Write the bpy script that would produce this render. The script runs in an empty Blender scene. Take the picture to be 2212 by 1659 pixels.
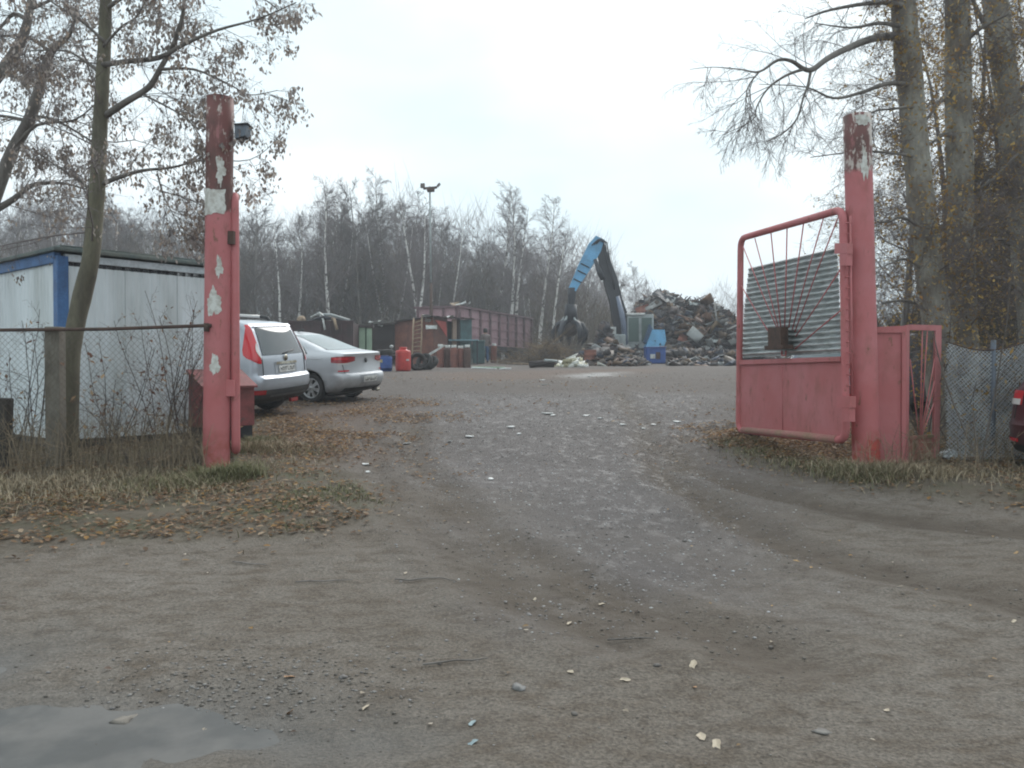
import bpy, bmesh, math, random
import numpy as np
from mathutils import Vector, Matrix, Euler

# ------------------------------------------------------------------ camera, sky, sun, exposure
SC = bpy.context.scene
COL = SC.collection
R = math.radians
EYE = 1.35
F = 1800.0            # focal length in pixels of a 2212 x 1659 picture
PITCH = math.atan(29.5 / F)
cam_d = bpy.data.cameras.new('camera')
cam = bpy.data.objects.new('camera', cam_d)
COL.objects.link(cam)
cam.location = (0, 0, EYE)
cam.rotation_euler = (R(90) - PITCH, 0, 0)
cam_d.sensor_width = 36.0
cam_d.lens = 36.0 * F / 2212.0
cam_d.clip_start = 0.05
cam_d.clip_end = 3000
SC.camera = cam

SUN_EL, SUN_AZ = 42.0, 25.0
world = bpy.data.worlds.new('World')
SC.world = world
world.use_nodes = True
wn, wl = world.node_tree.nodes, world.node_tree.links
wn.clear()
w_out = wn.new('ShaderNodeOutputWorld')
w_bg = wn.new('ShaderNodeBackground')
w_bg.inputs['Strength'].default_value = 0.1
sky = wn.new('ShaderNodeTexSky')
sky.sky_type = 'NISHITA'
sky.sun_disc = False
sky.sun_elevation = R(SUN_EL)
sky.sun_rotation = R(SUN_AZ)
sky.dust_density = 4.0
w_tc = wn.new('ShaderNodeTexCoord')
w_map = wn.new('ShaderNodeMapping')
w_map.inputs['Scale'].default_value = (1.0, 1.0, 2.6)
w_map.inputs['Location'].default_value = (0.35, 0.2, 0.15)
w_n = wn.new('ShaderNodeTexNoise')
w_n.inputs['Scale'].default_value = 2.3
w_n.inputs['Detail'].default_value = 4
w_n.inputs['Roughness'].default_value = 0.5
w_r = wn.new('ShaderNodeValToRGB')
e = w_r.color_ramp.elements
e[0].position, e[0].color = 0.36, (4.85, 5.8, 6.2, 1)
e[1].position, e[1].color = 0.62, (6.25, 6.9, 7.15, 1)
w_mix = wn.new('ShaderNodeMix')
w_mix.data_type = 'RGBA'
w_mix.inputs['Factor'].default_value = 0.985
wl.new(w_tc.outputs['Generated'], w_map.inputs['Vector'])
wl.new(w_map.outputs['Vector'], w_n.inputs['Vector'])
wl.new(w_n.outputs['Fac'], w_r.inputs['Fac'])
wl.new(sky.outputs['Color'], w_mix.inputs[6])
wl.new(w_r.outputs['Color'], w_mix.inputs[7])
wl.new(w_mix.outputs[2], w_bg.inputs['Color'])
wl.new(w_bg.outputs['Background'], w_out.inputs['Surface'])

sun_d = bpy.data.lights.new('sun', 'SUN')
sun_d.energy = 1.5
sun_d.angle = R(40)
sun_d.color = (1.0, 0.97, 0.93)
sun = bpy.data.objects.new('sun', sun_d)
COL.objects.link(sun)
sun.rotation_euler = (R(90 - SUN_EL), 0, R(180 - SUN_AZ))   # light comes from above, ahead of the camera

SC.view_settings.view_transform = 'Standard'
SC.view_settings.look = 'None'
SC.view_settings.gamma = 1
SC.view_settings.exposure = 0.88
SC.view_settings.use_curve_mapping = False
SC.render.engine = 'CYCLES'
SC.cycles.filter_width = 2.0
SC.cycles.max_bounces = 6
SC.cycles.diffuse_bounces = 3
SC.cycles.glossy_bounces = 3
SC.cycles.transparent_max_bounces = 8
SC.cycles.volume_bounces = 0

# ------------------------------------------------------------------ numbers
RN = random.Random(11)
NR = np.random.default_rng(7)
_T = NR.random((256, 256))

def vnoise(x, y, s=1.0, o=0.0):
    x = np.asarray(x, float) / s + o; y = np.asarray(y, float) / s + o * 1.7
    xi = np.floor(x).astype(int); yi = np.floor(y).astype(int)
    fx = x - xi; fy = y - yi
    fx = fx * fx * (3 - 2 * fx); fy = fy * fy * (3 - 2 * fy)
    a = _T[xi & 255, yi & 255]; b = _T[(xi + 1) & 255, yi & 255]
    c = _T[xi & 255, (yi + 1) & 255]; d = _T[(xi + 1) & 255, (yi + 1) & 255]
    return (a * (1 - fx) + b * fx) * (1 - fy) + (c * (1 - fx) + d * fx) * fy - 0.5

_ky = np.array([-60, 3.0, 6.0, 9.5, 13, 17.3, 24, 31.6, 38, 45, 50, 55, 65, 80, 120, 900.])
_kz = np.array([-.02, 0, .04, .19, .42, .70, 1.03, 1.35, 1.52, 1.78, 1.92, 2.02, 2.2, 2.45, 2.6, 2.6])
_yy = np.linspace(-60, 300, 3601)
_zz = np.interp(_yy, _ky, _kz)
_k = np.ones(15) / 15
_zz = np.convolve(np.pad(_zz, 7, 'edge'), _k, 'valid')

def z0(y):
    return np.interp(y, _yy, _zz)

# picture point (2212 x 1659) to a point of the place
def ray(px, py):
    a = (px - 1106.0) / F; b = -(py - 829.5) / F
    cp, sp = math.cos(PITCH), math.sin(PITCH)
    return Vector((a, cp + b * sp, -sp + b * cp))

def P(px, py, d):
    r = ray(px, py)
    return Vector((0, 0, EYE)) + r * (d / r.y)

def GP(px, py):
    r = ray(px, py); lo = 1.0
    f = lambda d: EYE + r.z / r.y * d - float(z0(d))
    d = 1.0
    while f(d) > 0 and d < 200: d += 0.25
    a, b = d - 0.25, d
    for _ in range(20):
        m = (a + b) / 2
        if f(m) > 0: a = m
        else: b = m
    return (r.x / r.y * b, b)

def poly(pts):
    return np.array([GP(*p) for p in pts])

def inside(pl, x, y):
    x = np.asarray(x, float); y = np.asarray(y, float)
    r = np.zeros(x.shape, bool); n = len(pl)
    for i in range(n):
        x1, y1 = pl[i]; x2, y2 = pl[(i + 1) % n]
        c = ((y1 > y) != (y2 > y)) & (x < (x2 - x1) * (y - y1) / (y2 - y1 + 1e-12) + x1)
        r ^= c
    return r

def dline(pl, x, y, closed=False):
    x = np.asarray(x, float); y = np.asarray(y, float)
    d = np.full(x.shape, 1e9); n = len(pl)
    for i in range(n if closed else n - 1):
        x1, y1 = pl[i]; x2, y2 = pl[(i + 1) % n]
        dx, dy = x2 - x1, y2 - y1
        t = np.clip(((x - x1) * dx + (y - y1) * dy) / (dx * dx + dy * dy + 1e-9), 0, 1)
        d = np.minimum(d, np.hypot(x - x1 - t * dx, y - y1 - t * dy))
    return d

def soft(pl, x, y, w, wob=0.0):
    s = dline(pl, x, y, True) * np.where(inside(pl, x, y), 1, -1)
    if wob: s = s + wob * (vnoise(x, y, .9, 3) + .6 * vnoise(x, y, .35, 9) + .35 * vnoise(x, y, .13, 5)) * 2
    t = np.clip(s / w * .5 + .5, 0, 1)
    return t * t * (3 - 2 * t)

LEFT_VERGE = poly([(-900, 1205), (0, 1188), (300, 1180), (600, 1170), (760, 1135), (835, 1100), (790, 1050), (690, 1010),
                   (760, 955), (740, 925), (640, 905), (530, 885), (300, 860), (-900, 850)])
RIGHT_VERGE = poly([(1545, 962), (1590, 940), (1700, 925), (1840, 915), (2400, 900), (3200, 900), (3200, 1120), (2400, 1100), (2200, 1095),
                    (2000, 1080), (1850, 1060), (1720, 1030), (1600, 990)])
LITTER = poly([(520, 885), (880, 868), (860, 890), (800, 930), (760, 985), (690, 1000), (560, 940)])
LITTER_R = poly([(1560, 935), (1700, 915), (1850, 935), (1850, 1010), (1700, 985), (1560, 950)])
STRIP = poly([(900, 806), (1400, 796), (1420, 802), (1250, 816), (950, 822)])
GRAVEL = poly([(950, 850), (1560, 850), (1560, 1000), (1650, 1130), (1560, 1300), (1400, 1330), (1200, 1270), (1020, 1130), (850, 1000)])
TRACKS = [poly(t) for t in (
    [(830, 960), (815, 1010), (860, 1080), (960, 1170), (1100, 1270), (1340, 1392)],
    [(900, 900), (880, 980), (960, 1090), (1150, 1220), (1420, 1340), (1700, 1420)],
    [(1560, 925), (1450, 960), (1480, 1010), (1620, 1062), (1850, 1110), (2300, 1160)],
    [(1330, 845), (1380, 900), (1400, 960), (1440, 1040), (1700, 1180), (2300, 1330)],
    [(-100, 1135), (250, 1112), (450, 1090), (600, 1062), (740, 1035)])]
PUDDLES = [poly(p) for p in (
    [(310, 1545), (380, 1500), (470, 1512), (560, 1540), (650, 1562), (860, 1606), (700, 1632), (560, 1600), (480, 1590), (400, 1600)],
    [(-300, 1400), (30, 1395), (60, 1425), (0, 1460), (-300, 1480)],
    [(-300, 1500), (60, 1488), (230, 1492), (330, 1520), (260, 1590), (330, 1640), (250, 1700), (-300, 1750)])]
YARD_PUDDLE = poly([(1215, 812), (1280, 806), (1345, 803), (1330, 811), (1260, 818)])

def hz(x, y):
    """height of the ground"""
    x = np.asarray(x, float); y = np.asarray(y, float)
    z = z0(y)
    lv = soft(LEFT_VERGE, x, y, .5, .1); rv = soft(RIGHT_VERGE, x, y, .5, .1)
    z = z + .05 * lv + .07 * rv
    z = z + .035 * vnoise(x, y, 1.7) + .02 * vnoise(x, y, .6, 5) + .010 * vnoise(x, y, .22, 9) + .006 * vnoise(x, y, .09, 2)
    z = z + np.clip((y - 10) / 20, 0, 1) * .06 * vnoise(x, y, 3.1, 4)
    for i, t in enumerate(TRACKS):
        d = dline(t, x, y) + .12 * vnoise(x, y, .8, i)
        dr = (.045 if i < 4 else .02) * (.6 + 1.2 * (vnoise(x, y, .9, i + 2) + .5) * .6)
        z = z - dr * np.exp(-(d / .17) ** 2) + .5 * dr * np.exp(-((d - .36) / .12) ** 2)
        if i < 4:   # tread marks pressed into the track
            lug = np.sin((x * .8 + y * .6) * 2 * math.pi / .11 + 6 * d) * np.clip(vnoise(x, y, .7, i + 6) * 3 + .4, 0, 1)
            z = z + .006 * lug * np.exp(-(d / .15) ** 4)
    for p in PUDDLES:
        m = soft(p, x, y, .40, .16)
        z = z * (1 - m) + m * (z * .6 - .043)
    return z

def hz1(x, y): return float(hz(np.array([x]), np.array([y]))[0])
def G(px, d, dz=0.0):
    x = (px - 1106.0) / F * d
    return Vector((x, d, hz1(x, d) + dz))

# ------------------------------------------------------------------ materials
MATS = {}
def nt(name):
    m = bpy.data.materials.new(name); m.use_nodes = True
    n, l = m.node_tree.nodes, m.node_tree.links
    b = n['Principled BSDF']
    MATS[name] = m
    return m, n, l, b

def mixc(n, l, fac, a, b, blend='MIX'):
    mx = n.new('ShaderNodeMix'); mx.data_type = 'RGBA'; mx.blend_type = blend
    for idx, v in ((0, fac), (6, a), (7, b)):
        if hasattr(v, 'links') or isinstance(v, bpy.types.NodeSocket): l.new(v, mx.inputs[idx])
        elif idx == 0: mx.inputs[0].default_value = v
        else: mx.inputs[idx].default_value = (*v, 1)
    return mx.outputs[2]

def noise(n, l, scale, detail=4, rough=.55, vec=None, stretch=None, loc=None):
    t = n.new('ShaderNodeTexNoise')
    t.inputs['Scale'].default_value = scale; t.inputs['Detail'].default_value = detail
    t.inputs['Roughness'].default_value = rough
    if vec is None: vec = n.new('ShaderNodeTexCoord').outputs['Object']
    if stretch or loc:
        mp = n.new('ShaderNodeMapping')
        if stretch: mp.inputs['Scale'].default_value = stretch
        if loc: mp.inputs['Location'].default_value = loc
        l.new(vec, mp.inputs['Vector']); vec = mp.outputs['Vector']
    l.new(vec, t.inputs['Vector'])
    return t.outputs['Fac']

def ramp(n, l, fac, p0, p1, c0=(0, 0, 0), c1=(1, 1, 1)):
    r = n.new('ShaderNodeValToRGB'); e = r.color_ramp.elements
    e[0].position, e[0].color = p0, (*c0, 1); e[1].position, e[1].color = p1, (*c1, 1)
    l.new(fac, r.inputs['Fac'])
    return r.outputs['Color']

def bump(n, l, b, h, strength=.3, dist=.02):
    bp = n.new('ShaderNodeBump'); bp.inputs['Strength'].default_value = strength; bp.inputs['Distance'].default_value = dist
    l.new(h, bp.inputs['Height']); l.new(bp.outputs['Normal'], b.inputs['Normal'])

def mat(name, col, rough=.7, metal=0.0, col2=None, sc=3.0, lo=.42, hi=.62, stretch=None, bmp=.0, bsc=None, fine=.15, coat=0.0, spec=.5):
    if name in MATS: return MATS[name]
    m, n, l, b = nt(name)
    b.inputs['Roughness'].default_value = rough; b.inputs['Metallic'].default_value = metal
    b.inputs['Coat Weight'].default_value = coat; b.inputs['Specular IOR Level'].default_value = spec
    c2 = col2 if col2 is not None else tuple(v * .72 for v in col)
    f = ramp(n, l, noise(n, l, sc, 6, .62, stretch=stretch), lo, hi)
    c = mixc(n, l, f, col, c2)
    if fine:
        g = noise(n, l, sc * 9, 3, .6, stretch=stretch)
        c = mixc(n, l, fine, c, ramp(n, l, g, .3, .7), 'OVERLAY')
    l.new(c, b.inputs['Base Color'])
    if bmp: bump(n, l, b, noise(n, l, bsc or sc * 6, 5, .6, stretch=stretch), bmp, .01)
    return m

def attr_mat(name, rough=.8, spec=.3, trans=0.0):
    m, n, l, b = nt(name)
    a = n.new('ShaderNodeAttribute'); a.attribute_name = 'col'
    l.new(a.outputs['Color'], b.inputs['Base Color'])
    b.inputs['Roughness'].default_value = rough; b.inputs['Specular IOR Level'].default_value = spec
    if trans:
        t = n.new('ShaderNodeBsdfTranslucent'); l.new(a.outputs['Color'], t.inputs['Color'])
        mx = n.new('ShaderNodeMixShader'); mx.inputs[0].default_value = trans
        l.new(b.outputs[0], mx.inputs[1]); l.new(t.outputs[0], mx.inputs[2]); l.new(mx.outputs[0], n['Material Output'].inputs['Surface'])
    return m

def glass_mat(name, col, rough=.04):
    m, n, l, b = nt(name)
    b.inputs['Base Color'].default_value = (*col, 1); b.inputs['Roughness'].default_value = rough
    b.inputs['Specular IOR Level'].default_value = .8; b.inputs['Coat Weight'].default_value = .6
    return m

# ------------------------------------------------------------------ mesh helpers
def np_mesh(name, V, Q, mats, cols=None, smooth=False, parent=None, matidx=None):
    """fast mesh from arrays: V (n,3), Q (m,k)"""
    V = np.asarray(V, np.float32); Q = np.asarray(Q, np.int32)
    me = bpy.data.meshes.new(name)
    me.vertices.add(len(V)); me.vertices.foreach_set('co', V.ravel())
    k = Q.shape[1]
    me.loops.add(Q.size); me.loops.foreach_set('vertex_index', Q.ravel())
    me.polygons.add(len(Q)); me.polygons.foreach_set('loop_start', np.arange(0, Q.size, k, dtype=np.int32))
    if smooth: me.polygons.foreach_set('use_smooth', np.ones(len(Q), bool))
    if matidx is not None: me.polygons.foreach_set('material_index', np.asarray(matidx, np.int32))
    if not isinstance(mats, (list, tuple)): mats = [mats]
    for m in mats: me.materials.append(m)
    if cols is not None:
        c = np.ones((len(V), 4), np.float32); c[:, :3] = cols
        a = me.attributes.new('col', 'FLOAT_COLOR', 'POINT'); a.data.foreach_set('color', c.ravel())
    me.update(calc_edges=True)
    return link(name, me, parent)

def link(name, me, parent=None):
    o = bpy.data.objects.new(name, me); COL.objects.link(o)
    if parent is not None: o.parent = parent
    return o

def tag(o, label=None, cat=None, group=None, kind=None):
    if label: o['label'] = label
    if cat: o['category'] = cat
    if group: o['group'] = group
    if kind: o['kind'] = kind
    return o

def thing(name, label, cat, loc=(0, 0, 0), rot=(0, 0, 0), group=None):
    o = bpy.data.objects.new(name, None); COL.objects.link(o)
    o.empty_display_size = .2
    o.matrix_basis = Matrix.Translation(Vector(loc)) @ Euler(rot).to_matrix().to_4x4()
    return tag(o, label, cat, group)

def copy_thing(root, M, label=None, group=None):
    r = root.copy(); COL.objects.link(r); r.matrix_basis = M
    if label: r['label'] = label
    if group: r['group'] = group
    for ch in root.children:
        c = ch.copy(); COL.objects.link(c); c.parent = r
        for g in ch.children:
            d = g.copy(); COL.objects.link(d); d.parent = c
    return r

def segs_mesh(S, n=3):
    """S (m,8): p0,p1,r0,r1 -> verts, quads of n-sided tapered prisms"""
    if isinstance(S, list): S = np.concatenate([np.atleast_2d(np.asarray(a, float)) for a in S])
    S = np.asarray(S, float); m = len(S)
    p0, p1, r0, r1 = S[:, :3], S[:, 3:6], S[:, 6], S[:, 7]
    d = p1 - p0; d /= np.linalg.norm(d, axis=1)[:, None] + 1e-9
    ref = np.where(np.abs(d[:, 2:3]) > .9, np.array([[1., 0, 0]]), np.array([[0, 0, 1.]]))
    u = np.cross(d, ref); u /= np.linalg.norm(u, axis=1)[:, None] + 1e-9
    v = np.cross(d, u)
    V = np.zeros((m, 2 * n, 3))
    for k in range(n):
        a = 2 * math.pi * k / n
        w = u * math.cos(a) + v * math.sin(a)
        V[:, k] = p0 + w * r0[:, None]; V[:, n + k] = p1 + w * r1[:, None]
    q = np.array([[k, (k + 1) % n, n + (k + 1) % n, n + k] for k in range(n)])
    Q = (np.arange(m)[:, None, None] * 2 * n + q[None]).reshape(-1, 4)
    return V.reshape(-1, 3), Q

def segs_obj(name, S, m, parent=None, n=3, cols=None):
    V, Q = segs_mesh(S, n)
    c = None
    if cols is not None: c = np.repeat(np.asarray(cols), 2 * n, axis=0)
    return np_mesh(name, V, Q, m, c, smooth=True, parent=parent)

class MB:
    def __init__(s): s.v, s.f, s.m, s.sm = [], [], [], []
    def add(s, V, Fs, mi=0, sm=False):
        o = len(s.v); s.v += [tuple(p) for p in V]
        for f in Fs: s.f.append(tuple(i + o for i in f)); s.m.append(mi); s.sm.append(sm)
        return s
    def box(s, c, size, rot=None, mi=0, bev=0.0):
        x, y, z = (k / 2 for k in size); c = Vector(c)
        if bev <= 0:
            V = [Vector((a, b, d)) for d in (-z, z) for b in (-y, y) for a in (-x, x)]
            Fs = [(0, 2, 3, 1), (4, 5, 7, 6), (0, 1, 5, 4), (2, 6, 7, 3), (0, 4, 6, 2), (1, 3, 7, 5)]
        else:
            bm = bmesh.new(); bmesh.ops.create_cube(bm, size=1)
            for v in bm.verts: v.co = Vector((v.co.x * 2 * x, v.co.y * 2 * y, v.co.z * 2 * z))
            bmesh.ops.bevel(bm, geom=bm.edges[:], offset=min(bev, x * .9, y * .9, z * .9), segments=2, affect='EDGES', profile=.5)
            bm.verts.index_update()
            V = [v.co.copy() for v in bm.verts]; Fs = [[v.index for v in f.verts] for f in bm.faces]; bm.free()
        if rot is not None:
            M = Euler(rot).to_matrix() if not isinstance(rot, Matrix) else rot
            V = [M @ v for v in V]
        return s.add([v + c for v in V], Fs, mi)
    def tube(s, pts, r, n=8, mi=0, caps=True, sm=True):
        pts = [Vector(p) for p in pts]
        rs = r if isinstance(r, (list, tuple)) else [r] * len(pts)
        V, Fs = [], []; u = None
        for i, p in enumerate(pts):
            d = (pts[min(i + 1, len(pts) - 1)] - pts[max(i - 1, 0)]).normalized()
            if u is None:
                u = d.cross(Vector((0, 0, 1)) if abs(d.z) < .9 else Vector((1, 0, 0))).normalized()
            else:
                u = (u - d * u.dot(d)).normalized()
            w = d.cross(u)
            for k in range(n):
                a = 2 * math.pi * k / n
                V.append(p + (u * math.cos(a) + w * math.sin(a)) * rs[i])
        for i in range(len(pts) - 1):
            for k in range(n):
                Fs.append((i * n + k, i * n + (k + 1) % n, (i + 1) * n + (k + 1) % n, (i + 1) * n + k))
        s.add(V, Fs, mi, sm)
        if caps:
            o = len(s.v) - len(V)
            s.f += [tuple(o + k for k in range(n - 1, -1, -1)), tuple(o + (len(pts) - 1) * n + k for k in range(n))]
            s.m += [mi, mi]; s.sm += [False, False]
        return s
    def lathe(s, prof, n=24, M=None, mi=0, sm=True, closed=False):
        """prof: (radius, height) pairs about z"""
        V, Fs = [], []
        for rr, h in prof:
            for k in range(n):
                a = 2 * math.pi * k / n
                p = Vector((rr * math.cos(a), rr * math.sin(a), h)); V.append(M @ p if M else p)
        L = len(prof)
        for i in range(L if closed else L - 1):
            j = (i + 1) % L
            for k in range(n):
                Fs.append((i * n + k, i * n + (k + 1) % n, j * n + (k + 1) % n, j * n + k))
        return s.add(V, Fs, mi, sm)
    def quad(s, a, b, c, d, mi=0): return s.add([a, b, c, d], [(0, 1, 2, 3)], mi)
    def slab(s, pts, t, mi=0):
        """planar polygon pts given a thickness vector t"""
        n = len(pts); t = Vector(t)
        V = [Vector(p) for p in pts] + [Vector(p) + t for p in pts]
        Fs = [tuple(range(n - 1, -1, -1)), tuple(range(n, 2 * n))] + [(i, (i + 1) % n, n + (i + 1) % n, n + i) for i in range(n)]
        return s.add(V, Fs, mi)
    def grid(s, rows, mi=0, sm=True):
        h, w = len(rows), len(rows[0])
        return s.add([p for r in rows for p in r], [(i * w + j, i * w + j + 1, (i + 1) * w + j + 1, (i + 1) * w + j)
                     for i in range(h - 1) for j in range(w - 1)], mi, sm)
    def build(s, name, mats, parent=None, world=False, label=None):
        me = bpy.data.meshes.new(name); me.from_pydata(s.v, [], s.f)
        if not isinstance(mats, (list, tuple)): mats = [mats]
        for m in mats: me.materials.append(m)
        me.polygons.foreach_set('material_index', s.m); me.polygons.foreach_set('use_smooth', s.sm)
        if world and parent is not None:
            M = parent.matrix_basis.copy(); p = parent.parent
            while p is not None: M = p.matrix_basis @ M; p = p.parent
            me.transform(M.inverted())
        bm = bmesh.new(); bm.from_mesh(me); bmesh.ops.recalc_face_normals(bm, faces=bm.faces[:]); bm.to_mesh(me); bm.free()
        me.update()
        o = link(name, me, parent)
        if label: o['label'] = label
        return o
# ------------------------------------------------------------------ ground
def axis(lo, hi, a, b, step, grow):
    c = list(np.arange(a, b + 1e-6, step)); s = step
    while c[-1] < hi: s *= grow; c.append(c[-1] + s)
    s = step
    while c[0] > lo: s *= grow; c.insert(0, c[0] - s)
    return np.array(c)

def make_ground():
    xs = axis(-180, 180, -5.5, 6.0, .034, 1.07); ys = axis(-60, 300, 2.3, 10.5, .034, 1.03)
    X, Y = np.meshgrid(xs, ys); x, y = X.ravel(), Y.ravel()
    z = hz(x, y)
    V = np.stack([x, y, z], 1); w, h = len(xs), len(ys)
    i = np.arange(h - 1)[:, None] * w + np.arange(w - 1)[None]
    Q = np.stack([i, i + 1, i + 1 + w, i + w], -1).reshape(-1, 4)
    verge = np.maximum(soft(LEFT_VERGE, x, y, .35, .16), soft(RIGHT_VERGE, x, y, .35, .16))
    far = np.clip((y - 62) / 6, 0, 1); side = np.clip((np.abs(x + 2) - 26) / 6, 0, 1) * (y > 12)
    verge = np.maximum(verge, np.maximum(far, side))
    lit = np.maximum(soft(LITTER, x, y, .8, .3), soft(LITTER_R, x, y, .5, .2))
    lit = np.maximum(lit, soft(STRIP, x, y, 1.2, .5))
    grav = soft(GRAVEL, x, y, 1.2, .35)
    yard = np.clip((y - 8) / 7, 0, 1)
    dark = np.zeros_like(x)
    for k, t in enumerate(TRACKS):
        d = dline(t, x, y) + .12 * vnoise(x, y, .8, k)
        dark = np.maximum(dark, np.exp(-(d / .27) ** 2) * np.clip(.85 + 1.3 * vnoise(x, y, .5, k + 3), 0, 1))
    wet = np.zeros_like(x)
    for p in PUDDLES: wet = np.maximum(wet, soft(p, x, y, .5, .15))
    wet = np.maximum(wet, soft(YARD_PUDDLE, x, y, .7, .3))
    m, n, l, b = nt('ground_mud')
    def A(nm): 
        a = n.new('ShaderNodeAttribute'); a.attribute_name = nm; return a.outputs['Fac']
    tc = n.new('ShaderNodeTexCoord').outputs['Object']
    big = ramp(n, l, noise(n, l, .7, 5, .6, tc), .35, .68)
    c = mixc(n, l, big, (.122, .102, .083), (.158, .139, .120))
    mid = ramp(n, l, noise(n, l, 4.5, 6, .65, tc, stretch=(1, 1.6, 1)), .45, .66)
    c = mixc(n, l, mid, c, (.094, .074, .056))
    c = mixc(n, l, ramp(n, l, noise(n, l, 13, 6, .7, tc, stretch=(1, 1.3, 1), loc=(4, 1, 0)), .56, .64, (0, 0, 0), (.7, .7, .7)), c, (.075, .060, .046))
    fine = noise(n, l, 60, 4, .7, tc)
    c = mixc(n, l, .48, c, ramp(n, l, fine, .32, .70), 'OVERLAY')
    c = mixc(n, l, .14, c, ramp(n, l, noise(n, l, 190, 3, .6, tc), .35, .66), 'OVERLAY')
    ym = n.new('ShaderNodeMath'); ym.operation = 'MULTIPLY'; ym.inputs[1].default_value = .85; l.new(A('yard'), ym.inputs[0])
    c = mixc(n, l, ym.outputs[0], c, mixc(n, l, mid, (.090, .075, .068), (.066, .053, .045)))
    # gravel: pale chips over grey mud
    vo = n.new('ShaderNodeTexVoronoi'); vo.inputs['Scale'].default_value = 26; vo.inputs['Randomness'].default_value = 1
    l.new(tc, vo.inputs['Vector'])
    chip = ramp(n, l, vo.outputs['Distance'], .12, .30, (1, 1, 1), (0, 0, 0))
    chipm = n.new('ShaderNodeMath'); chipm.operation = 'MULTIPLY'
    sepc = n.new('ShaderNodeSeparateColor'); l.new(vo.outputs['Color'], sepc.inputs[0])
    l.new(ramp(n, l, sepc.outputs[0], .66, .74), chipm.inputs[0]); l.new(chip, chipm.inputs[1])
    gm = n.new('ShaderNodeMath'); gm.operation = 'MULTIPLY'
    l.new(chipm.outputs[0], gm.inputs[0]); l.new(A('gravel'), gm.inputs[1])
    gc = mixc(n, l, sepc.outputs[1], (.19, .19, .20), (.34, .33, .33))
    g0 = mixc(n, l, A('gravel'), c, mixc(n, l, big, (.088, .077, .073), (.115, .102, .098)))
    c = mixc(n, l, gm.outputs[0], g0, gc)
    c = mixc(n, l, A('dark'), c, mixc(n, l, mid, (.088, .070, .054), (.068, .052, .040)))
    vsoil = mixc(n, l, mid, (.098, .080, .058), (.060, .048, .034))
    vsoil = mixc(n, l, ramp(n, l, noise(n, l, 2.2, 5, .6, tc), .46, .64), vsoil, (.080, .076, .045))
    c = mixc(n, l, A('verge'), c, vsoil)
    lc = mixc(n, l, ramp(n, l, noise(n, l, 22, 4, .7, tc), .42, .6), (.135, .090, .066), (.085, .062, .050))
    lf = n.new('ShaderNodeMath'); lf.operation = 'MULTIPLY'; lf.inputs[1].default_value = .75
    l.new(A('litter'), lf.inputs[0])
    c = mixc(n, l, lf.outputs[0], c, lc)
    c = mixc(n, l, A('wet'), c, (.10, .098, .094))
    l.new(c, b.inputs['Base Color'])
    rr = n.new('ShaderNodeMapRange'); rr.inputs[3].default_value = .88; rr.inputs[4].default_value = .45; b.inputs['Specular IOR Level'].default_value = .28
    wsum = n.new('ShaderNodeMath'); wsum.operation = 'ADD'; wsum.use_clamp = True
    gw = n.new('ShaderNodeMath'); gw.operation = 'MULTIPLY'
    l.new(A('gravel'), gw.inputs[0]); l.new(ramp(n, l, noise(n, l, 7, 6, .7, tc, stretch=(1, .6, 1)), .52, .62, (0, 0, 0), (.8, .8, .8)), gw.inputs[1])
    l.new(gw.outputs[0], wsum.inputs[0]); l.new(A('wet'), wsum.inputs[1])
    l.new(wsum.outputs[0], rr.inputs[0]); l.new(rr.outputs[0], b.inputs['Roughness'])
    hb = n.new('ShaderNodeMath'); hb.operation = 'ADD'
    l.new(fine, hb.inputs[0]); l.new(noise(n, l, 17, 5, .6, tc), hb.inputs[1])
    bump(n, l, b, hb.outputs[0], .8, .016)
    o = np_mesh('ground', V, Q, m, smooth=True)
    for nm, a in (('verge', verge), ('litter', lit), ('gravel', grav), ('dark', dark), ('wet', wet), ('yard', yard)):
        at = o.data.attributes.new(nm, 'FLOAT', 'POINT'); at.data.foreach_set('value', a.astype(np.float32))
    tag(o, kind='structure')

    wm, n, l, b = nt('puddle_water')
    b.inputs['Base Color'].default_value = (.12, .122, .12, 1)
    l.new(mixc(n, l, ramp(n, l, noise(n, l, 2.5, 5, .6), .42, .6), (.062, .062, .060), (.105, .10, .094)), b.inputs['Base Color'])
    l.new(ramp(n, l, noise(n, l, 3.5, 4, .6), .35, .65, (.45, .45, .45), (.75, .75, .75)), b.inputs['Roughness'])
    b.inputs['Specular IOR Level'].default_value = .5
    bump(n, l, b, noise(n, l, 30, 2), .03, .004)
    q = poly([(-400, 1370), (200, 1385), (860, 1560), (860, 1650), (500, 1680), (-400, 1800)])
    mb = MB(); mb.add([(a, d, -.030) for a, d in q], [tuple(range(len(q)))])
    tag(mb.build('puddle', wm), kind='structure')

make_ground()

# ------------------------------------------------------------------ scatter: leaves, pebbles, grass
A_LEAF = attr_mat('dry_leaf', .7, .25, .45)
A_STONE = attr_mat('stone_chip', .65, .4)
A_GRASS = attr_mat('grass_blade', .75, .2)

def scatter_in(pl, n, rng):
    lo, hi = pl.min(0), pl.max(0)
    lo[0] = max(lo[0], -16); hi[0] = min(hi[0], 14)
    p = rng.random((n * 3, 2)) * (hi - lo) + lo
    p = p[inside(pl, p[:, 0], p[:, 1])]
    return p[:n]

def soft_scatter(pl, n, rng, w=1.0, wob=.4):
    lo, hi = pl.min(0) - w, pl.max(0) + w
    lo[0] = max(lo[0], -16); hi[0] = min(hi[0], 14)
    p = rng.random((n * 4, 2)) * (hi - lo) + lo
    p = p[soft(pl, p[:, 0], p[:, 1], w, wob) > rng.random(len(p))]
    return p[:n]

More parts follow.
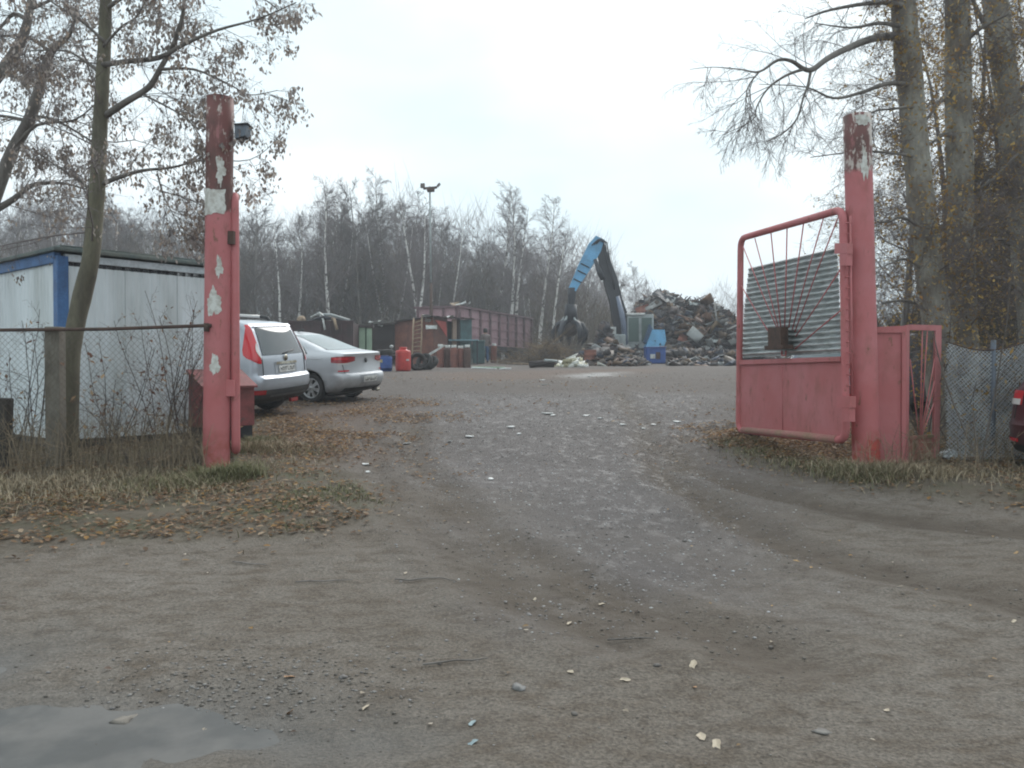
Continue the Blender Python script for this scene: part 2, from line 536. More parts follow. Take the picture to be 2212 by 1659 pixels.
def leaf_cards(p, size, rng, cols, lift=.012, flat=.35):
    n = len(p); x, y = p[:, 0], p[:, 1]; z = hz(x, y) + lift * rng.random(n) + .004
    s = size * (.6 + .8 * rng.random(n)); a = rng.random(n) * 6.283
    u = np.stack([np.cos(a), np.sin(a), flat * (rng.random(n) - .5) * 2], 1)
    v = np.stack([-np.sin(a), np.cos(a), flat * (rng.random(n) - .5) * 2], 1)
    c = np.stack([x, y, z + s * .12], 1)
    up = np.array([[0, 0, 1.]]) * (s * (.15 + .35 * rng.random(n)))[:, None]
    su, sv = u * s[:, None] * .5, v * s[:, None] * .36
    # six-point leaf outline folded along its midrib
    V = np.stack([c - su * 1.1, c - su * .35 + sv + up * .4, c + su * .45 + sv * .8 + up * .5, c + su * 1.15 + up * .15,
                  c + su * .45 - sv * .8 + up * .5, c - su * .35 - sv + up * .4], 1)
    q = np.array([[0, 1, 2, 3], [0, 3, 4, 5]])
    Q = (np.arange(n)[:, None, None] * 6 + q[None]).reshape(-1, 4)
    cc = cols[rng.integers(0, len(cols), n)] * (.7 + .6 * rng.random((n, 1)))
    return V.reshape(-1, 3), Q, np.repeat(cc, 6, axis=0)

LEAFC = np.array([(.24, .15, .085), (.19, .11, .065), (.29, .21, .14), (.13, .088, .06), (.31, .18, .07), (.36, .27, .19), (.21, .13, .08), (.17, .11, .07)])

def merge(parts):
    Vs, Qs, Cs, o = [], [], [], 0
    for V, Q, C in parts:
        Vs.append(V); Qs.append(Q + o); Cs.append(C); o += len(V)
    return np.concatenate(Vs), np.concatenate(Qs), np.concatenate(Cs)

def make_scatter():
    rng = np.random.default_rng(21)
    parts = []
    def patchy(p, sc, thr, o):
        return p[vnoise(p[:, 0], p[:, 1], sc, o) + .35 * (rng.random(len(p)) - .5) > thr]
    near = np.array([[-5.2, 5.3], [-.9, 5.6], [-1.2, 8.6], [-2.3, 9.2], [-7.5, 10.5], [-7.5, 5.3]])
    parts.append(leaf_cards(patchy(soft_scatter(LEFT_VERGE, 31000, rng, .6, .25), .5, -.14, 3), .040, rng, LEAFC))
    p = scatter_in(near, 8000, rng); p = p[soft(LEFT_VERGE, p[:, 0], p[:, 1], .2, .15) > .4]
    parts.append(leaf_cards(patchy(p, .45, -.02, 8), .042, rng, LEAFC))
    parts.append(leaf_cards(patchy(soft_scatter(LITTER, 9000, rng, 1.8, .8), .9, -.12, 5), .046, rng, LEAFC))
    parts.append(leaf_cards(soft_scatter(LITTER_R, 9000, rng, .9, .4), .046, rng, LEAFC))
    rv = RIGHT_VERGE.copy(); rv[:, 0] = np.clip(rv[:, 0], 2, 9)
    parts.append(leaf_cards(patchy(soft_scatter(rv, 12000, rng, .6, .25), .5, -.08, 2), .044, rng, LEAFC))
    yard = np.array([[-4.5, 10], [4, 10], [9, 26], [-8, 26]])
    parts.append(leaf_cards(patchy(scatter_in(yard, 1500, rng), 2.0, .05, 1), .06, rng, LEAFC))
    V, Q, C = merge(parts)
    tag(np_mesh('fallen_leaves', V, Q, A_LEAF, C), 'brown and tan fallen leaves littering the verges and yard', 'leaves', kind='stuff')

    # small pale leaf scraps on the open dirt
    road = np.array([[-3.2, 2.4], [4.6, 2.4], [6, 8.5], [2.5, 12], [-2, 12], [-4.2, 5.4]])
    p = scatter_in(road, 260, rng)
    sc = np.array([(.45, .38, .30), (.5, .44, .36), (.35, .24, .13), (.4, .25, .1), (.14, .1, .08), (.10, .075, .06)])
    V, Q, C = leaf_cards(p, .024, rng, sc, .003, .2)
    tag(np_mesh('leaf_scraps', V, Q, A_LEAF, C), 'small pale leaf scraps strewn over the open dirt', 'leaves', kind='stuff')

    # stones: squashed octahedra
    def stones(p, s0, s1, cols, sink=.35):
        n = len(p); s = s0 + (s1 - s0) * rng.random(n) ** 2.2
        z = hz(p[:, 0], p[:, 1])
        a = rng.random(n) * 6.28; k = np.arange(5) / 5 * 6.283
        ring = np.stack([np.cos(k[None] + a[:, None]) * (.7 + .5 * rng.random((n, 5))), np.sin(k[None] + a[:, None]) * (.7 + .5 * rng.random((n, 5))), .25 * (rng.random((n, 5)) - .3)], -1)
        V = np.zeros((n, 7, 3)); V[:, 1:6] = ring; V[:, 0] = (0, 0, -.5); V[:, 6, 2] = .35 + .3 * rng.random(n)
        V[:, 6, :2] = .4 * (rng.random((n, 2)) - .5)
        V = V * s[:, None, None] * .5 + np.stack([p[:, 0], p[:, 1], z + s * (.5 - sink) * .3], -1)[:, None]
        T = np.array([[0, 1 + (i + 1) % 5, 1 + i] for i in range(5)] + [[6, 1 + i, 1 + (i + 1) % 5] for i in range(5)])
        Q = (np.arange(n)[:, None, None] * 7 + T[None]).reshape(-1, 3)
        C = np.repeat(cols[rng.integers(0, len(cols), n)] * (.75 + .5 * rng.random((n, 1))), 7, axis=0)
        return V.reshape(-1, 3), Q, C
    grey = np.array([(.17, .16, .155), (.22, .21, .205), (.15, .14, .135), (.27, .26, .255), (.32, .31, .30), (.12, .11, .105)])
    pale = np.array([(.46, .46, .45), (.38, .38, .39)])
    mud = np.array([(.12, .105, .09), (.15, .135, .12), (.10, .088, .074), (.19, .18, .17), (.085, .072, .060)])
    parts = []
    p = soft_scatter(GRAVEL, 17000, rng, .9, .3); parts.append(stones(p, .006, .030, np.concatenate([grey, grey, pale])))
    p = scatter_in(np.array([[-2.8, 2.4], [3.2, 2.4], [6.5, 8], [2.8, 9.5], [-1.6, 9.5], [-4.2, 5.2]]), 9000, rng); parts.append(stones(p, .003, .014, mud))
    p = np.array([GP(560 + rng.normal() * 190, 1470 + rng.normal() * 45) for _ in range(1300)])
    parts.append(stones(p, .005, .026, np.concatenate([mud, mud, grey[:3]])))
    p = scatter_in(np.array([[-4, 10], [3.5, 10], [10, 30], [-9, 30]]), 3800, rng); parts.append(stones(p, .015, .05, np.concatenate([grey, mud])))
    for t in TRACKS[:4]:
        q = np.concatenate([t[i] + (t[i + 1] - t[i]) * rng.random((160, 1)) for i in range(len(t) - 1)])
        q = q + rng.normal(size=q.shape) * .22
        parts.append(stones(q, .006, .028, mud))
    V, Q, C = merge(parts)
    tag(np_mesh('gravel', V, Q, A_STONE, C), 'loose gravel and mud crumbs on the dirt road', 'gravel', kind='stuff')

    # grass blades
    def blades(p, h0, h1, cols, w=.0032, lean=.9):
        n = len(p); h = h0 + (h1 - h0) * rng.random(n)
        z = hz(p[:, 0], p[:, 1]) - .01; a = rng.random(n) * 6.283; L = lean * h * (.2 + 1.1 * rng.random(n)); h = h * (.55 + .45 * rng.random(n))
        dx, dy = np.cos(a), np.sin(a); b = np.stack([p[:, 0], p[:, 1], z], 1)
        side = np.stack([-dy, dx, 0 * dx], 1) * w * (.7 + .6 * rng.random((n, 1)))
        m = b + np.stack([dx * L * .35, dy * L * .35, h * .6], 1); t = b + np.stack([dx * L, dy * L, h * (.75 + .3 * rng.random(n))], 1)
        V = np.stack([b - side, b + side, m + side * .7, m - side * .7, t + side * .08, t - side * .08], 1)
        q = np.array([[0, 1, 2, 3], [3, 2, 4, 5]])
        Q = (np.arange(n)[:, None, None] * 6 + q[None]).reshape(-1, 4)
        C = np.repeat(cols[rng.integers(0, len(cols), n)] * (.75 + .5 * rng.random((n, 1))), 6, axis=0)
        return V.reshape(-1, 3), Q, C
    dry = np.array([(.31, .25, .17), (.38, .32, .23), (.24, .19, .12), (.18, .145, .09)])
    grn = np.array([(.095, .105, .045), (.12, .125, .06), (.15, .145, .075), (.18, .16, .09)])
    strawy = np.concatenate([dry, dry, grn[2:]])
    mixed = np.concatenate([dry, grn])
    parts = []
    band = poly([(-500, 1120), (0, 1115), (250, 1098), (440, 1080), (560, 1070), (545, 1010), (430, 1015), (200, 1015), (-500, 1030)])
    p = soft_scatter(band, 22000, rng, .7, .35)
    parts.append(blades(patchy(p, .35, .0, 4), .03, .10, strawy))
    tuft = lambda px, py, s, k: np.array(GP(px, py)) + rng.normal(size=(k, 2)) * s
    for px, py, s, k, cs, h in ((470, 1050, .13, 900, grn, .22), (510, 1045, .10, 700, grn, .26), (420, 1060, .15, 600, mixed, .18), (540, 980, .16, 800, mixed, .16),
                                (590, 975, .18, 700, dry, .14), (560, 960, .12, 400, grn, .15), (650, 980, .2, 500, mixed, .1),
                                (90, 1060, .35, 700, dry, .17), (30, 1070, .35, 500, dry, .17), (200, 1050, .3, 400, dry, .14), (330, 1060, .2, 500, mixed, .16),
                                (1590, 965, .16, 350, grn, .09), (1640, 985, .18, 450, grn, .08), (1700, 1005, .2, 300, mixed, .10), (1760, 1020, .18, 350, mixed, .12),
                                (1830, 1035, .16, 500, mixed, .20), (1880, 1045, .16, 500, mixed, .22), (1930, 1040, .15, 600, dry, .22), (1990, 1040, .2, 500, dry, .18), (2100, 1040, .3, 500, dry, .14)):
        parts.append(blades(tuft(px, py, s * 1.25, int(k * 1.8)), h * .4, h, cs, .0032, 1.1))
    p = soft_scatter(LEFT_VERGE, 20000, rng, .5, .25)
    parts.append(blades(patchy(p, .5, .08, 7), .03, .10, mixed, .003, 1.0))
    p = poly([(560, 1110), (640, 1075), (760, 1060), (830, 1098), (770, 1130), (620, 1160)]); p = scatter_in(p, 3500, rng)
    parts.append(blades(patchy(p, .4, -.1, 1), .02, .07, grn, .003, 1.0))
    p = scatter_in(rv, 7000, rng)
    parts.append(blades(patchy(p, .5, .02, 6), .03, .12, mixed, .003, 1.0))
    V, Q, C = merge(parts)
    tag(np_mesh('grass', V, Q, A_GRASS, C), 'dry tan and green grass on the verges by the gate', 'grass', kind='stuff')

make_scatter()
# ------------------------------------------------------------------ gate
def gate_paint(name, zrust=None, flecks=.5, base=(.43, .128, .130), pale=(.47, .172, .180)):
    m, n, l, b = nt(name)
    tc = n.new('ShaderNodeTexCoord').outputs['Object']
    c = mixc(n, l, ramp(n, l, noise(n, l, 1.6, 5, .6, tc), .38, .66), base, pale)
    c = mixc(n, l, ramp(n, l, noise(n, l, 6, 6, .7, tc, stretch=(1, 1, .35)), .60, .72, (0, 0, 0), (.8, .8, .8)), c, (.25, .090, .075))
    c = mixc(n, l, ramp(n, l, noise(n, l, 11, 5, .7, tc, stretch=(1, 1, .5), loc=(3, 1, 2)), .62, .69, (0, 0, 0), (.85, .85, .85)), c, (.17, .095, .060))
    c = mixc(n, l, ramp(n, l, noise(n, l, 3.2, 6, .7, tc, stretch=(1, 1, .5), loc=(2, 8, 1)), .52, .70, (0, 0, 0), (.65, .65, .65)), c, (.27, .105, .085))
    if zrust is not None:
        sp = n.new('ShaderNodeSeparateXYZ'); l.new(tc, sp.inputs[0])
        add = n.new('ShaderNodeMath'); add.operation = 'MULTIPLY_ADD'
        l.new(noise(n, l, 5, 5, .7, tc), add.inputs[0]); add.inputs[1].default_value = .35; l.new(sp.outputs['Z'], add.inputs[2])
        mr = n.new('ShaderNodeMapRange'); l.new(add.outputs[0], mr.inputs[0])
        mr.inputs[1].default_value = zrust + .15; mr.inputs[2].default_value = zrust + .22
        r = mixc(n, l, ramp(n, l, noise(n, l, 4, 6, .7, tc, stretch=(1, 1, .45)), .4, .62), (.185, .072, .066), (.115, .062, .055))
        r = mixc(n, l, ramp(n, l, noise(n, l, 9, 6, .7, tc, stretch=(1, 1, .25), loc=(1, 4, 0)), .58, .66), r, (.32, .14, .14))
        r = mixc(n, l, ramp(n, l, noise(n, l, 8, 6, .72, tc, stretch=(1, 1, .4), loc=(7, 2, 5)), 1.02 - flecks, 1.07 - flecks), r, (.52, .46, .42))
        c = mixc(n, l, mr.outputs[0], c, r)
        # ground grime
        g = n.new('ShaderNodeMapRange'); l.new(sp.outputs['Z'], g.inputs[0])
        g.inputs[1].default_value = .55; g.inputs[2].default_value = .2
        gm = n.new('ShaderNodeMath'); gm.operation = 'MULTIPLY'; l.new(g.outputs[0], gm.inputs[0])
        l.new(ramp(n, l, noise(n, l, 7, 5, .6, tc), .4, .6), gm.inputs[1])
        c = mixc(n, l, gm.outputs[0], c, (.33, .085, .062))
    l.new(c, b.inputs['Base Color']); b.inputs['Roughness'].default_value = .62
    b.inputs['Specular IOR Level'].default_value = .35
    bump(n, l, b, noise(n, l, 24, 5, .65, tc), .25, .006)
    return m

M_POSTL = gate_paint('post_paint_left', 2.95, .44)
M_POSTR = gate_paint('post_paint_right', 3.42, .53)
M_GATE = gate_paint('gate_paint')
M_PANEL = gate_paint('panel_paint', base=(.40, .125, .126), pale=(.44, .162, .168))
M_WHITE = mat('flaking_white', (.62, .63, .60), .8, col2=(.42, .40, .36), sc=14, bmp=.4, bsc=40)
M_REDPATCH = mat('fresh_red_paint', (.40, .062, .045), .6, col2=(.32, .06, .05), sc=8)
M_RUST = mat('rusty_iron', (.085, .050, .038), .85, col2=(.05, .032, .026), sc=9, bmp=.4)
M_GALV = mat('galvanised_sheet', (.56, .60, .60), .45, .1, col2=(.36, .39, .39), sc=5, stretch=(1, 1, 3), bmp=.1)
M_DARK = mat('dark_steel', (.030, .032, .038), .6, .2)
M_WIRE = mat('fence_wire', (.15, .13, .11), .6, .5, col2=(.10, .07, .05), sc=3)

def pipe_post(name, label, pb, pt, r, m, patches):
    t = thing(name, label, 'gate post', pb)
    ax = (pt - pb)
    mb = MB()
    prof = [pb - ax * .08] + [pb + ax * k / 14 for k in range(15)]
    mb.tube(prof, r, 28, caps=True)
    # open, slightly ragged pipe mouth
    o = mb.build('pipe', m, t, world=True)
    for (nm, mm, z_0, z_1, a0, a1, wob, lab) in patches:
        d = ax.normalized(); side = Vector((1, 0, 0)); back = d.cross(side)
        rows = []
        rg = random.Random(int(z_0 * 100) + int(a0 * 10))
        NA, NZ = 22, 18
        ac, zc = (a0 + a1) / 2, (z_0 + z_1) / 2
        rim = [(rg.random() - .5) for _ in range(40)]
        for i in range(NZ + 1):
            row = []
            for k in range(NA + 1):
                u, v = k / NA * 2 - 1, i / NZ * 2 - 1
                q = math.atan2(v, u); e = max(abs(u), abs(v))
                jag = 1 + wob * e * (.22 * math.sin(3 * q + rim[0] * 9) + .20 * math.sin(5 * q + rim[1] * 9) + .13 * math.sin(11 * q + rim[2] * 9) + .08 * math.sin(19 * q))
                if wob > .5:   # roundish splash
                    uu = u * math.sqrt(1 - v * v / 2); vv = v * math.sqrt(1 - u * u / 2)
                else: uu, vv = u, v
                a = ac + uu * jag * (a1 - a0) / 2; z = zc + vv * jag * (z_1 - z_0) / 2
                p = pb + d * z + (side * math.sin(a) + Vector((0, -1, 0)) * math.cos(a)) * (r + .004)
                row.append(p)
            rows.append(row)
        MB().grid(rows).build(nm, mm, t, world=True, label=lab)
    return t

pbL, ptL = P(467, 1024, 9.5), P(476, 212, 9.5)
pbR, ptR = P(1872, 1022, 9.5), P(1851, 250, 9.5)
zL = lambda y: (1024 - y) / (1024 - 212) * (ptL - pbL).length
zR = lambda y: (1022 - y) / (1022 - 250) * (ptR - pbR).length
post_l = pipe_post('gate_post', 'tall red pipe post with peeling white patches and rusty brown top beside the white cabin', pbL, ptL, .150, M_POSTL, [
    ('peeled_patch', M_WHITE, zL(466), zL(413), -1.25, .75, .22, 'wide band of peeling white paint'),
    ('peeled_patch', M_WHITE, zL(600), zL(558), .15, .62, .9, None),
    ('peeled_patch', M_WHITE, zL(682), zL(626), -.5, .55, .6, 'round white splash'),
    ('peeled_patch', M_WHITE, zL(808), zL(766), -.2, .48, .65, None),
    ('peeled_patch', M_WHITE, zL(402), zL(345), .12, .72, .9, None)])
post_r = pipe_post('gate_post', 'tall red pipe post with white-flecked rusty top carrying the leaf with corrugated sheet', pbR, ptR, .150, M_POSTR, [
    ('repaint_patch', M_REDPATCH, zR(1004), zR(948), -.25, .85, .35, 'brighter red repainted patch'),
    ('peeled_patch', M_WHITE, zR(392), zR(330), -.2, .3, .9, None),
    ('peeled_patch', M_WHITE, zR(278), zR(256), -.5, .7, .7, None)])
post_r['group'] = post_l['group'] = 'pipe gate posts'

# floodlight on the left post
t = thing('floodlight', 'small grey floodlight box clamped high on the rusty top of the left gate post', 'floodlight', P(519, 284, 9.5))
mb = MB(); a = .0
c = P(519, 283, 9.5)
mb.slab([P(506, 270, 9.42), P(534, 268, 9.42), P(529, 292, 9.42), P(507, 299, 9.42)], (0, .16, 0)); mb.build('housing', mat('flood_grey', (.17, .21, .26), .5), t, world=True)
MB().slab([P(507, 299.3, 9.43), P(529, 292.3, 9.43), P(516, 304, 9.43)], (0, .12, 0)).build('bracket', M_DARK, t, world=True)
MB().slab([P(505, 266.5, 9.40), P(535.5, 264.5, 9.40), P(535, 267.6, 9.40), P(505.5, 269.6, 9.40)], (0, .2, 0)).build('visor', M_DARK, t, world=True)

# right leaf
HX = Vector(((1825 - 1106) / F * 9.4, 9.4, 0)); FX = Vector(((1598 - 1106) / F * 12.2, 12.2, 0))
LN = (FX - HX).normalized(); LNORM = Vector((-LN.y, LN.x, 0))
if LNORM.y > 0: LNORM = -LNORM       # towards the road side
def LP(px, py, off=0.0):
    r = ray(px, py); o = HX + LNORM * off
    A = np.array([[r.x, -LN.x], [r.y, -LN.y]]); s = np.linalg.solve(A, np.array([o.x, o.y]))
    return Vector((r.x * s[0], r.y * s[0], EYE + r.z * s[0]))
z6 = lambda x, y: ((2100 + x / 1.952) * .7373, (550 + y / 1.952) * .7373)
L6 = lambda x, y, off=0.0: LP(*z6(x, y), off)

def rounded(pts, rad, k=5):
    out = []; n = len(pts)
    for i in range(n):
        p, a, b = pts[i], pts[i - 1], pts[(i + 1) % n]
        u, v = (a - p).normalized(), (b - p).normalized()
        for j in range(k + 1):
            t = j / k; q0 = p + u * rad * (1 - t); q1 = p + v * rad * t
            out.append(q0.lerp(q1, t))
    return out

leaf = thing('gate_leaf', 'open red pipe-framed gate leaf with corrugated sheet behind fanned rods, on the right post', 'gate leaf', HX + Vector((0, 0, .5)), group='gate leaves')
corners = [L6(126, 1388), L6(740, 1446), L6(722, 122), L6(137, 290)]
ring = rounded(corners, .16)
MB().tube(ring + [ring[0], ring[1]], .045, 12, caps=False).build('pipe_frame', M_GATE, leaf, world=True)
MB().slab([L6(136, 988, -.005), L6(718, 968, -.005), L6(729, 1425, -.005), L6(128, 1368, -.005)], LNORM * .008).build('lower_sheet', M_PANEL, leaf, world=True)
MB().slab([L6(136, 986, .006), L6(718, 966, .006), L6(719, 992, .006), L6(136, 1012, .006)], LNORM * .03).build('middle_rail', M_PANEL, leaf, world=True)
MB().tube([L6(372, 1020, .004), L6(378, 1390, .004)], .007, 6).build('weld_seam', M_PANEL, leaf, world=True)
# corrugated sheet, behind the rods
rows = []; NW, SUB = 18, 8
TL, TR, BR, BL = (182, 458), (688, 340), (716, 946), (146, 972)
rg = random.Random(3)
for i in range(NW * SUB + 1):
    v = i / (NW * SUB); row = []
    wave = math.sin(i / SUB * 2 * math.pi) * .034
    for k in range(13):
        u = k / 12
        bend = math.sin(math.pi * u) * .02 + .05 * (v ** 2) * math.sin(math.pi * u * .7)
        ex = (.010 * math.sin(i * .8) + .006 * math.sin(i * 2.3)) * (1 if k in (0, 12) else 0)
        lx = TL[0] + (BL[0] - TL[0]) * (v ** 1.6 if v > .0 else 0); rx = TR[0] + (BR[0] - TR[0]) * v
        ly = TL[1] + (BL[1] - TL[1]) * v; ry = TR[1] + (BR[1] - TR[1]) * v
        lx += 14 * math.sin(math.pi * v) * -1
        row.append(L6(lx + (rx - lx) * u, ly + (ry - ly) * u, -.035 - bend + wave) + LN * ex)
    rows.append(row)
MB().grid(rows).build('corrugated_sheet', M_GALV, leaf, world=True)
for (ax, ay, bx, by) in ((150, 335, 345, 805), (218, 290, 352, 800), (310, 258, 366, 800), (402, 230, 388, 798), (497, 200, 412, 800), (612, 168, 432, 812),
                         (702, 150, 446, 825), (705, 470, 452, 850), (712, 700, 448, 922), (140, 560, 340, 895)):
    mid = L6((ax + bx) / 2 + rg.uniform(-5, 5), (ay + by) / 2, .018)
    MB().tube([L6(ax, ay, .012), mid, L6(bx, by, .02)], .0085, 6).build('rod', M_GATE, leaf, world=True)
MB().tube([L6(150, 1386, .004), L6(430, 1412, .006), L6(690, 1440, .004)], .047, 12).build('bottom_pipe', mat('mossy_pipe', (.27, .165, .115), .8, col2=(.36, .15, .14), sc=3, lo=.4, hi=.6), leaf, world=True)
lb = MB(); lb.slab([L6(332, 800, .03), L6(408, 795, .03), L6(410, 915, .03), L6(334, 920, .03)], LNORM * .10).build('lock_box', M_RUST, leaf, world=True)
MB().slab([L6(328, 905, .02), L6(436, 898, .02), L6(440, 922, .02), L6(332, 928, .02)], LNORM * .14).build('lock_tray', M_RUST, leaf, world=True)
MB().tube([L6(372, 930, .06), L6(372, 958, .06), L6(395, 958, .06), L6(395, 930, .06)], .012, 6).build('hasp', M_GATE, leaf, world=True)
MB().slab([L6(166, 1405, -.03), L6(214, 1408, -.03), L6(206, 1466, -.03), L6(168, 1462, -.03)], LNORM * .06).build('drop_bolt', M_DARK, leaf, world=True)
for (x0, y0, x1, y1) in ((706, 318, 778, 378), (736, 380, 776, 445), (718, 1192, 796, 1258), (748, 1260, 792, 1338)):
    MB().slab([L6(x0, y0, .02), L6(x1, y0, .02), L6(x1, y1, .02), L6(x0, y1, .02)], LNORM * .07).build('hinge', M_GATE, leaf, world=True)
mb = MB(); mb.tube([L6(764, 160, .0), L6(776, 1190, .0)], .010, 6)
for y in range(200, 1190, 62): mb.tube([L6(740, y, 0), L6(768, y + 2, 0)], .007, 5)
mb.build('hinge_rod', M_GATE, leaf, world=True)

# left leaf, folded back and seen edge-on
hl = P(508, 700, 9.52); hl.z = 0
u = Vector((hl.x, hl.y, 0)).normalized()
ll = thing('gate_leaf', 'red gate leaf swung right back and seen edge-on beside the left gate post', 'gate leaf', hl + Vector((0, 0, .4)), group='gate leaves')
zb, zt = P(508, 975, 9.52).z, P(508, 420, 9.52).z
q = [Vector((hl.x, hl.y, zb)), Vector((hl.x, hl.y, zb)) + u * 1.7 + Vector((0, 0, .06)), Vector((hl.x, hl.y, zt)) + u * 1.7 - Vector((0, 0, .03)), Vector((hl.x, hl.y, zt))]
ring = rounded(q, .14)
MB().tube(ring + [ring[0], ring[1]], .050, 12, caps=False).build('pipe_frame', M_GATE, ll, world=True)
s = Vector((u.y, -u.x, 0))
MB().slab([q[0] + u * .06, q[1] - u * .06, q[1] - u * .06 + Vector((0, 0, 1.25)), q[0] + u * .06 + Vector((0, 0, 1.25))], s * .008).build('lower_sheet', M_PANEL, ll, world=True)
for y0, y1 in ((500, 528), (820, 856)):
    p0, p1 = P(499, y0, 9.46), P(499, y1, 9.46)
    MB().box((p0 + p1) / 2, (.09, .08, p0.z - p1.z)).build('hinge', M_RUST if y0 == 500 else M_GATE, ll, world=True)
for k in range(8):
    a = q[0] + u * .85 + Vector((0, 0, 1.3)); b_ = q[3] + u * (.1 + k * .21) - Vector((0, 0, .04))
    MB().tube([a, b_], .0085, 6).build('rod', M_GATE, ll, world=True)

# red side panel and wicket right of the post
z8 = lambda x, y: ((2500 + x / 2.764) * .7373, (850 + y / 2.764) * .7373)
def P8(x, y, d): return P(*z8(x, y), d)
sp = thing('fence_panel', 'narrow red sheet metal panel between the right gate post and the wicket', 'panel', P8(320, 1450, 9.58))
MB().slab([P8(186, 300, 9.6), P8(430, 290, 9.6), P8(425, 1460, 9.6), P8(186, 1480, 9.6)], (0, .01, 0)).build('sheet', M_PANEL, sp, world=True)
mb = MB(); d = 9.575
mb.slab([P8(186, 298, d), P8(432, 288, d), P8(432, 345, d), P8(186, 345, d)], (0, .022, 0)); mb.build('top_bar', M_PANEL, sp, world=True)
MB().slab([P8(396, 347, d), P8(432, 347, d), P8(424, 1468, d), P8(392, 1468, d)], (0, .022, 0)).build('side_bar', M_PANEL, sp, world=True)
wk = thing('wicket_gate', 'red framed wicket gate with open upper half, right of the red side panel', 'wicket gate', P8(560, 1440, 9.8))
dl, dr = 9.62, 10.12
def W8(x, y, off=0.0): return P8(x, y, dl + (dr - dl) * (x - 440) / 260 + off)
MB().slab([W8(424, 285), W8(456, 280), W8(448, 1455), W8(420, 1462)], (0, .05, 0)).build('side_bar', M_PANEL, wk, world=True)
MB().slab([W8(668, 300), W8(716, 300), W8(696, 1425), W8(650, 1432)], (0, .05, 0)).build('side_bar', M_PANEL, wk, world=True)
MB().slab([W8(457, 278), W8(716, 285), W8(716, 330), W8(457, 322)], (0, .045, 0)).build('top_bar', M_PANEL, wk, world=True)
MB().slab([W8(449, 1188), W8(655, 1168), W8(655, 1192), W8(449, 1212)], (0, .04, 0)).build('middle_bar', mat('mossy_bar', (.13, .11, .05), .8, col2=(.25, .08, .07), sc=8), wk, world=True)
MB().slab([W8(449, 1214, .02), W8(653, 1194, .02), W8(651, 1430, .02), W8(446, 1452, .02)], (0, .008, 0)).build('lower_sheet', mat('mossy_red', (.30, .085, .075), .8, col2=(.13, .10, .05), sc=6, lo=.35, hi=.65), wk, world=True)
for (ax, ay, bx, by) in ((545, 1175, 668, 520), (545, 1175, 600, 330), (550, 1175, 668, 700), (540, 1175, 560, 330), (530, 1175, 460, 560), (555, 1178, 660, 900)):
    MB().tube([W8(ax, ay, .02), W8(bx, by, .02)], .007, 5).build('rod', M_GATE, wk, world=True)

# ------------------------------------------------------------------ fences
def link_mesh(A, B, zb, zt, cell=.055, r=.0017, rng=None, rough=.0, topf=None):
    """diamond mesh of wires between ground points A and B"""
    A, B = Vector(A), Vector(B); L = (B - A).length; u = (B - A) / L; nrm = Vector((u.y, -u.x, 0)); H = zt - zb
    S = []; step = cell * math.sqrt(2)
    rng = rng or random.Random(1)
    k = -H
    while k < L + H:
        for sgn in (1, -1):
            x0, x1 = (k, k + H) if sgn > 0 else (k + H, k)
            a, b = (x0, 0.0), (x1, H)
            # clip to 0..L
            def clip(p, q):
                t0, t1 = 0.0, 1.0; dx = q[0] - p[0]
                for lo_ in (0,):
                    if dx > 0: t0 = max(t0, -p[0] / dx); t1 = min(t1, (L - p[0]) / dx)
                    else: t0 = max(t0, (L - p[0]) / dx); t1 = min(t1, -p[0] / dx)
                if t0 >= t1: return None
                return t0, t1
            c = clip(a, b)
            if c:
                n = max(1, int((c[1] - c[0]) * 10))
                pts = []
                for j in range(n + 1):
                    t = c[0] + (c[1] - c[0]) * j / n; x = a[0] + (b[0] - a[0]) * t; z = H * t
                    top = topf(x / L) if topf else 0.0
                    w = rough * (math.sin(x * 3.1 + z * 2) + .6 * math.sin(z * 5.3 + x * 1.3))
                    pts.append(A + u * x + Vector((0, 0, zb + z + top * t)) + nrm * (w + sgn * .0012))
                for p, q in zip(pts, pts[1:]): S.append((*p, *q, r, r))
        k += step
    return S

cf = thing('chain_link_fence', 'chain-link fence with rusty top pipe left of the gate, in front of the white cabin', 'fence', P(120, 1005, 9.42))
A, B = P(-260, 1000, 9.45), P(440, 1000, 9.45)
A.z = B.z = 0
S = link_mesh(A, B, .24, 1.80, .05, .0016, rough=.012)
tag(segs_obj('wire_mesh', S, M_WIRE, None), kind='stuff').parent = cf
bpy.data.objects['wire_mesh'].data.transform(cf.matrix_basis.inverted())
MB().tube([P(-260, 716, 9.43), P(0, 713, 9.43), P(230, 711, 9.40), P(456, 703, 9.33)], .020, 10).build('top_pipe', M_RUST, cf, world=True)
MB().tube([P(446, 698, 9.34), P(446, 716, 9.34)], .032, 8).build('pipe_clamp', M_RUST, cf, world=True)
mb = MB(); c0, c1 = P(119, 1010, 9.53), P(121, 706, 9.53)
mb.box((c0 + c1) / 2, (.17, .15, (c1 - c0).length), bev=.012); mb.build('post', mat('old_concrete', (.16, .145, .12), .9, col2=(.10, .09, .07), sc=5, stretch=(1, 1, .4), bmp=.4), cf, world=True)
mb = MB(); c0, c1 = P(6, 1010, 9.53), P(8, 860, 9.53)
mb.box((c0 + c1) / 2, (.14, .14, (c1 - c0).length), rot=(0, .05, 0), bev=.01); mb.build('post', mat('dark_wood_stub', (.055, .047, .040), .9, col2=(.03, .026, .022), sc=8), cf, world=True, label='short dark broken post stub')

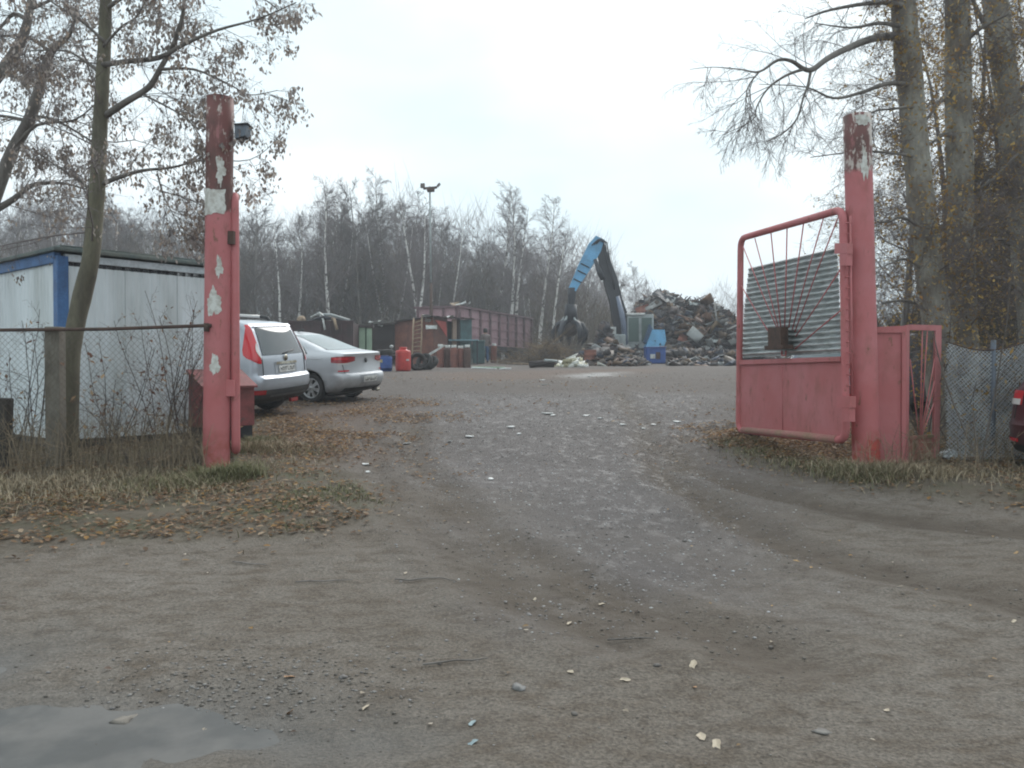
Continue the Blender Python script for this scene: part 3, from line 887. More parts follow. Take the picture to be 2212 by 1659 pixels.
rf = thing('netting_fence', 'sagging grey wire netting fence right of the wicket, tangled with brambles', 'fence', P(2130, 1000, 9.9))
A, B = P(2042, 1000, 9.95), P(2420, 1000, 10.05); A.z = B.z = 0
sag = lambda u: -.10 * math.sin(math.pi * min(1, u * 2.2 if u < .45 else (u - .45) * 1.8)) - .02
M_NET = mat('grey_netting', (.40, .43, .45), .7, col2=(.24, .25, .26), sc=4)
S = link_mesh(A, B, .22, 1.70, .034, .0042, rough=.03, topf=sag)
o = segs_obj('wire_net', S, M_NET); o.parent = rf; o.data.transform(rf.matrix_basis.inverted()); tag(o, kind='stuff')
S = link_mesh(A + Vector((0, .05, 0)), B + Vector((0, .05, 0)), .22, 1.66, .05, .0045, rough=.05, topf=sag)
o = segs_obj('wire_net', S, M_NET); o.parent = rf; o.data.transform(rf.matrix_basis.inverted()); tag(o, kind='stuff')
pts = [A + (B - A) * (k / 20) + Vector((0, 0, 1.71 + sag(k / 20))) for k in range(21)]
MB().tube(pts, .008, 5).build('top_wire', M_RUST, rf, world=True)
for px in (2144, 2290):
    p0, p1 = P(px, 1005, 10.0), P(px + 2, 735, 10.0)
    MB().tube([p0, p1], .03, 8).build('post', mat('post_blue_grey', (.10, .12, .15), .7), rf, world=True)

# ------------------------------------------------------------------ red steel box behind the left post
bx = thing('steel_box', 'dark red steel box with a sloping lid, half hidden behind the left gate post', 'metal box', (-4.2, 11.3, .35), (0, 0, math.atan2(.765, .643)))
M_BOX = mat('box_red', (.21, .055, .055), .7, col2=(.13, .042, .04), sc=4, bmp=.2)
L, D_, z_0, z_1 = .80, .36, -.02, .86
mb = MB()
mb.slab([(0, 0, .22), (0, D_, .22), (0, D_, z_1 + .12), (0, 0, z_1 - .1)], (L, 0, 0)); mb.build('body', M_BOX, bx)
MB().slab([(-.03, -.04, z_1 - .105), (-.03, -.04, z_1 - .075), (-.03, D_ + .02, z_1 + .155), (-.03, D_ + .02, z_1 + .123)], (L + .06, 0, 0)).build('lid', M_BOX, bx)
MB().box((L / 2, D_ / 2, .06), (L - .04, D_ - .04, .32)).build('plinth', M_DARK, bx)

# ------------------------------------------------------------------ site cabin
cab = thing('site_cabin', 'white panelled site cabin with blue corner post and blue roof band behind the fence', 'cabin', (-5.76, 10.6, .32), (0, 0, math.atan2(.765, .643)))
# local x along the short end (to the right and away), local y along the long side (to the left and away)
CL, CW, Z0, Z1 = 6.0, 2.44, .14, 2.42
M_CPAN = mat('cabin_panel', (.72, .78, .81), .55, col2=(.50, .54, .54), sc=2.2, stretch=(1, 1, .16), lo=.42, hi=.72, fine=.10)
M_BLUE = mat('cabin_blue', (.06, .16, .36), .55, col2=(.045, .11, .25), sc=4)
M_CBASE = mat('cabin_base', (.045, .05, .055), .8, col2=(.03, .032, .035), sc=4)
M_TRIM = mat('roof_trim', (.50, .55, .58), .4, .3, col2=(.38, .42, .44), sc=4)
mb = MB()
def rib_panel(a, w, side):
    n = max(4, int(w / .105)); out = []
    for i in range(n):
        x0 = a + w * i / n; q = w / n
        out += [(x0, .010), (x0 + q * .62, .010), (x0 + q * .72, .017), (x0 + q * .90, .017), (x0 + q * .98, .010)]
    out += [(a + w, .010), (a + w, .06), (a, .06)]
    return MB().slab([((u, v) if side == 0 else (v, u)) + (Z0,) for u, v in out], (0, 0, Z1 - Z0))
for k in range(3):      # short end: three panels
    w = (CW - .22) / 3
    rib_panel(.115 + w * k + .003, w - .006, 0).build('wall_panel', M_CPAN, cab)
for k in range(5):      # long side
    w = (CL - .22) / 5
    rib_panel(.115 + w * k + .003, w - .006, 1).build('wall_panel', M_CPAN, cab)
for p, sx, sy in (((CW - .035, CL / 2), .05, CL - .2), ((CW / 2, CL - .035), CW - .2, .05)):
    MB().box((*p, (Z0 + Z1) / 2), (sx, sy, Z1 - Z0)).build('wall_panel', M_CPAN, cab)
for x, y in ((.05, .05), (CW - .05, .05), (.05, CL - .05), (CW - .05, CL - .05)):
    MB().box((x, y, (Z0 + Z1) / 2 + .02), (.14, .14, Z1 - Z0 + .1), bev=.01).build('corner_post', M_BLUE, cab)
MB().box((.02, CL / 2, Z1 + .05), (.09, CL - .16, .14), bev=.008).build('roof_band', M_BLUE, cab)
MB().box((CW / 2, .02, Z1 + .05), (CW - .16, .07, .10), bev=.008).build('roof_band', M_TRIM, cab, label='pale galvanised roof edge')
MB().box((CW / 2, .06, Z1 - .025), (CW - .14, .10, .05)).build('drip_rail', M_DARK, cab)
mb = MB(); mb.box((CW / 2, CL / 2, Z1 + .145), (CW + .16, CL + .16, .05), bev=.01); mb.box((CW / 2, CL / 2, Z1 + .19), (CW - .1, CL - .1, .05)); mb.build('roof', mat('cabin_roof', (.10, .13, .13), .8, col2=(.16, .17, .15), sc=2), cab)
MB().box((CW / 2, CL / 2, Z0 - .10), (CW - .05, CL - .05, .20)).build('base_frame', M_CBASE, cab)
for x in (.3, CW - .3):
    for y in (.3, CL / 2, CL - .3):
        MB().box((x, y, -.22), (.4, .3, .26)).build('support_block', mat('block_grey', (.12, .12, .11), .9), cab)
# ------------------------------------------------------------------ cars
def paint(name, col, met=.6, rough=.32, dirt=(.12, .11, .10)):
    m, n, l, b = nt(name)
    tc = n.new('ShaderNodeTexCoord').outputs['Object']
    sp = n.new('ShaderNodeSeparateXYZ'); l.new(tc, sp.inputs[0])
    mr = n.new('ShaderNodeMapRange'); l.new(sp.outputs['Z'], mr.inputs[0])
    mr.inputs[1].default_value = .75; mr.inputs[2].default_value = .2
    mm = n.new('ShaderNodeMath'); mm.operation = 'MULTIPLY'
    l.new(mr.outputs[0], mm.inputs[0]); l.new(ramp(n, l, noise(n, l, 5, 5, .6, tc), .3, .7, (.15, .15, .15), (.8, .8, .8)), mm.inputs[1])
    c = mixc(n, l, ramp(n, l, noise(n, l, 2, 3, .5, tc), .4, .7, (0, 0, 0), (.25, .25, .25)), col, tuple(v * .8 for v in col))
    c = mixc(n, l, mm.outputs[0], c, dirt)
    l.new(c, b.inputs['Base Color'])
    b.inputs['Metallic'].default_value = met
    rr = n.new('ShaderNodeMapRange'); l.new(mm.outputs[0], rr.inputs[0]); rr.inputs[3].default_value = rough; rr.inputs[4].default_value = .75
    l.new(rr.outputs[0], b.inputs['Roughness'])
    b.inputs['Coat Weight'].default_value = .4; b.inputs['Coat Roughness'].default_value = .12
    return m

M_SILVER = paint('silver_paint', (.52, .535, .56), .45, .38)
M_SILVER2 = paint('silver_paint_suv', (.42, .45, .50), .45, .34)
M_MAROON = paint('maroon_paint', (.075, .010, .016), .2, .28)
M_GREYCAR = paint('grey_blue_paint', (.10, .115, .15), .4, .35)
M_GLASS = glass_mat('car_glass', (.012, .014, .017))
M_GLASSP = glass_mat('car_glass_pale', (.10, .13, .13), .08)
M_TYRE = mat('tyre_rubber', (.020, .020, .021), .85, col2=(.035, .032, .030), sc=9)
M_BLACKP = mat('black_plastic', (.022, .023, .026), .6, col2=(.04, .038, .036), sc=6)
M_RIM = mat('wheel_rim', (.48, .49, .50), .4, .5, col2=(.25, .24, .23), sc=9)
def lens(name, col):
    m, n, l, b = nt(name)
    b.inputs['Base Color'].default_value = (*col, 1); b.inputs['Roughness'].default_value = .18
    b.inputs['Coat Weight'].default_value = .8; b.inputs['Coat Roughness'].default_value = .05
    return m
M_REDL = lens('red_lens', (.55, .012, .022))
M_REDD = lens('red_lens_dark', (.28, .008, .014))
M_CLEAR = lens('clear_lens', (.62, .60, .58))
M_PLATE = mat('plate_white', (.68, .68, .66), .5, col2=(.5, .48, .45), sc=9)
M_PLATETXT = mat('plate_black', (.03, .03, .03), .6)
M_CHROME = mat('chrome_dirty', (.50, .47, .40), .3, .8, col2=(.26, .22, .16), sc=9)

class Body:
    """a car body stacked from rounded plan outlines; local +y is the driving direction, rear at y = 0"""
    KEYS = ('z', 'yr', 'yf', 'w', 'rr', 'br')
    def __init__(s, keys, wf=.10): s.k = [dict(zip(s.KEYS, t)) for t in keys]; s.wf = wf
    def at(s, z):
        ks = s.k
        if z <= ks[0]['z']: return dict(ks[0])
        for a, b in zip(ks, ks[1:]):
            if z <= b['z']:
                t = (z - a['z']) / (b['z'] - a['z'] + 1e-9); return {q: a[q] + (b[q] - a[q]) * t for q in s.KEYS}
        return dict(ks[-1])
    def taper(s, y, c):     # plan narrowing towards the nose
        t = max(0, (y - c['yr'] - 2.6) / 2.0); return 1 - s.wf * t * t
    def half(s, c, n_edge=8, n_cor=6, n_side=26):
        w, rr, br, yr, yf = c['w'], min(c['rr'], c['w'] * .9), c['br'], c['yr'], c['yf']
        rf = min(.35, (yf - yr) * .3, w * .8)
        out = []
        for i in range(n_edge + 1):
            x = (w - rr) * i / n_edge; out.append((x, yr + br * (x / w) ** 2))
        y0 = yr + br * ((w - rr) / w) ** 2
        for i in range(1, n_cor + 1):
            a = math.pi / 2 * i / n_cor; out.append((w - rr + rr * math.sin(a), y0 + rr * (1 - math.cos(a))))
        ys, ye = y0 + rr, yf - rf - .1
        for i in range(1, n_side + 1):
            y = ys + (ye - ys) * i / n_side; out.append((w, y))
        for i in range(1, n_cor + 1):
            a = math.pi / 2 * i / n_cor; out.append((w - rf + rf * math.cos(a), ye + rf * math.sin(a)))
        for i in range(1, n_edge + 1):
            x = (w - rf) * (1 - i / n_edge); out.append((x, yf - .1 * (x / w) ** 2))
        return [(x * s.taper(y, c), y) for x, y in out]
    def pt(s, sl, z, e=0.0):
        """point on the skin at arc length sl from the rear centre (+ right, - left)"""
        def raw(sl, z):
            h = s.half(s.at(z)); q = abs(sl); acc = 0
            for a, b in zip(h, h[1:]):
                d = math.hypot(b[0] - a[0], b[1] - a[1])
                if acc + d >= q:
                    t = (q - acc) / (d + 1e-9); x, y = a[0] + (b[0] - a[0]) * t, a[1] + (b[1] - a[1]) * t; break
                acc += d
            else: x, y = h[-1]
            return Vector((x if sl >= 0 else -x, y, z))
        p = raw(sl, z)
        if e:
            a = raw(sl + .012, z) - raw(sl - .012, z); b = raw(sl, z + .012) - raw(sl, z - .012)
            n = a.cross(b); n.normalize()
            p = p + n * e
        return p
    def mesh(s, zs):
        rings = []
        for z in zs:
            h = s.half(s.at(z)); ring = [(x, y, z) for x, y in h] + [(-x, y, z) for x, y in h[-2:0:-1]]
            rings.append(ring)
        n = len(rings[0]); V = [p for r in rings for p in r]; Fs = []
        for i in range(len(rings) - 1):
            for k in range(n): Fs.append((i * n + k, i * n + (k + 1) % n, (i + 1) * n + (k + 1) % n, (i + 1) * n + k))
        Fs.append(tuple(range(n - 1, -1, -1))); o = (len(rings) - 1) * n; Fs.append(tuple(o + k for k in range(n)))
        return V, Fs
    def patch(s, cols, nz=8, e=.008):
        """cols: (arc length at bottom, arc length at top, z bottom, z top) across the patch"""
        rows = []
        for i in range(nz + 1):
            t = i / nz; row = []
            for (s0, s1, a, b) in cols: row.append(s.pt(s0 + (s1 - s0) * t, a + (b - a) * t, e))
            rows.append(row)
        return rows
    def sx(s, y, z):
        c = s.at(z); return c['w'] * s.taper(y, c)

def lerp_cols(c0, c1, n):
    return [tuple(a + (b - a) * i / n for a, b in zip(c0, c1)) for i in range(n + 1)]

def side_patch(bd, sgn, top, bot, n=10, nz=6, e=.008):
    """window on the flank: polylines (y,z) along its top and bottom edge"""
    def along(pl, t):
        t *= len(pl) - 1; i = min(int(t), len(pl) - 2); f = t - i
        return tuple(a + (b - a) * f for a, b in zip(pl[i], pl[i + 1]))
    rows = []
    for i in range(nz + 1):
        v = i / nz; row = []
        for k in range(n + 1):
            a, b = along(bot, k / n), along(top, k / n); y, z = a[0] + (b[0] - a[0]) * v, a[1] + (b[1] - a[1]) * v
            row.append((sgn * (bd.sx(y, z) + e), y, z))
        rows.append(row)
    return rows

def wheel(parent, x, y, r, wd, rim_m, spokes=7):
    out = 1 if x > 0 else -1
    M = Matrix.Translation((x, y, r)) @ Euler((0, R(90) * out, 0)).to_matrix().to_4x4()
    h = wd / 2; ri = r * .68
    prof = [(ri, -h * .8), (r * .86, -h), (r * .96, -h * .86), (r, -h * .6), (r, h * .6), (r * .96, h * .86), (r * .86, h), (ri, h * .8), (ri * .96, h * .4), (ri * .96, -h * .4)]
    w = MB(); w.lathe(prof, 36, M, closed=True)
    w.lathe([(0.001, h * .0), (ri * .97, h * .0)], 30, M)
    o = w.build('wheel', M_TYRE, parent)
    rm = MB()
    rm.lathe([(ri, h * .82), (ri * .93, h * .86), (ri * .88, h * .55), (ri * .96, h * .3), (ri, h * .3)], 36, M, closed=True)
    rm.lathe([(.001, h * .74), (ri * .2, h * .72), (ri * .25, h * .45)], 18, M)
    for k in range(spokes):
        a = 6.2832 * k / spokes
        Q = []
        for rr, hw, z in ((ri * .18, ri * .16, h * .70), (ri * .55, ri * .15, h * .72), (ri * .92, ri * .22, h * .66)):
            for sg in (-1, 1):
                p = Vector((rr * math.cos(a) - sg * hw * math.sin(a), rr * math.sin(a) + sg * hw * math.cos(a), z)); Q.append(M @ p)
        rm.add(Q, [(0, 1, 3, 2), (2, 3, 5, 4)], 0, True)
    rm.build('rim', rim_m, o)
    return o

def car(name, label, keys, zs, paint_m, loc, heading, wheels, slope=True, wf=.10):
    """loc: ground point under the rear axle centre; heading: yaw of the driving direction"""
    root = thing(name, label, 'car')
    up = Vector((0, 0, 1))
    if slope:
        e_ = .6; gx = (hz1(loc[0] + e_, loc[1]) - hz1(loc[0] - e_, loc[1])) / (2 * e_)
        gy = float(z0(loc[1] + 1.5) - z0(loc[1] - 1.0)) / 2.5
        up = Vector((-gx * .3, -gy, 1)).normalized()
    f = Vector((-math.sin(heading), math.cos(heading), 0)); f = (f - up * f.dot(up)).normalized(); r = f.cross(up)
    M = Matrix((r, f, up)).transposed().to_4x4()
    ya, yb, tr, wr, wd = wheels
    M.translation = Vector(loc) - M.to_3x3() @ Vector((0, ya, 0))
    root.matrix_basis = M
    bd = Body(keys, wf); V, Fs = bd.mesh(zs)
    mb = MB(); mb.add(V, Fs, 0, True); b = mb.build('body', [paint_m, M_BLACKP], root)
    b.data.shade_smooth() if hasattr(b.data, 'shade_smooth') else None
    b.data.set_sharp_from_angle(angle=R(38))
    # wheel wells
    cut = MB()
    for y in (ya, yb):
        for sg in (-1, 1):
            T = Matrix.Translation((sg * tr, y, wr + .01)) @ Euler((0, R(90), 0)).to_matrix().to_4x4()
            cut.lathe([(.001, -.32), (wr + .055, -.32), (wr + .055, .32), (.001, .32)], 32, T, mi=0)
    c = cut.build('cutter', M_BLACKP); c.matrix_basis = M.copy()
    md = b.modifiers.new('b', 'BOOLEAN'); md.object = c; md.operation = 'DIFFERENCE'; md.solver = 'EXACT'; md.material_mode = 'TRANSFER'
    bpy.context.view_layer.update()
    dg = bpy.context.evaluated_depsgraph_get()
    me = bpy.data.meshes.new_from_object(b.evaluated_get(dg)); b.modifiers.clear(); b.data = me
    bpy.data.objects.remove(c)
    for y in (ya, yb):
        for sg in (-1, 1): wheel(root, sg * (tr), y, wr, wd, M_RIM)
    # dark underbody
    MB().box((0, (ya + yb) / 2, keys[0][0] + .0), (1.1, yb - ya + .8, .12)).build('underbody', M_BLACKP, root)
    return root, bd

def plate(root, bd, z0_, z1_, hw, text_seed, e=.02, tilt=0):
    rows = bd.patch(lerp_cols((-hw, -hw, z0_, z1_), (hw, hw, z0_, z1_), 6), 2, e)
    p = MB().grid(rows, sm=False).build('number_plate', M_PLATE, root)
    rg = random.Random(text_seed); mb = MB(); h = z1_ - z0_
    x = -hw * .86
    while x < hw * .8:
        w = hw * .15
        if rg.random() < .9:
            q = lerp_cols((x, x, z0_ + h * .2, z1_ - h * .2), (x + w * .28, x + w * .28, z0_ + h * .2, z1_ - h * .2), 1); mb.grid(bd.patch(q, 1, e + .003), sm=False)
            zz = z0_ + h * rg.choice((.2, .45, .68)); q = lerp_cols((x, x, zz, zz + h * .13), (x + w, x + w, zz, zz + h * .13), 1); mb.grid(bd.patch(q, 1, e + .004), sm=False)
            if rg.random() < .6:
                q = lerp_cols((x + w * .75, x + w * .75, z0_ + h * .2, z1_ - h * .3), (x + w, x + w, z0_ + h * .2, z1_ - h * .3), 1); mb.grid(bd.patch(q, 1, e + .005), sm=False)
        x += w * 1.55
    mb.build('plate_lettering', M_PLATETXT, p)
    return p

def ring_line(bd, pts, r, n=5, e=.004):
    return MB().tube([bd.pt(a, z, e) for a, z in pts], r, n)

# ---- silver saloon
SED = [(.18, .42, 4.20, .74, .30, .06), (.25, .16, 4.36, .81, .30, .10), (.34, .05, 4.44, .845, .30, .12), (.46, .00, 4.47, .85, .28, .12), (.56, .00, 4.47, .85, .28, .12),
       (.60, .025, 4.46, .85, .27, .12), (.62, .10, 4.46, .848, .24, .10), (.72, .115, 4.43, .85, .22, .09), (.84, .12, 4.36, .848, .20, .09), (.92, .115, 4.20, .838, .20, .09),
       (.98, .10, 3.75, .82, .20, .10), (1.015, .09, 3.42, .80, .20, .11), (1.03, .13, 3.34, .785, .20, .10), (1.06, .42, 3.25, .765, .20, .08), (1.09, .62, 3.16, .745, .20, .07),
       (1.20, .92, 2.98, .705, .22, .07), (1.32, 1.24, 2.76, .655, .24, .07), (1.40, 1.50, 2.58, .61, .26, .07), (1.44, 1.74, 2.44, .56, .28, .06), (1.462, 2.0, 2.25, .42, .2, .03)]
ZS = [k[0] for k in SED]; ZS = sorted(set(ZS + [.30, .40, .51, .67, .78, .88, .95, 1.14, 1.26, 1.36, 1.42]))
sx_, sd = 668, 16.9
BETA = R(69)
# left rear wheel touches the ground at picture (668, 869)
lw = GP(668, 869)
ax_r = Vector((math.cos(BETA), math.sin(BETA), 0))
loc = Vector((lw[0], lw[1], 0)) + ax_r * .75 + Vector((.07, 0, 0)); loc.z = hz1(loc.x, loc.y) - .01
sedan, bd = car('parked_car', 'silver saloon car with wedge shaped red tail lamps, right of the tall silver car', SED, ZS, M_SILVER, loc, BETA, (.93, 3.53, .735, .305, .19))
sedan['group'] = 'cars parked inside the gate'
rows = bd.patch([(-.60 + 1.2 * i / 12, -.50 + 1.0 * i / 12, 1.085, 1.385) for i in range(13)], 10, .006)
MB().grid(rows).build('rear_window', M_GLASSP, sedan)
for sg in (-1, 1):
    MB().grid(side_patch(bd, sg, [(1.22, 1.20), (1.50, 1.33), (2.0, 1.40), (2.5, 1.38), (2.85, 1.22)], [(1.0, 1.01), (1.5, 1.0), (2.0, .99), (2.6, .985), (3.10, .99)])).build('side_window', M_GLASS, sedan)
    mb = MB(); mb.grid(bd.patch([(sg * (.40 + .60 * i / 10), sg * (.40 + .60 * i / 10), .875 - .035 * math.sin(math.pi * min(1, i / 10 * .9 + .05)) - .03 * i / 10, .935 + .03 * math.sin(math.pi * (.15 + .75 * i / 10))) for i in range(11)], 4, .010))
    tl = mb.build('tail_lamp', M_REDD, sedan)
    mb = MB(); mb.grid(bd.patch([(sg * (.62 + .34 * i / 6), sg * (.62 + .34 * i / 6), .895, .93) for i in range(7)], 2, .016)); mb.build('lamp_core', M_REDL, tl)
    mb = MB(); mb.grid(bd.patch([(sg * (.56 + .30 * i / 6), sg * (.56 + .30 * i / 6), .80, .825) for i in range(7)], 1, .012)); mb.build('lamp_strip', M_CLEAR, tl)
    MB().grid(bd.patch([(sg * (.60 + .26 * i / 6), sg * (.60 + .26 * i / 6), .655, .68) for i in range(7)], 1, .012)).build('reflector', M_REDL, sedan)
    ring_line(bd, [(sg * (.72 + .01 * k), .62 + .04 * k) for k in range(7)], .006).build('boot_seam', M_BLACKP, sedan)
    MB().tube([(sg * (bd.sx(y, .90) + .002), y, .905) for y in (.6, 1.2, 1.9, 2.6, 3.3, 3.9)], .006, 5).build('waist_crease', M_SILVER, sedan)
    MB().box((sg * .80, 3.0, 1.02), (.18, .10, .13), bev=.03).build('door_mirror', M_SILVER, sedan)
    MB().tube([(sg * (bd.sx(1.15, .6) + .001), 1.26 + .1 * abs(z - .6), z) for z in (.34, .5, .7, .9, .98)], .005, 5).build('door_seam', M_BLACKP, sedan)
    for y in (1.62, 2.68): MB().box((sg * (bd.sx(y, .87) + .012), y, .865), (.025, .17, .03), bev=.008).build('door_handle', M_SILVER, sedan)
MB().grid(bd.patch(lerp_cols((-.74, -.74, .24, .33), (.74, .74, .24, .33), 14), 3, .012)).build('bumper_valance', M_BLACKP, sedan)
plate(sedan, bd, .435, .545, .26, 4, .022)
MB().grid(bd.patch(lerp_cols((-.33, -.36, .405, .575), (.33, .36, .405, .575), 10), 3, .010)).build('plate_recess', mat('silver_darker', (.36, .37, .39), .45, .3), sedan)  # slightly darker silver patch laid on the skin around the plate
MB().lathe([(.001, .012), (.045, .012), (.05, 0)], 16, Matrix.Translation(bd.pt(0, .87, .008)) @ Euler((R(90), 0, 0)).to_matrix().to_4x4()).build('badge', M_BLACKP, sedan)
MB().box((0, 1.72, 1.485), (.05, .16, .05), rot=(R(-8), 0, 0), bev=.015).build('roof_fin', M_BLACKP, sedan)
MB().tube([(.45, .05, .22), (.45, .22, .22)], .03, 8).build('exhaust', M_CHROME, sedan)

# ---- tall silver estate with roof rails
SUV = [(.26, .34, 4.30, .80, .24, .05), (.33, .12, 4.46, .86, .24, .08), (.42, .03, 4.55, .885, .22, .09), (.52, .01, 4.6, .89, .22, .09), (.56, .0, 4.6, .89, .2, .09), (.70, .0, 4.62, .893, .2, .09),
       (.735, .03, 4.62, .893, .2, .09), (.755, .085, 4.6, .89, .17, .06), (.90, .10, 4.5, .89, .15, .05), (1.03, .115, 4.1, .885, .15, .05), (1.07, .125, 3.65, .875, .15, .05), (1.12, .145, 3.5, .862, .15, .05),
       (1.30, .22, 3.15, .815, .15, .05), (1.48, .30, 2.85, .765, .15, .05), (1.57, .345, 2.65, .735, .16, .05), (1.62, .40, 2.5, .71, .2, .05), (1.655, .55, 2.3, .66, .25, .05), (1.68, .9, 2.0, .52, .25, .04)]
ZS = sorted(set([k[0] for k in SUV] + [.30, .37, .47, .63, .82, .97, 1.2, 1.4, 1.6, 1.64]))
BS = R(75)
rwd = 15.7
rw = GP(580, 886); loc = Vector((rw[0], rw[1], 0)) - Vector((math.cos(BS), math.sin(BS), 0)) * .77; loc.z = hz1(loc.x, loc.y) - .01
suv, bd = car('parked_car', 'tall silver car with roof rails and long red corner lamps behind the left gate post', SUV, ZS, M_SILVER2, loc, BS, (.93, 3.56, .77, .355, .22))
suv['group'] = 'cars parked inside the gate'
MB().grid(bd.patch([(-.66 + 1.32 * i / 12, -.57 + 1.14 * i / 12, 1.09, 1.555) for i in range(13)], 8, .010)).build('rear_window', M_GLASS, suv)
for sg in (-1, 1):
    n = 10; rows = []
    for i in range(15):     # long lamp climbing the rear pillar, wide low and narrow high
        z = .955 + (1.60 - .955) * i / 14; t = i / 14
        inner = (.735 - .08 * t) if t > .25 else .735 + .0 * t
        outer = inner + (.30 - .18 * abs(t - .28) - .17 * max(0, t - .35)) * (min(1, .25 + t / .22))
        rows.append([bd.pt(sg * (inner + (outer - inner) * k / 6), z, .014) for k in range(7)])
    tl = MB().grid(rows).build('tail_lamp', M_REDL, suv)
    rows = [[bd.pt(sg * (.725 - .05 * (z - 1.05) + .060 * math.sin(math.pi * (z - 1.02) / .28) * k), z, .022) for k in (0, .5, 1)] for z in [1.03 + .27 * i / 8 for i in range(9)]]
    MB().grid(rows).build('clear_lens', M_CLEAR, tl)
    MB().grid(bd.patch([(sg * (.72 + .22 * i / 6), sg * (.72 + .22 * i / 6), .44, .515) for i in range(7)], 1, .02)).build('reflector', M_REDD, suv)
    MB().grid(side_patch(bd, sg, [(.75, 1.50), (1.5, 1.56), (2.2, 1.56), (2.9, 1.42)], [(.62, 1.13), (1.5, 1.09), (2.3, 1.08), (3.25, 1.09)])).build('side_window', M_GLASS, suv)
    MB().tube([(sg * .66, .75, 1.60), (sg * .66, .86, 1.725), (sg * .66, 1.0, 1.745)], [.030, .034, .03], 8).build('rail_foot', M_BLACKP, suv)
    MB().tube([(sg * .66, .98, 1.742), (sg * .66, 1.5, 1.765), (sg * .66, 2.3, 1.755), (sg * .66, 2.6, 1.65)], .026, 8).build('roof_rail', M_CLEAR, suv)
    MB().box((sg * .92, 3.0, 1.12), (.2, .12, .17), bev=.03).build('door_mirror', M_SILVER2, suv)
    ring_line(bd, [(sg * .70, .76 + .05 * k) for k in range(7)], .007).build('tailgate_seam', M_BLACKP, suv)
MB().grid(bd.patch(lerp_cols((-1.02, -1.02, .28, .515), (1.02, 1.02, .28, .515), 24), 5, .014)).build('lower_bumper', M_BLACKP, suv)
MB().grid(bd.patch(lerp_cols((-.6, -.6, .40, .43), (.6, .6, .40, .43), 14), 1, .026)).build('bumper_step', mat('grey_plastic', (.08, .085, .09), .5), suv)
plate(suv, bd, .79, .90, .26, 9, .022)
MB().grid(bd.patch(lerp_cols((-.36, -.36, .77, .935), (.36, .36, .77, .935), 10), 2, .008)).build('plate_recess', mat('suv_recess', (.40, .42, .45), .45, .3), suv)
mb = MB(); mb.grid(bd.patch(lerp_cols((-.35, -.33, .925, .97), (.35, .33, .925, .97), 10), 2, .03)); mb.build('chrome_strip', M_CHROME, suv)
MB().lathe([(.001, .012), (.05, .012), (.055, 0)], 16, Matrix.Translation(bd.pt(0, 1.03, .012)) @ Euler((R(90), 0, 0)).to_matrix().to_4x4()).build('badge', M_CHROME, suv)
MB().box((.28, .12, .27), (.22, .05, .07)).build('fog_lamp', M_REDD, suv)
MB().grid(bd.patch(lerp_cols((-.6, -.58, 1.565, 1.60), (.6, .58, 1.565, 1.60), 10), 2, .03)).build('roof_lip', M_SILVER2, suv)
MB().tube([bd.pt(-.05, 1.10, .02), bd.pt(.35, 1.15, .022)], .012, 5).build('wiper', M_BLACKP, suv)

# ---- dark maroon car at the right edge of the picture
HB = [(.20, .34, 4.1, .76, .25, .06), (.28, .10, 4.2, .83, .25, .1), (.40, .02, 4.25, .85, .25, .12), (.58, .0, 4.25, .855, .25, .12), (.63, .05, 4.25, .855, .22, .1), (.80, .09, 4.2, .855, .2, .08),
      (.95, .12, 3.9, .84, .18, .07), (1.0, .15, 3.4, .82, .18, .07), (1.2, .27, 3.0, .75, .18, .07), (1.38, .42, 2.6, .68, .2, .07), (1.45, .6, 2.4, .6, .2, .06), (1.48, 1.0, 2.1, .45, .2, .04)]
ZS = sorted(set([k[0] for k in HB] + [.34, .5, .7, .88, 1.1, 1.3, 1.42]))
def hatch(label, pm, loc, head, gl=M_GLASS):
    c, bd = car('parked_car', label, HB, ZS, pm, loc, head, (.85, 3.4, .73, .31, .2))
    MB().grid(bd.patch([(-.6 + 1.2 * i / 10, -.5 + 1.0 * i / 10, 1.0, 1.37) for i in range(11)], 6, .008)).build('rear_window', gl, c)
    for sg in (-1, 1):
        MB().grid(side_patch(bd, sg, [(.75, 1.28), (1.4, 1.40), (2.2, 1.40), (2.75, 1.20)], [(.7, 1.02), (1.4, .98), (2.2, .97), (3.1, .98)])).build('side_window', gl, c)
        tl = MB().grid(bd.patch([(sg * (.62 + .36 * i / 8), sg * (.62 + .36 * i / 8), .80, .955) for i in range(9)], 4, .012)).build('tail_lamp', M_REDL, c)
        MB().grid(bd.patch([(sg * (.64 + .32 * i / 8), sg * (.64 + .32 * i / 8), .80, .865) for i in range(9)], 2, .018)).build('clear_lens', M_CLEAR, tl)
        MB().grid(bd.patch([(sg * (.60 + .36 * i / 6), sg * (.60 + .36 * i / 6), .395, .43) for i in range(7)], 1, .016)).build('reflector', M_REDL, c)
        ring_line(bd, [(sg * (.70), .64 + .05 * k) for k in range(7)], .005).build('boot_seam', M_BLACKP, c)
        MB().tube([(sg * (bd.sx(y, 1.44) * .8), y, 1.46) for y in (.9, 1.6, 2.3)], .015, 6).build('roof_trim', M_CHROME, c)
        MB().tube([(sg * (bd.sx(y, .975) + .004), y, .975) for y in (.8, 1.5, 2.2, 3.0)], .010, 6).build('window_trim', M_CHROME, c)
    MB().grid(bd.patch(lerp_cols((-1.0, -1.0, .21, .36), (1.0, 1.0, .21, .36), 20), 4, .012)).build('bumper_valance', M_BLACKP, c)
    plate(c, bd, .66, .77, .26, 5, .02)
    return c

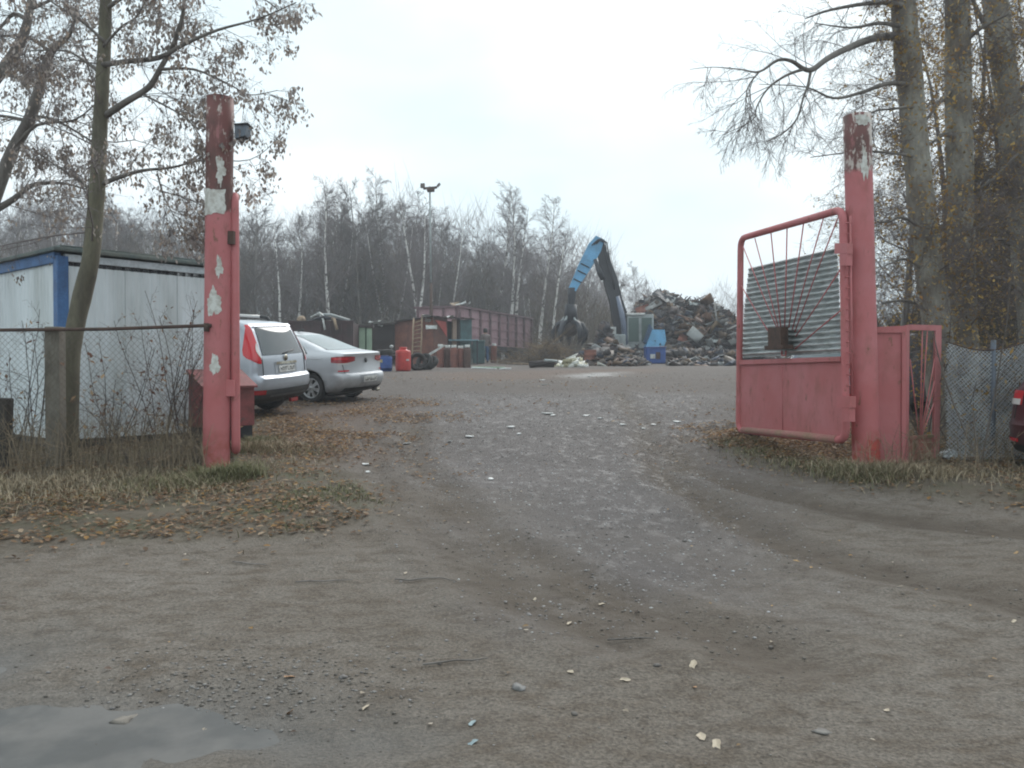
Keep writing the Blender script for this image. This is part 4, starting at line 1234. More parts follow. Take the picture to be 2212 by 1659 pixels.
loc = Vector((6.62, 9.05, 0)); loc.z = hz1(loc.x, loc.y) - .10
c = hatch('dark maroon car cut off by the right edge, showing one red and white tail lamp', M_MAROON, loc, R(-72))
loc = Vector((6.25, 15.6, 0)); loc.z = hz1(loc.x, loc.y)
c = hatch('dark grey blue car parked behind the open gate leaf and the wicket', M_GREYCAR, loc, R(-62), glass_mat('car_glass_blue', (.06, .085, .10), .06))
# ------------------------------------------------------------------ the scrapyard behind
def U(px, py, d): return P(px, py, d)
M_SKIP = mat('skip_red', (.060, .030, .032), .85, col2=(.035, .022, .022), sc=1.6, bmp=.2)
M_SHED = mat('shed_rust_red', (.21, .085, .06), .85, col2=(.12, .05, .038), sc=1.2, bmp=.2)
M_SHEDD = mat('shed_dark', (.035, .028, .028), .9, col2=(.055, .04, .036), sc=1.2)
M_WAGON = mat('wagon_red', (.34, .215, .235), .85, col2=(.26, .15, .165), sc=.9, stretch=(1, 1, .5), bmp=.2)
M_WAGOND = mat('wagon_dark', (.15, .085, .095), .85, col2=(.10, .055, .062), sc=2)
M_GREEN = mat('pale_green_paint', (.34, .46, .33), .7, col2=(.26, .36, .26), sc=2)
M_PALE = mat('pale_scrap', (.55, .57, .56), .5, .2, col2=(.38, .38, .36), sc=6)
M_WOOD = mat('weathered_wood', (.30, .22, .15), .85, col2=(.19, .14, .10), sc=6, stretch=(1, 1, .3))
M_BLUEP = mat('blue_plastic', (.030, .085, .30), .45, col2=(.022, .06, .2), sc=3)
M_REDP = mat('red_plastic', (.52, .040, .032), .45, col2=(.38, .03, .025), sc=3)
M_TEAL = mat('teal_paint', (.055, .11, .115), .6, col2=(.035, .07, .075), sc=3)
M_CYL = mat('cylinder_rust', (.20, .075, .055), .8, col2=(.13, .05, .04), sc=4, bmp=.2)
M_CYLD = mat('cylinder_brown', (.105, .062, .050), .85, col2=(.07, .04, .035), sc=4, bmp=.2)
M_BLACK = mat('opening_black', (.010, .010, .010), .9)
M_LBLUE = mat('machine_blue', (.12, .36, .60), .5, col2=(.10, .28, .46), sc=1.5)
M_MDARK = mat('machine_dark', (.012, .014, .021), .5, col2=(.022, .023, .03), sc=2)
M_MGREY = mat('machine_grey', (.33, .36, .36), .6, col2=(.22, .24, .24), sc=2)

# dark red open skip on the left
d0 = 40.0
g = hz1((694 - 1106) / F * d0, d0)
sk = thing('scrap_skip', 'long dark red scrap skip heaped with junk, left of the pale green doors', 'skip', ((694 - 1106) / F * d0, d0, g))
hw = (763 - 624) / 2 / F * d0; H = P(694, 697, d0).z - g
MB().box((0, 0, H / 2), (hw * 2, .06, H)).build('side_wall', M_SKIP, sk)
MB().box((0, 2.2, H / 2), (hw * 2, .06, H)).build('side_wall', M_SKIP, sk)
for x in (-hw + .03, hw - .03): MB().box((x, 1.1, H / 2), (.06, 2.14, H)).build('end_wall', M_SKIP, sk)
for k in range(7): MB().box((-hw + .12 + k * (hw * 2 - .24) / 6, -.07, H / 2), (.09, .08, H - .1)).build('rib', M_SKIP, sk)
MB().box((0, -.03, H + .045), (hw * 2 + .08, .14, .09)).build('rim', M_SKIP, sk)
MB().box((0, 1.1, H * .55), (hw * 2 - .2, 2.0, H * .8)).build('scrap_fill', M_SHEDD, sk)

# pale green doors
d = 41.5
gd = thing('green_doors', 'pair of pale green sheet doors standing open between skip and dark shed', 'doors', G(781, d))
MB().slab([P(763, 706, d), P(788, 708, d), P(788, 790, d), P(763, 790, d)], (0, .06, 0)).build('door_leaf', M_GREEN, gd, world=True)
MB().slab([P(792, 709, d), P(803, 709, d), P(803, 790, d), P(792, 790, d)], (0, .06, 0)).build('door_leaf', M_GREEN, gd, world=True)
MB().slab([P(787, 707, d + .3), P(793, 707, d + .3), P(793, 790, d + .3), P(787, 790, d + .3)], (0, .05, 0)).build('gap_shade', mat('shaded_green', (.03, .09, .05), .7), gd, world=True)  # dark green strip painted as the shaded gap between the leaves
MB().slab([P(762, 701, d - .1), P(806, 702, d - .1), P(806, 708, d - .1), P(762, 706, d - .1)], (0, .3, 0)).build('lintel', M_SHEDD, gd, world=True)

# dark shed
def wall_box(t, nm, a, b, z0_, z1a, z1b, th, m):
    """upright wall from a to b (x,y) with sloping top"""
    a, b = Vector((a[0], a[1], 0)), Vector((b[0], b[1], 0)); u = (b - a).normalized(); nn = Vector((-u.y, u.x, 0)) * th
    return MB().slab([a + Vector((0, 0, z0_)), b + Vector((0, 0, z0_)), b + Vector((0, 0, z1b)), a + Vector((0, 0, z1a))], nn).build(nm, m, t, world=True)
XY = lambda px, d: ((px - 1106) / F * d, d)
d = 43.0; g = hz1(*XY(820, d))
ds = thing('dark_shed', 'low dark brown shed with pale scraps on its roof beside the pale green doors', 'shed', (*XY(828, d), g))
zt = P(828, 700, d).z
wall_box(ds, 'wall', XY(804, d), XY(856, d + .3), g - .1, zt - .1, zt, .12, M_SHEDD)
wall_box(ds, 'wall', XY(804, d), XY(800, d + 2.5), g - .1, zt - .1, zt - .1, .1, M_SHEDD)
MB().slab([(*XY(803, d - .25), zt - .1), (*XY(857, d - .1), zt + .02), (*XY(857, d + 2.5), zt + .1), (*XY(803, d + 2.5), zt)], (0, 0, .07)).build('roof', M_SHEDD, ds, world=True)

# rust red shed with corner towards us
d = 41.0; g = hz1(*XY(936, d))
rs = thing('rusty_shed', 'rust red steel shed with ragged roof and dark doorway behind the gas cylinders', 'shed', (*XY(936, d), g))
c0, cl, cr = XY(936, d), XY(853, d + 2.2), XY(1019, d + 1.6)
zc, zl, zr = P(936, 685, d).z, P(853, 696, d + 2.2).z, P(1019, 690, d + 1.6).z
wall_box(rs, 'wall', cl, c0, g - .1, zl, zc, .08, M_SHED)
uu = Vector((cr[0] - c0[0], cr[1] - c0[1]))
def along(t): return (c0[0] + uu.x * t, c0[1] + uu.y * t)
wall_box(rs, 'wall', along(.0), along(.36), g - .1, zc, zc - .03, .08, mat('shed_front', (.15, .075, .06), .9, col2=(.09, .05, .045), sc=1.5))
wall_box(rs, 'door_post', along(.50), along(.60), g - .1, zc - .05, zc - .05, .10, mat('shed_post', (.26, .19, .15), .85))
wall_box(rs, 'door_post', along(.64), along(.69), g - .1, zr, zr, .10, M_SHEDD)
wall_box(rs, 'wall', along(.70), along(1.0), g - .1, zr - .05, zr, .08, M_TEAL)
bk = lambda t: (along(t)[0] - .3, along(t)[1] + .9)
wall_box(rs, 'doorway_shade', bk(.3), bk(.72), g - .1, zc - .1, zc - .1, .05, M_BLACK)  # black sheet stands for the shade inside the doorway
MB().slab([(*along(.05), zc - .15), (*along(.32), zc - .2), (*along(.34), zc - .95), (*along(.2), zc - .55)], (.02, -.05, 0)).build('hanging_sheet', mat('red_sheet', (.38, .07, .06), .7), rs, world=True)
rg = random.Random(5)
ns = 9
for (A_, B_, za, zb_) in ((cl, c0, zl, zc), (c0, cr, zc, zr)):
    for k in range(ns):     # ragged roof sheets
        t0, t1 = k / ns, (k + 1) / ns + .02
        a = Vector((A_[0] + (B_[0] - A_[0]) * t0, A_[1] + (B_[1] - A_[1]) * t0, za + (zb_ - za) * t0 + rg.uniform(0, .05)))
        b = Vector((A_[0] + (B_[0] - A_[0]) * t1, A_[1] + (B_[1] - A_[1]) * t1, za + (zb_ - za) * t1 + rg.uniform(0, .05)))
        fr = Vector((0, -.22 - rg.uniform(0, .15), -.02)); bk_ = Vector((0, 2.4, .10))
        MB().slab([a + fr, b + fr, b + bk_, a + bk_], (0, 0, .035)).build('roof_sheet', M_SHEDD if rg.random() < .75 else M_SKIP, rs, world=True)

# roof scraps: pale bent sheets lying on the sheds
def scrap_sheet(px, py, d, w, h, m, lab, grp, tilt=(0, 0, 0), th=.03):
    t = MB(); n = 4; rows = []
    for i in range(n + 1):
        rows.append([(w * (k / n - .5), h * (i / n - .5), .12 * w * math.sin(3 * k / n + i * .8) + .05 * h * math.cos(i * 1.3)) for k in range(n + 1)])
    t.grid(rows, sm=False); V = [(x, y, z + th) for r in rows for x, y, z in r]; t.grid([[V[i * (n + 1) + k] for k in range(n + 1)] for i in range(n + 1)], sm=False)
    o = t.build('scrap_sheet', m); o.matrix_basis = Matrix.Translation(P(px, py, d)) @ Euler(tilt).to_matrix().to_4x4()
    return tag(o, lab, 'scrap sheet', grp)
_where = ['at the left end of the dark shed roof', 'further right on the dark shed roof', 'on the corner of the rust red shed roof', 'over the doorway of the rust red shed roof', 'hanging just under the rust red shed roof']
for _i, (px, py, d, w, h, m) in enumerate(((812, 700, 42.9, .7, .35, M_PALE), (827, 697, 42.9, .6, .3, M_PALE), (921, 685, 41.3, .45, .3, M_PALE), (970, 685, 41.2, .5, .3, M_PALE), (924, 693, 41.1, .3, .25, M_PALE))):
    scrap_sheet(px, py, d, w, h, m, 'pale crumpled sheet ' + _where[_i], 'pale sheets on the shed roofs', (rg.uniform(-.2, .2), rg.uniform(-.2, .2), rg.uniform(-1, 1)))
scrap_sheet(932, 707, 40.85, .55, .22, M_PALE, 'pale metal strip hooked on the left wall of the rust red shed', None, (R(75), 0, .1))

# junk on the skip
t = thing('junk_pipes', 'tangle of bent grey pipes and rods on top of the dark red skip', 'pipes', P(700, 690, 40.8))
for (a, b, c, r, m) in (((672, 686), (690, 676), (712, 694), .06, M_PALE), ((684, 680), (715, 680), (755, 692), .07, M_MGREY), ((702, 682), (722, 690), (728, 712), .075, M_WOOD),
                        ((690, 678), (698, 690), (702, 712), .05, M_PALE), ((676, 693), (705, 687), (745, 690), .09, M_MDARK), ((660, 695), (700, 684), (765, 697), .06, M_MDARK)):
    MB().tube([P(*a, 40.6), P(*b, 39.9), P(*c, 39.75 if c[1] > 700 else 40.5)], r, 7).build('pipe', m, t, world=True)
o = MB().lathe([(.001, -.2), (.16, -.16), (.22, 0), (.15, .15), (.001, .19)], 12).build('rusty_lump', M_WOOD); o.location = P(651, 691, 40.2); o.rotation_euler = (.4, 1.2, 0)
tag(o, 'pale rounded lump on the left end of the dark red skip', 'scrap')

# rail wagon
H0, FW = 2.4, 13.6
wn_ = Vector(((990 - 1106) / F * 54.7, 54.7, 0)); we = Vector(((1147 - 1106) / F * 67.5, 67.5, 0)); wu = (we - wn_).normalized()
wz = P(990, 742, 54.7).z
wg = thing('rail_wagon', 'open dusty red rail goods wagon with ribbed sides behind the sheds', 'wagon', (wn_.x, wn_.y, wz - 1.15), (0, 0, math.atan2(wu.y, wu.x)))
B0 = 1.15; WW = 3.1; WL = (we - wn_).length
# local x along the wagon away from us, local +y to its left (the near end spans y 0..WW)
MB().box((WL / 2, .03, B0 + H0 / 2), (WL, .06, H0)).build('side_panel', M_WAGON, wg)
MB().box((WL / 2, WW - .03, B0 + H0 / 2), (WL, .06, H0)).build('side_panel', M_WAGON, wg)
MB().box((.03, WW / 2, B0 + H0 / 2), (.06, WW - .13, H0)).build('end_panel', M_WAGON, wg)
MB().box((WL - .03, WW / 2, B0 + H0 / 2), (.06, WW - .13, H0)).build('end_panel', M_WAGON, wg)
for k in range(9): MB().box((.06 + k * (WL - .12) / 8, -.075, B0 + H0 / 2 + .02), (.16, .15, H0 - .08)).build('side_rib', M_WAGOND, wg)
for z in (.62, 1.22, 1.82): MB().box((WL / 2, -.028, B0 + z), (WL - .2, .055, .09)).build('side_rail', M_WAGON, wg)
for k in (0, 1, 2, 3): MB().box((-.06, .12 + k * (WW - .24) / 3, B0 + H0 / 2), (.12, .12, H0 - .1)).build('end_rib', M_WAGOND, wg)
for y in (-.06, WW + .06): MB().box((WL / 2, y, B0 + H0 + .02), (WL + .2, .2, .13)).build('top_rail', M_WAGOND, wg)
for x in (-.06, WL + .06): MB().box((x, WW / 2, B0 + H0 + .022), (.18, WW - .1, .125)).build('top_rail', M_WAGOND, wg)
MB().box((WL / 2, WW / 2, B0 - .16), (WL, WW - .2, .32)).build('underframe', M_MDARK, wg)
for x0 in (2.2, WL - 2.2):
    for dx in (-.92, .92):
        for y in (.72, WW - .72):
            mb = MB(); mb.lathe([(.001, -.07), (.47, -.07), (.47, .05), (.5, .06), (.5, .085), (.001, .085)], 24, Matrix.Translation((x0 + dx, y, .47)) @ Euler((R(90), 0, 0)).to_matrix().to_4x4())
            mb.build('wheel', M_MDARK, wg)
    for y in (.55, WW - .55): MB().box((x0, y, .55), (2.5, .16, .34), bev=.05).build('bogie_frame', M_MDARK, wg)
for y in (.75, WW - .75):
    MB().lathe([(.001, 0), (.09, 0), (.09, .4), (.19, .42), (.19, .46), (.001, .46)], 14, Matrix.Translation((0, y, B0 - .12)) @ Euler((0, R(-90), 0)).to_matrix().to_4x4()).build('buffer', M_MDARK, wg)
MB().box((WL / 2, WW / 2, B0 + H0 * .8), (WL - .3, WW - .3, .3)).build('load', M_MDARK, wg)
for px, py in ((985, 659), (992, 658), (1003, 661)):
    scrap_sheet(px, py, 56, .9, .5, M_WOOD if px < 990 else M_PALE, '%s scrap sticking up above the near end of the red wagon' % ('brown' if px < 990 else 'small pale' if px < 1000 else 'pale, furthest right,'), 'scrap on top of the wagon', (rg.uniform(.3, 1), rg.uniform(-.6, .6), rg.uniform(-1, 1)))

# floodlight mast
d = 46.5
mz = G(933, d)
ms = thing('floodlight_mast', 'tall thin steel floodlight mast with three lamps, behind the rust red shed', 'mast', mz)
top = P(928.5, 402, d)
MB().tube([mz, mz.lerp(top, .45)], .075, 8).build('lower_pole', M_RUST, ms, world=True)
MB().tube([mz.lerp(top, .45), top], [.055, .045], 8).build('upper_pole', M_MGREY, ms, world=True)
MB().slab([P(914, 404.5, d), P(944, 402, d), P(944, 406, d), P(914, 408.5, d)], (0, .18, 0)).build('cross_arm', M_RUST, ms, world=True)
MB().slab([P(921, 404, d - .2), P(938, 403, d - .2), P(937, 411, d - .2), P(922, 412, d - .2)], (0, .45, 0)).build('platform', M_RUST, ms, world=True)
for (a, b, c, e_) in (((908, 396), (917, 395.5), (917, 404), (908, 404.5)), ((943, 400), (949, 394), (951, 397), (945, 403)), ((926, 405), (938, 405), (936, 412), (927, 412))):
    MB().slab([P(*a, d - .15), P(*b, d - .15), P(*c, d - .15), P(*e_, d - .15)], (0, .28, 0)).build('lamp', mat('lamp_brown', (.10, .085, .075), .6), ms, world=True)

# ladder against the shed
ld = thing('ladder', 'pale wooden ladder leaning against the left wall of the rust red shed', 'ladder', P(897, 775, 40.6))
fl = lambda t: (P(890, 772, 40.5).lerp(P(893.5, 690, 41.4), t), P(909, 772, 40.5).lerp(P(912, 683, 41.3), t))
for k in (0, 1): MB().tube([fl(0)[k], fl(1.03)[k]], .045, 6).build('rail', M_WOOD, ld, world=True)
for k in range(9):
    a, b = fl(.06 + k * .105); MB().tube([a, b], .028, 5).build('rung', M_WOOD, ld, world=True)

# barrels
def barrel(nm, lab, px, d, r, h, m, plastic=False, group=None, hatch=False):
    t = thing(nm, lab, 'barrel', G(px, d))
    if plastic:
        prof = [(.001, 0), (r * .9, 0), (r * .97, .04), (r, .1)] + [(r * (1 + .02 * (i % 2)), h * (.12 + .09 * i)) for i in range(8)] + [(r * .98, h * .86), (r * .90, h * .92), (r * .55, h * .935), (r * .5, h * 1.0), (.001, h * 1.0)]
    else:
        prof = [(.001, 0), (r, 0), (r * 1.02, .02), (r, .04), (r, h * .33), (r * 1.035, h * .345), (r, h * .36), (r, h * .65), (r * 1.035, h * .665), (r, h * .68), (r, h - .03), (r * 1.02, h - .015), (r * 1.0, h), (r * .96, h - .02), (.001, h - .02)]
    MB().lathe(prof, 24).build('drum', m, t)
    return t
b = barrel('red_barrel', 'bright red plastic barrel with a narrower lid beside the tyres', 871, 31.8, .29, .86, M_REDP, True)
MB().lathe([(.001, 0), (.15, 0), (.16, .02), (.15, .05), (.001, .055)], 16, Matrix.Translation((0, 0, .86))).build('lid', M_REDP, b)
MB().box((.20, -.24, .42), (.10, .06, .07), rot=(0, 0, .7)).build('white_label', M_PALE, b)
b = barrel('blue_barrel', 'blue plastic barrel with a black tyre on top, just behind the silver saloon', 831, 31.2, .28, .62, M_BLUEP, True)
MB().box((-.10, -.26, .38), (.13, .05, .11), rot=(0, 0, -.4)).build('yellow_label', mat('label_ochre', (.4, .33, .12), .6), b)
b2 = barrel('rusty_barrel', 'dull red upright drum at the foot of the scrap by the grab', 1275, 40.0, .30, .74, M_SHED)

def tyre(M, lab, grp=None, r=.33, w=.20):
    h = w / 2; ri = r * .58
    prof = [(ri, -h * .7), (r * .82, -h), (r * .95, -h * .9), (r, -h * .55), (r, h * .55), (r * .95, h * .9), (r * .82, h), (ri, h * .7), (ri * 1.08, h * .5), (r * .85, h * .6), (r * .85, -h * .6), (ri * 1.08, -h * .5)]
    o = MB().lathe(prof, 26, closed=True).build('old_tyre', M_TYRE); o.matrix_basis = M
    return tag(o, lab, 'tyre', grp)
TM = lambda p, rot: Matrix.Translation(p) @ Euler(rot).to_matrix().to_4x4()
tyre(TM(G(831, 31.2, .71), (.05, -.04, 0)), 'black tyre lying on top of the blue barrel')
tyre(TM(G(902, 32.5, .33), (R(80), 0, R(18))), 'black tyre standing upright beside the red barrel', None, .36, .22)
tyre(TM(G(917, 33.0, .32), (R(62), 0, R(-25))), 'black tyre leaning in the middle of the tyre pile by the gas cylinders', None, .35, .2)
tyre(TM(G(930, 33.2, .26), (R(45), 0, R(-40))), 'black tyre leaning low at the right of the tyre pile, against the gas cylinders', None, .34, .2)
tyre(TM(G(912, 33.6, .11), (.05, .08, 0)), 'black tyre lying flat at the back of the tyre pile', None, .33, .2)
tyre(TM(G(843, 32.6, .6), (.3, .2, 0)), 'black tyre perched behind the blue barrel on its right', None, .31, .19)
o = MB().lathe([(.001, -.07), (.07, -.03), (.07, .04), (.001, .07)], 10).build('white_canister', M_PALE); o.location = G(846, 31.5, .92); tag(o, 'small white canister on the tyre behind the blue barrel', 'canister')
o = MB().slab([(0, 0, 0), (.75, 0, .45), (.85, 0, .42), (.1, 0, -.06)], (0, .06, 0)).build('metal_strip', M_PALE); o.location = G(918, 33.8, .55); tag(o, 'pale bent metal strip leaning above the tyre pile', 'scrap strip')

# gas cylinders in a row
cyl = thing('gas_cylinder', 'x', 'gas cylinder', (0, 0, 0))
pr = [(.001, 0), (.145, 0), (.15, .03), (.15, .74), (.14, .82), (.11, .87), (.06, .90), (.001, .905)]
MB().lathe(pr, 18).build('cylinder_body', M_CYL, cyl)
MB().lathe([(.10, .86), (.105, .90), (.105, .99), (.098, .99), (.098, .86)], 16, closed=True).build('collar', M_PALE, cyl)
MB().lathe([(.001, .90), (.03, .90), (.03, .97), (.001, .98)], 8).build('valve', M_RUST, cyl)
labs = ['rust red gas cylinder at the left end of the row, next to the tyres', 'brown gas cylinder second from left in the row by the shed', 'rust red gas cylinder in the middle of the row by the shed',
        'rust red gas cylinder right of the middle in the row', 'dark brown gas cylinder at the right end of the row, pale on top', 'lone rust red gas cylinder at the right of the standing person']
for k, (px, d, m) in enumerate(((951, 36.5, M_CYL), (967, 36.7, M_CYLD), (981, 36.4, M_CYL), (994, 36.6, M_CYL), (1009, 36.5, M_CYLD), (1066, 44.5, M_CYL))):
    Mx = TM(G(px, d, -.01), (RN.uniform(-.02, .02), RN.uniform(-.03, .03), k * 1.1)) @ Matrix.Diagonal((1.08, 1.08, 1.0 + RN.uniform(-.03, .05), 1))
    c = cyl if k == 0 else copy_thing(cyl, Mx)
    c.matrix_basis = Mx; c['label'] = labs[k]; c['group'] = 'gas cylinders by the shed'
    if m is not M_CYL:
        for ch in c.children:
            if ch.name.startswith('cylinder_body'):
                ch.data = ch.data.copy(); ch.data.materials[0] = m

# green bin and bench
d = 43.0
t = thing('waste_bin', 'dark teal metal bin standing left of the person', 'bin', G(1034, d))
MB().box((0, 0, .58), (.62, .6, 1.12), bev=.03).build('bin_body', M_TEAL, t); MB().box((0, 0, 1.17), (.68, .66, .06), bev=.01).build('lid', mat('teal_lid', (.12, .20, .20), .5), t)
t = thing('work_bench', 'pale blue topped work bench by the shed doorway', 'bench', G(1002, 42.0))
MB().box((0, 0, 1.22), (1.5, .6, .06)).build('bench_top', mat('bench_blue', (.20, .33, .38), .5), t)
for x in (-.68, .68):
    for y in (-.22, .22): MB().box((x, y, .6), (.06, .06, 1.2)).build('leg', M_MDARK, t)

# sheets and lengths lying on the ground
def lying(nm, lab, cat, px0, px1, d0, d1, w, h, m, grp=None):
    a, b = G(px0, d0, h / 2 + .01), G(px1, d1, h / 2 + .01); u = b - a; L = u.length
    o = MB().box((0, 0, 0), (L, w, h), bev=min(h, w) * .2).build(nm, m); x = u.normalized(); z = Vector((0, 0, 1)); z = (z - x * z.dot(x)).normalized(); y = z.cross(x)
    Mx = Matrix((x, y, z)).transposed().to_4x4(); Mx.translation = (a + b) / 2; o.matrix_basis = Mx
    return tag(o, lab, cat, grp)
lying('metal_sheet', 'long shiny pale metal sheet lying nearest on the ground by the cylinders', 'metal sheet', 1020, 1072, 34.2, 34.0, .35, .04, mat('bright_sheet', (.80, .83, .83), .35, .1), None)  # white reflection put into the sheet's pale base colour
lying('metal_sheet', 'greenish pale sheet lying behind the shiny long one', 'metal sheet', 1022, 1090, 35.4, 35.6, .4, .06, M_GREEN)
lying('metal_sheet', 'short pale metal sheet right of the long shiny ones', 'metal sheet', 1082, 1101, 34.4, 34.6, .3, .05, mat('bright_sheet', (.72, .76, .76)))
lying('metal_sheet', 'shiny bent sheet lying against the brushwood right of the person', 'metal sheet', 1112, 1127, 44.5, 43.6, .25, .05, M_PALE)
lying('plank', 'long yellowish plank lying on the ground right of the person', 'plank', 1078, 1120, 44.0, 42.4, .14, .08, M_WOOD)
lying('plank', 'weathered plank lying across the brushwood heap edge', 'plank', 1098, 1140, 41.5, 40.5, .16, .08, M_WOOD)
t = thing('steel_pipe', 'thick dark red pipe lying on the ground left of the pale rubble', 'pipe', G(1169, 36.0))
MB().tube([G(1144, 36, .15), G(1170, 36.1, .17), G(1196, 36.2, .15)], .15, 14).build('pipe_body', M_SHEDD, t, world=True)
MB().tube([G(1176, 35.8, .33), G(1204, 36.0, .26)], .06, 8).build('pipe_end', M_MGREY, t, world=True)

# person
def person():
    base = G(1049, 44.0)
    t = thing('person', 'person in a grey brown jacket and blue jeans standing with back turned near the wagon', 'person', base, (0, 0, R(20)))
    V = [(0, 0, .95), (.0, .0, 1.12), (0, .01, 1.32), (0, .03, 1.46), (0, .035, 1.54), (0, .045, 1.66), (0, .04, 1.76),
         (.10, 0, .90), (.11, .03, .50), (.11, -.01, .10), (.12, .13, .04), (-.10, 0, .90), (-.12, .02, .50), (-.12, -.02, .10), (-.13, .12, .04),
         (.19, .02, 1.43), (.26, .02, 1.16), (.22, .20, 1.02), (.20, .26, 1.01), (-.19, .02, 1.43), (-.26, .0, 1.16), (-.23, .18, .98), (-.21, .24, .96)]
    E = [(0, 1), (1, 2), (2, 3), (3, 4), (4, 5), (5, 6), (0, 7), (7, 8), (8, 9), (9, 10), (0, 11), (11, 12), (12, 13), (13, 14), (3, 15), (15, 16), (16, 17), (17, 18), (3, 19), (19, 20), (20, 21), (21, 22)]
    rad = [.165, .165, .185, .12, .062, .098, .09, .10, .078, .058, .045, .10, .078, .058, .045, .085, .065, .05, .035, .085, .065, .05, .035]
    for hand, sg in ((18, 1), (22, -1)):
        hx, hy, hz_ = V[hand]
        for f in range(4):
            n = len(V); V.append((hx + sg * (.027 - .018 * f) * .9, hy + .055, hz_ - .01)); V.append((hx + sg * (.027 - .018 * f), hy + (.085 if f in (1, 2) else .072), hz_ - .05))
            E += [(hand, n), (n, n + 1)]; rad += [.010, .008]
        n = len(V); V.append((hx - sg * .045, hy + .02, hz_ - .02)); E.append((hand, n)); rad.append(.011)
    me = bpy.data.meshes.new('body'); me.from_pydata(V, E, [])
    o = link('body', me, t)
    o.modifiers.new('s', 'SKIN'); o.modifiers.new('d', 'SUBSURF').levels = 1
    for i, v in enumerate(me.skin_vertices[0].data): v.radius = (rad[i], rad[i] * (.75 if i in (1, 2) else 1)); v.use_root = (i == 0)
    bpy.context.view_layer.update(); dg = bpy.context.evaluated_depsgraph_get()
    m2 = bpy.data.meshes.new_from_object(o.evaluated_get(dg)); o.modifiers.clear(); o.data = m2
    m2.materials.clear()
    for m in (mat('jacket', (.19, .16, .155), .9, col2=(.15, .125, .12), sc=5), mat('jeans', (.075, .14, .26), .9, col2=(.055, .10, .19), sc=5), mat('skin', (.42, .26, .20), .6), mat('boots', (.02, .02, .02), .7)): m2.materials.append(m)
    for p in m2.polygons:
        c = p.center; z = c.z
        p.use_smooth = True
        p.material_index = 3 if z < .12 else 1 if z < .86 and not (abs(c.x) > .19) else 2 if z > 1.53 or (c.y > .235 and .8 < z < 1.1) else 0
    MB().lathe([(.108, 1.60), (.118, 1.68), (.112, 1.76), (.08, 1.82), (.001, 1.84)], 14, Matrix.Translation((0, .04, 0))).build('hair', mat('dark_hair', (.02, .018, .016), .7), t)
    for sx in (-.035, .035): MB().lathe([(.001, -.008), (.011, 0), (.001, .008)], 8, Matrix.Translation((sx, .132, 1.69))).build('eye', M_BLACK, t)
    MB().tube([(0, .13, 1.68), (0, .158, 1.645), (0, .135, 1.64)], [.01, .016, .01], 6).build('nose', MATS['skin'], t)
person()

# ------------------------------------------------------------------ material handler
d = 48.0
mg = G(1360, d)
mh = thing('material_handler', 'scrap handling crane with raised light blue stick, black boom and hanging grab', 'crane', mg)
def beam(pts, th, dep, dd=0.0):
    """box beam along picture points with widths th (m), depth dep"""
    q = [P(x, y, d + dd) for x, y in pts]; V = []
    for i, p in enumerate(q):
        u = (q[min(i + 1, len(q) - 1)] - q[max(0, i - 1)]).normalized(); w = Vector((-u.z, 0, u.x))
        h = th[i] / 2
        V += [p + w * h + Vector((0, -dep / 2, 0)), p - w * h + Vector((0, -dep / 2, 0)), p - w * h + Vector((0, dep / 2, 0)), p + w * h + Vector((0, dep / 2, 0))]
    Fs = [(i * 4 + k, i * 4 + (k + 1) % 4, i * 4 + 4 + (k + 1) % 4, i * 4 + 4 + k) for i in range(len(q) - 1) for k in range(4)] + [(3, 2, 1, 0), tuple(len(V) - 4 + k for k in range(4))]
    return MB().add(V, Fs)
beam([(1236, 626), (1243, 612), (1262, 577), (1284, 536), (1293, 524), (1302, 528)], [.45, .50, .72, .82, .80, .5], .42).build('stick', M_LBLUE, mh, world=True)
beam([(1295, 527), (1306, 566), (1318, 605), (1330, 650), (1340, 690), (1349, 735)], [.45, .62, .80, .72, .95, .6], .5, .1).build('boom', M_MDARK, mh, world=True)
MB().tube([P(1285, 560, d - .4), P(1296, 590, d - .4), P(1303, 604, d - .4)], [.10, .16, .16], 8).build('stick_cylinder', M_MDARK, mh, world=True)
for dd in (-.5, .6): MB().tube([P(1334, 640, d + dd), P(1346, 690, d + dd), P(1352, 745, d + dd)], [.10, .17, .17], 8).build('boom_cylinder', M_MDARK if dd > 0 else mat('piston_grey', (.16, .19, .26), .4), mh, world=True)
for k, off in enumerate((0, 5, 10)):
    MB().tube([P(1278 + off, 530 - off * .3, d - .3), P(1292 + off * .7, 517 - off * .2, d - .3), P(1305 + off * .6, 524, d - .3), P(1306 + off * .8, 545, d - .3), P(1317 + off * .5, 585, d - .32), P(1328, 625, d - .32)], .035, 5).build('hose', M_MDARK, mh, world=True)
for x, y in ((1257, 588), (1264, 573), (1248, 606)):
    MB().tube([P(x - 9, y - 4, d - .25), P(x + 9, y + 5, d - .25)], .035, 5).build('stick_clamp', M_MDARK, mh, world=True)
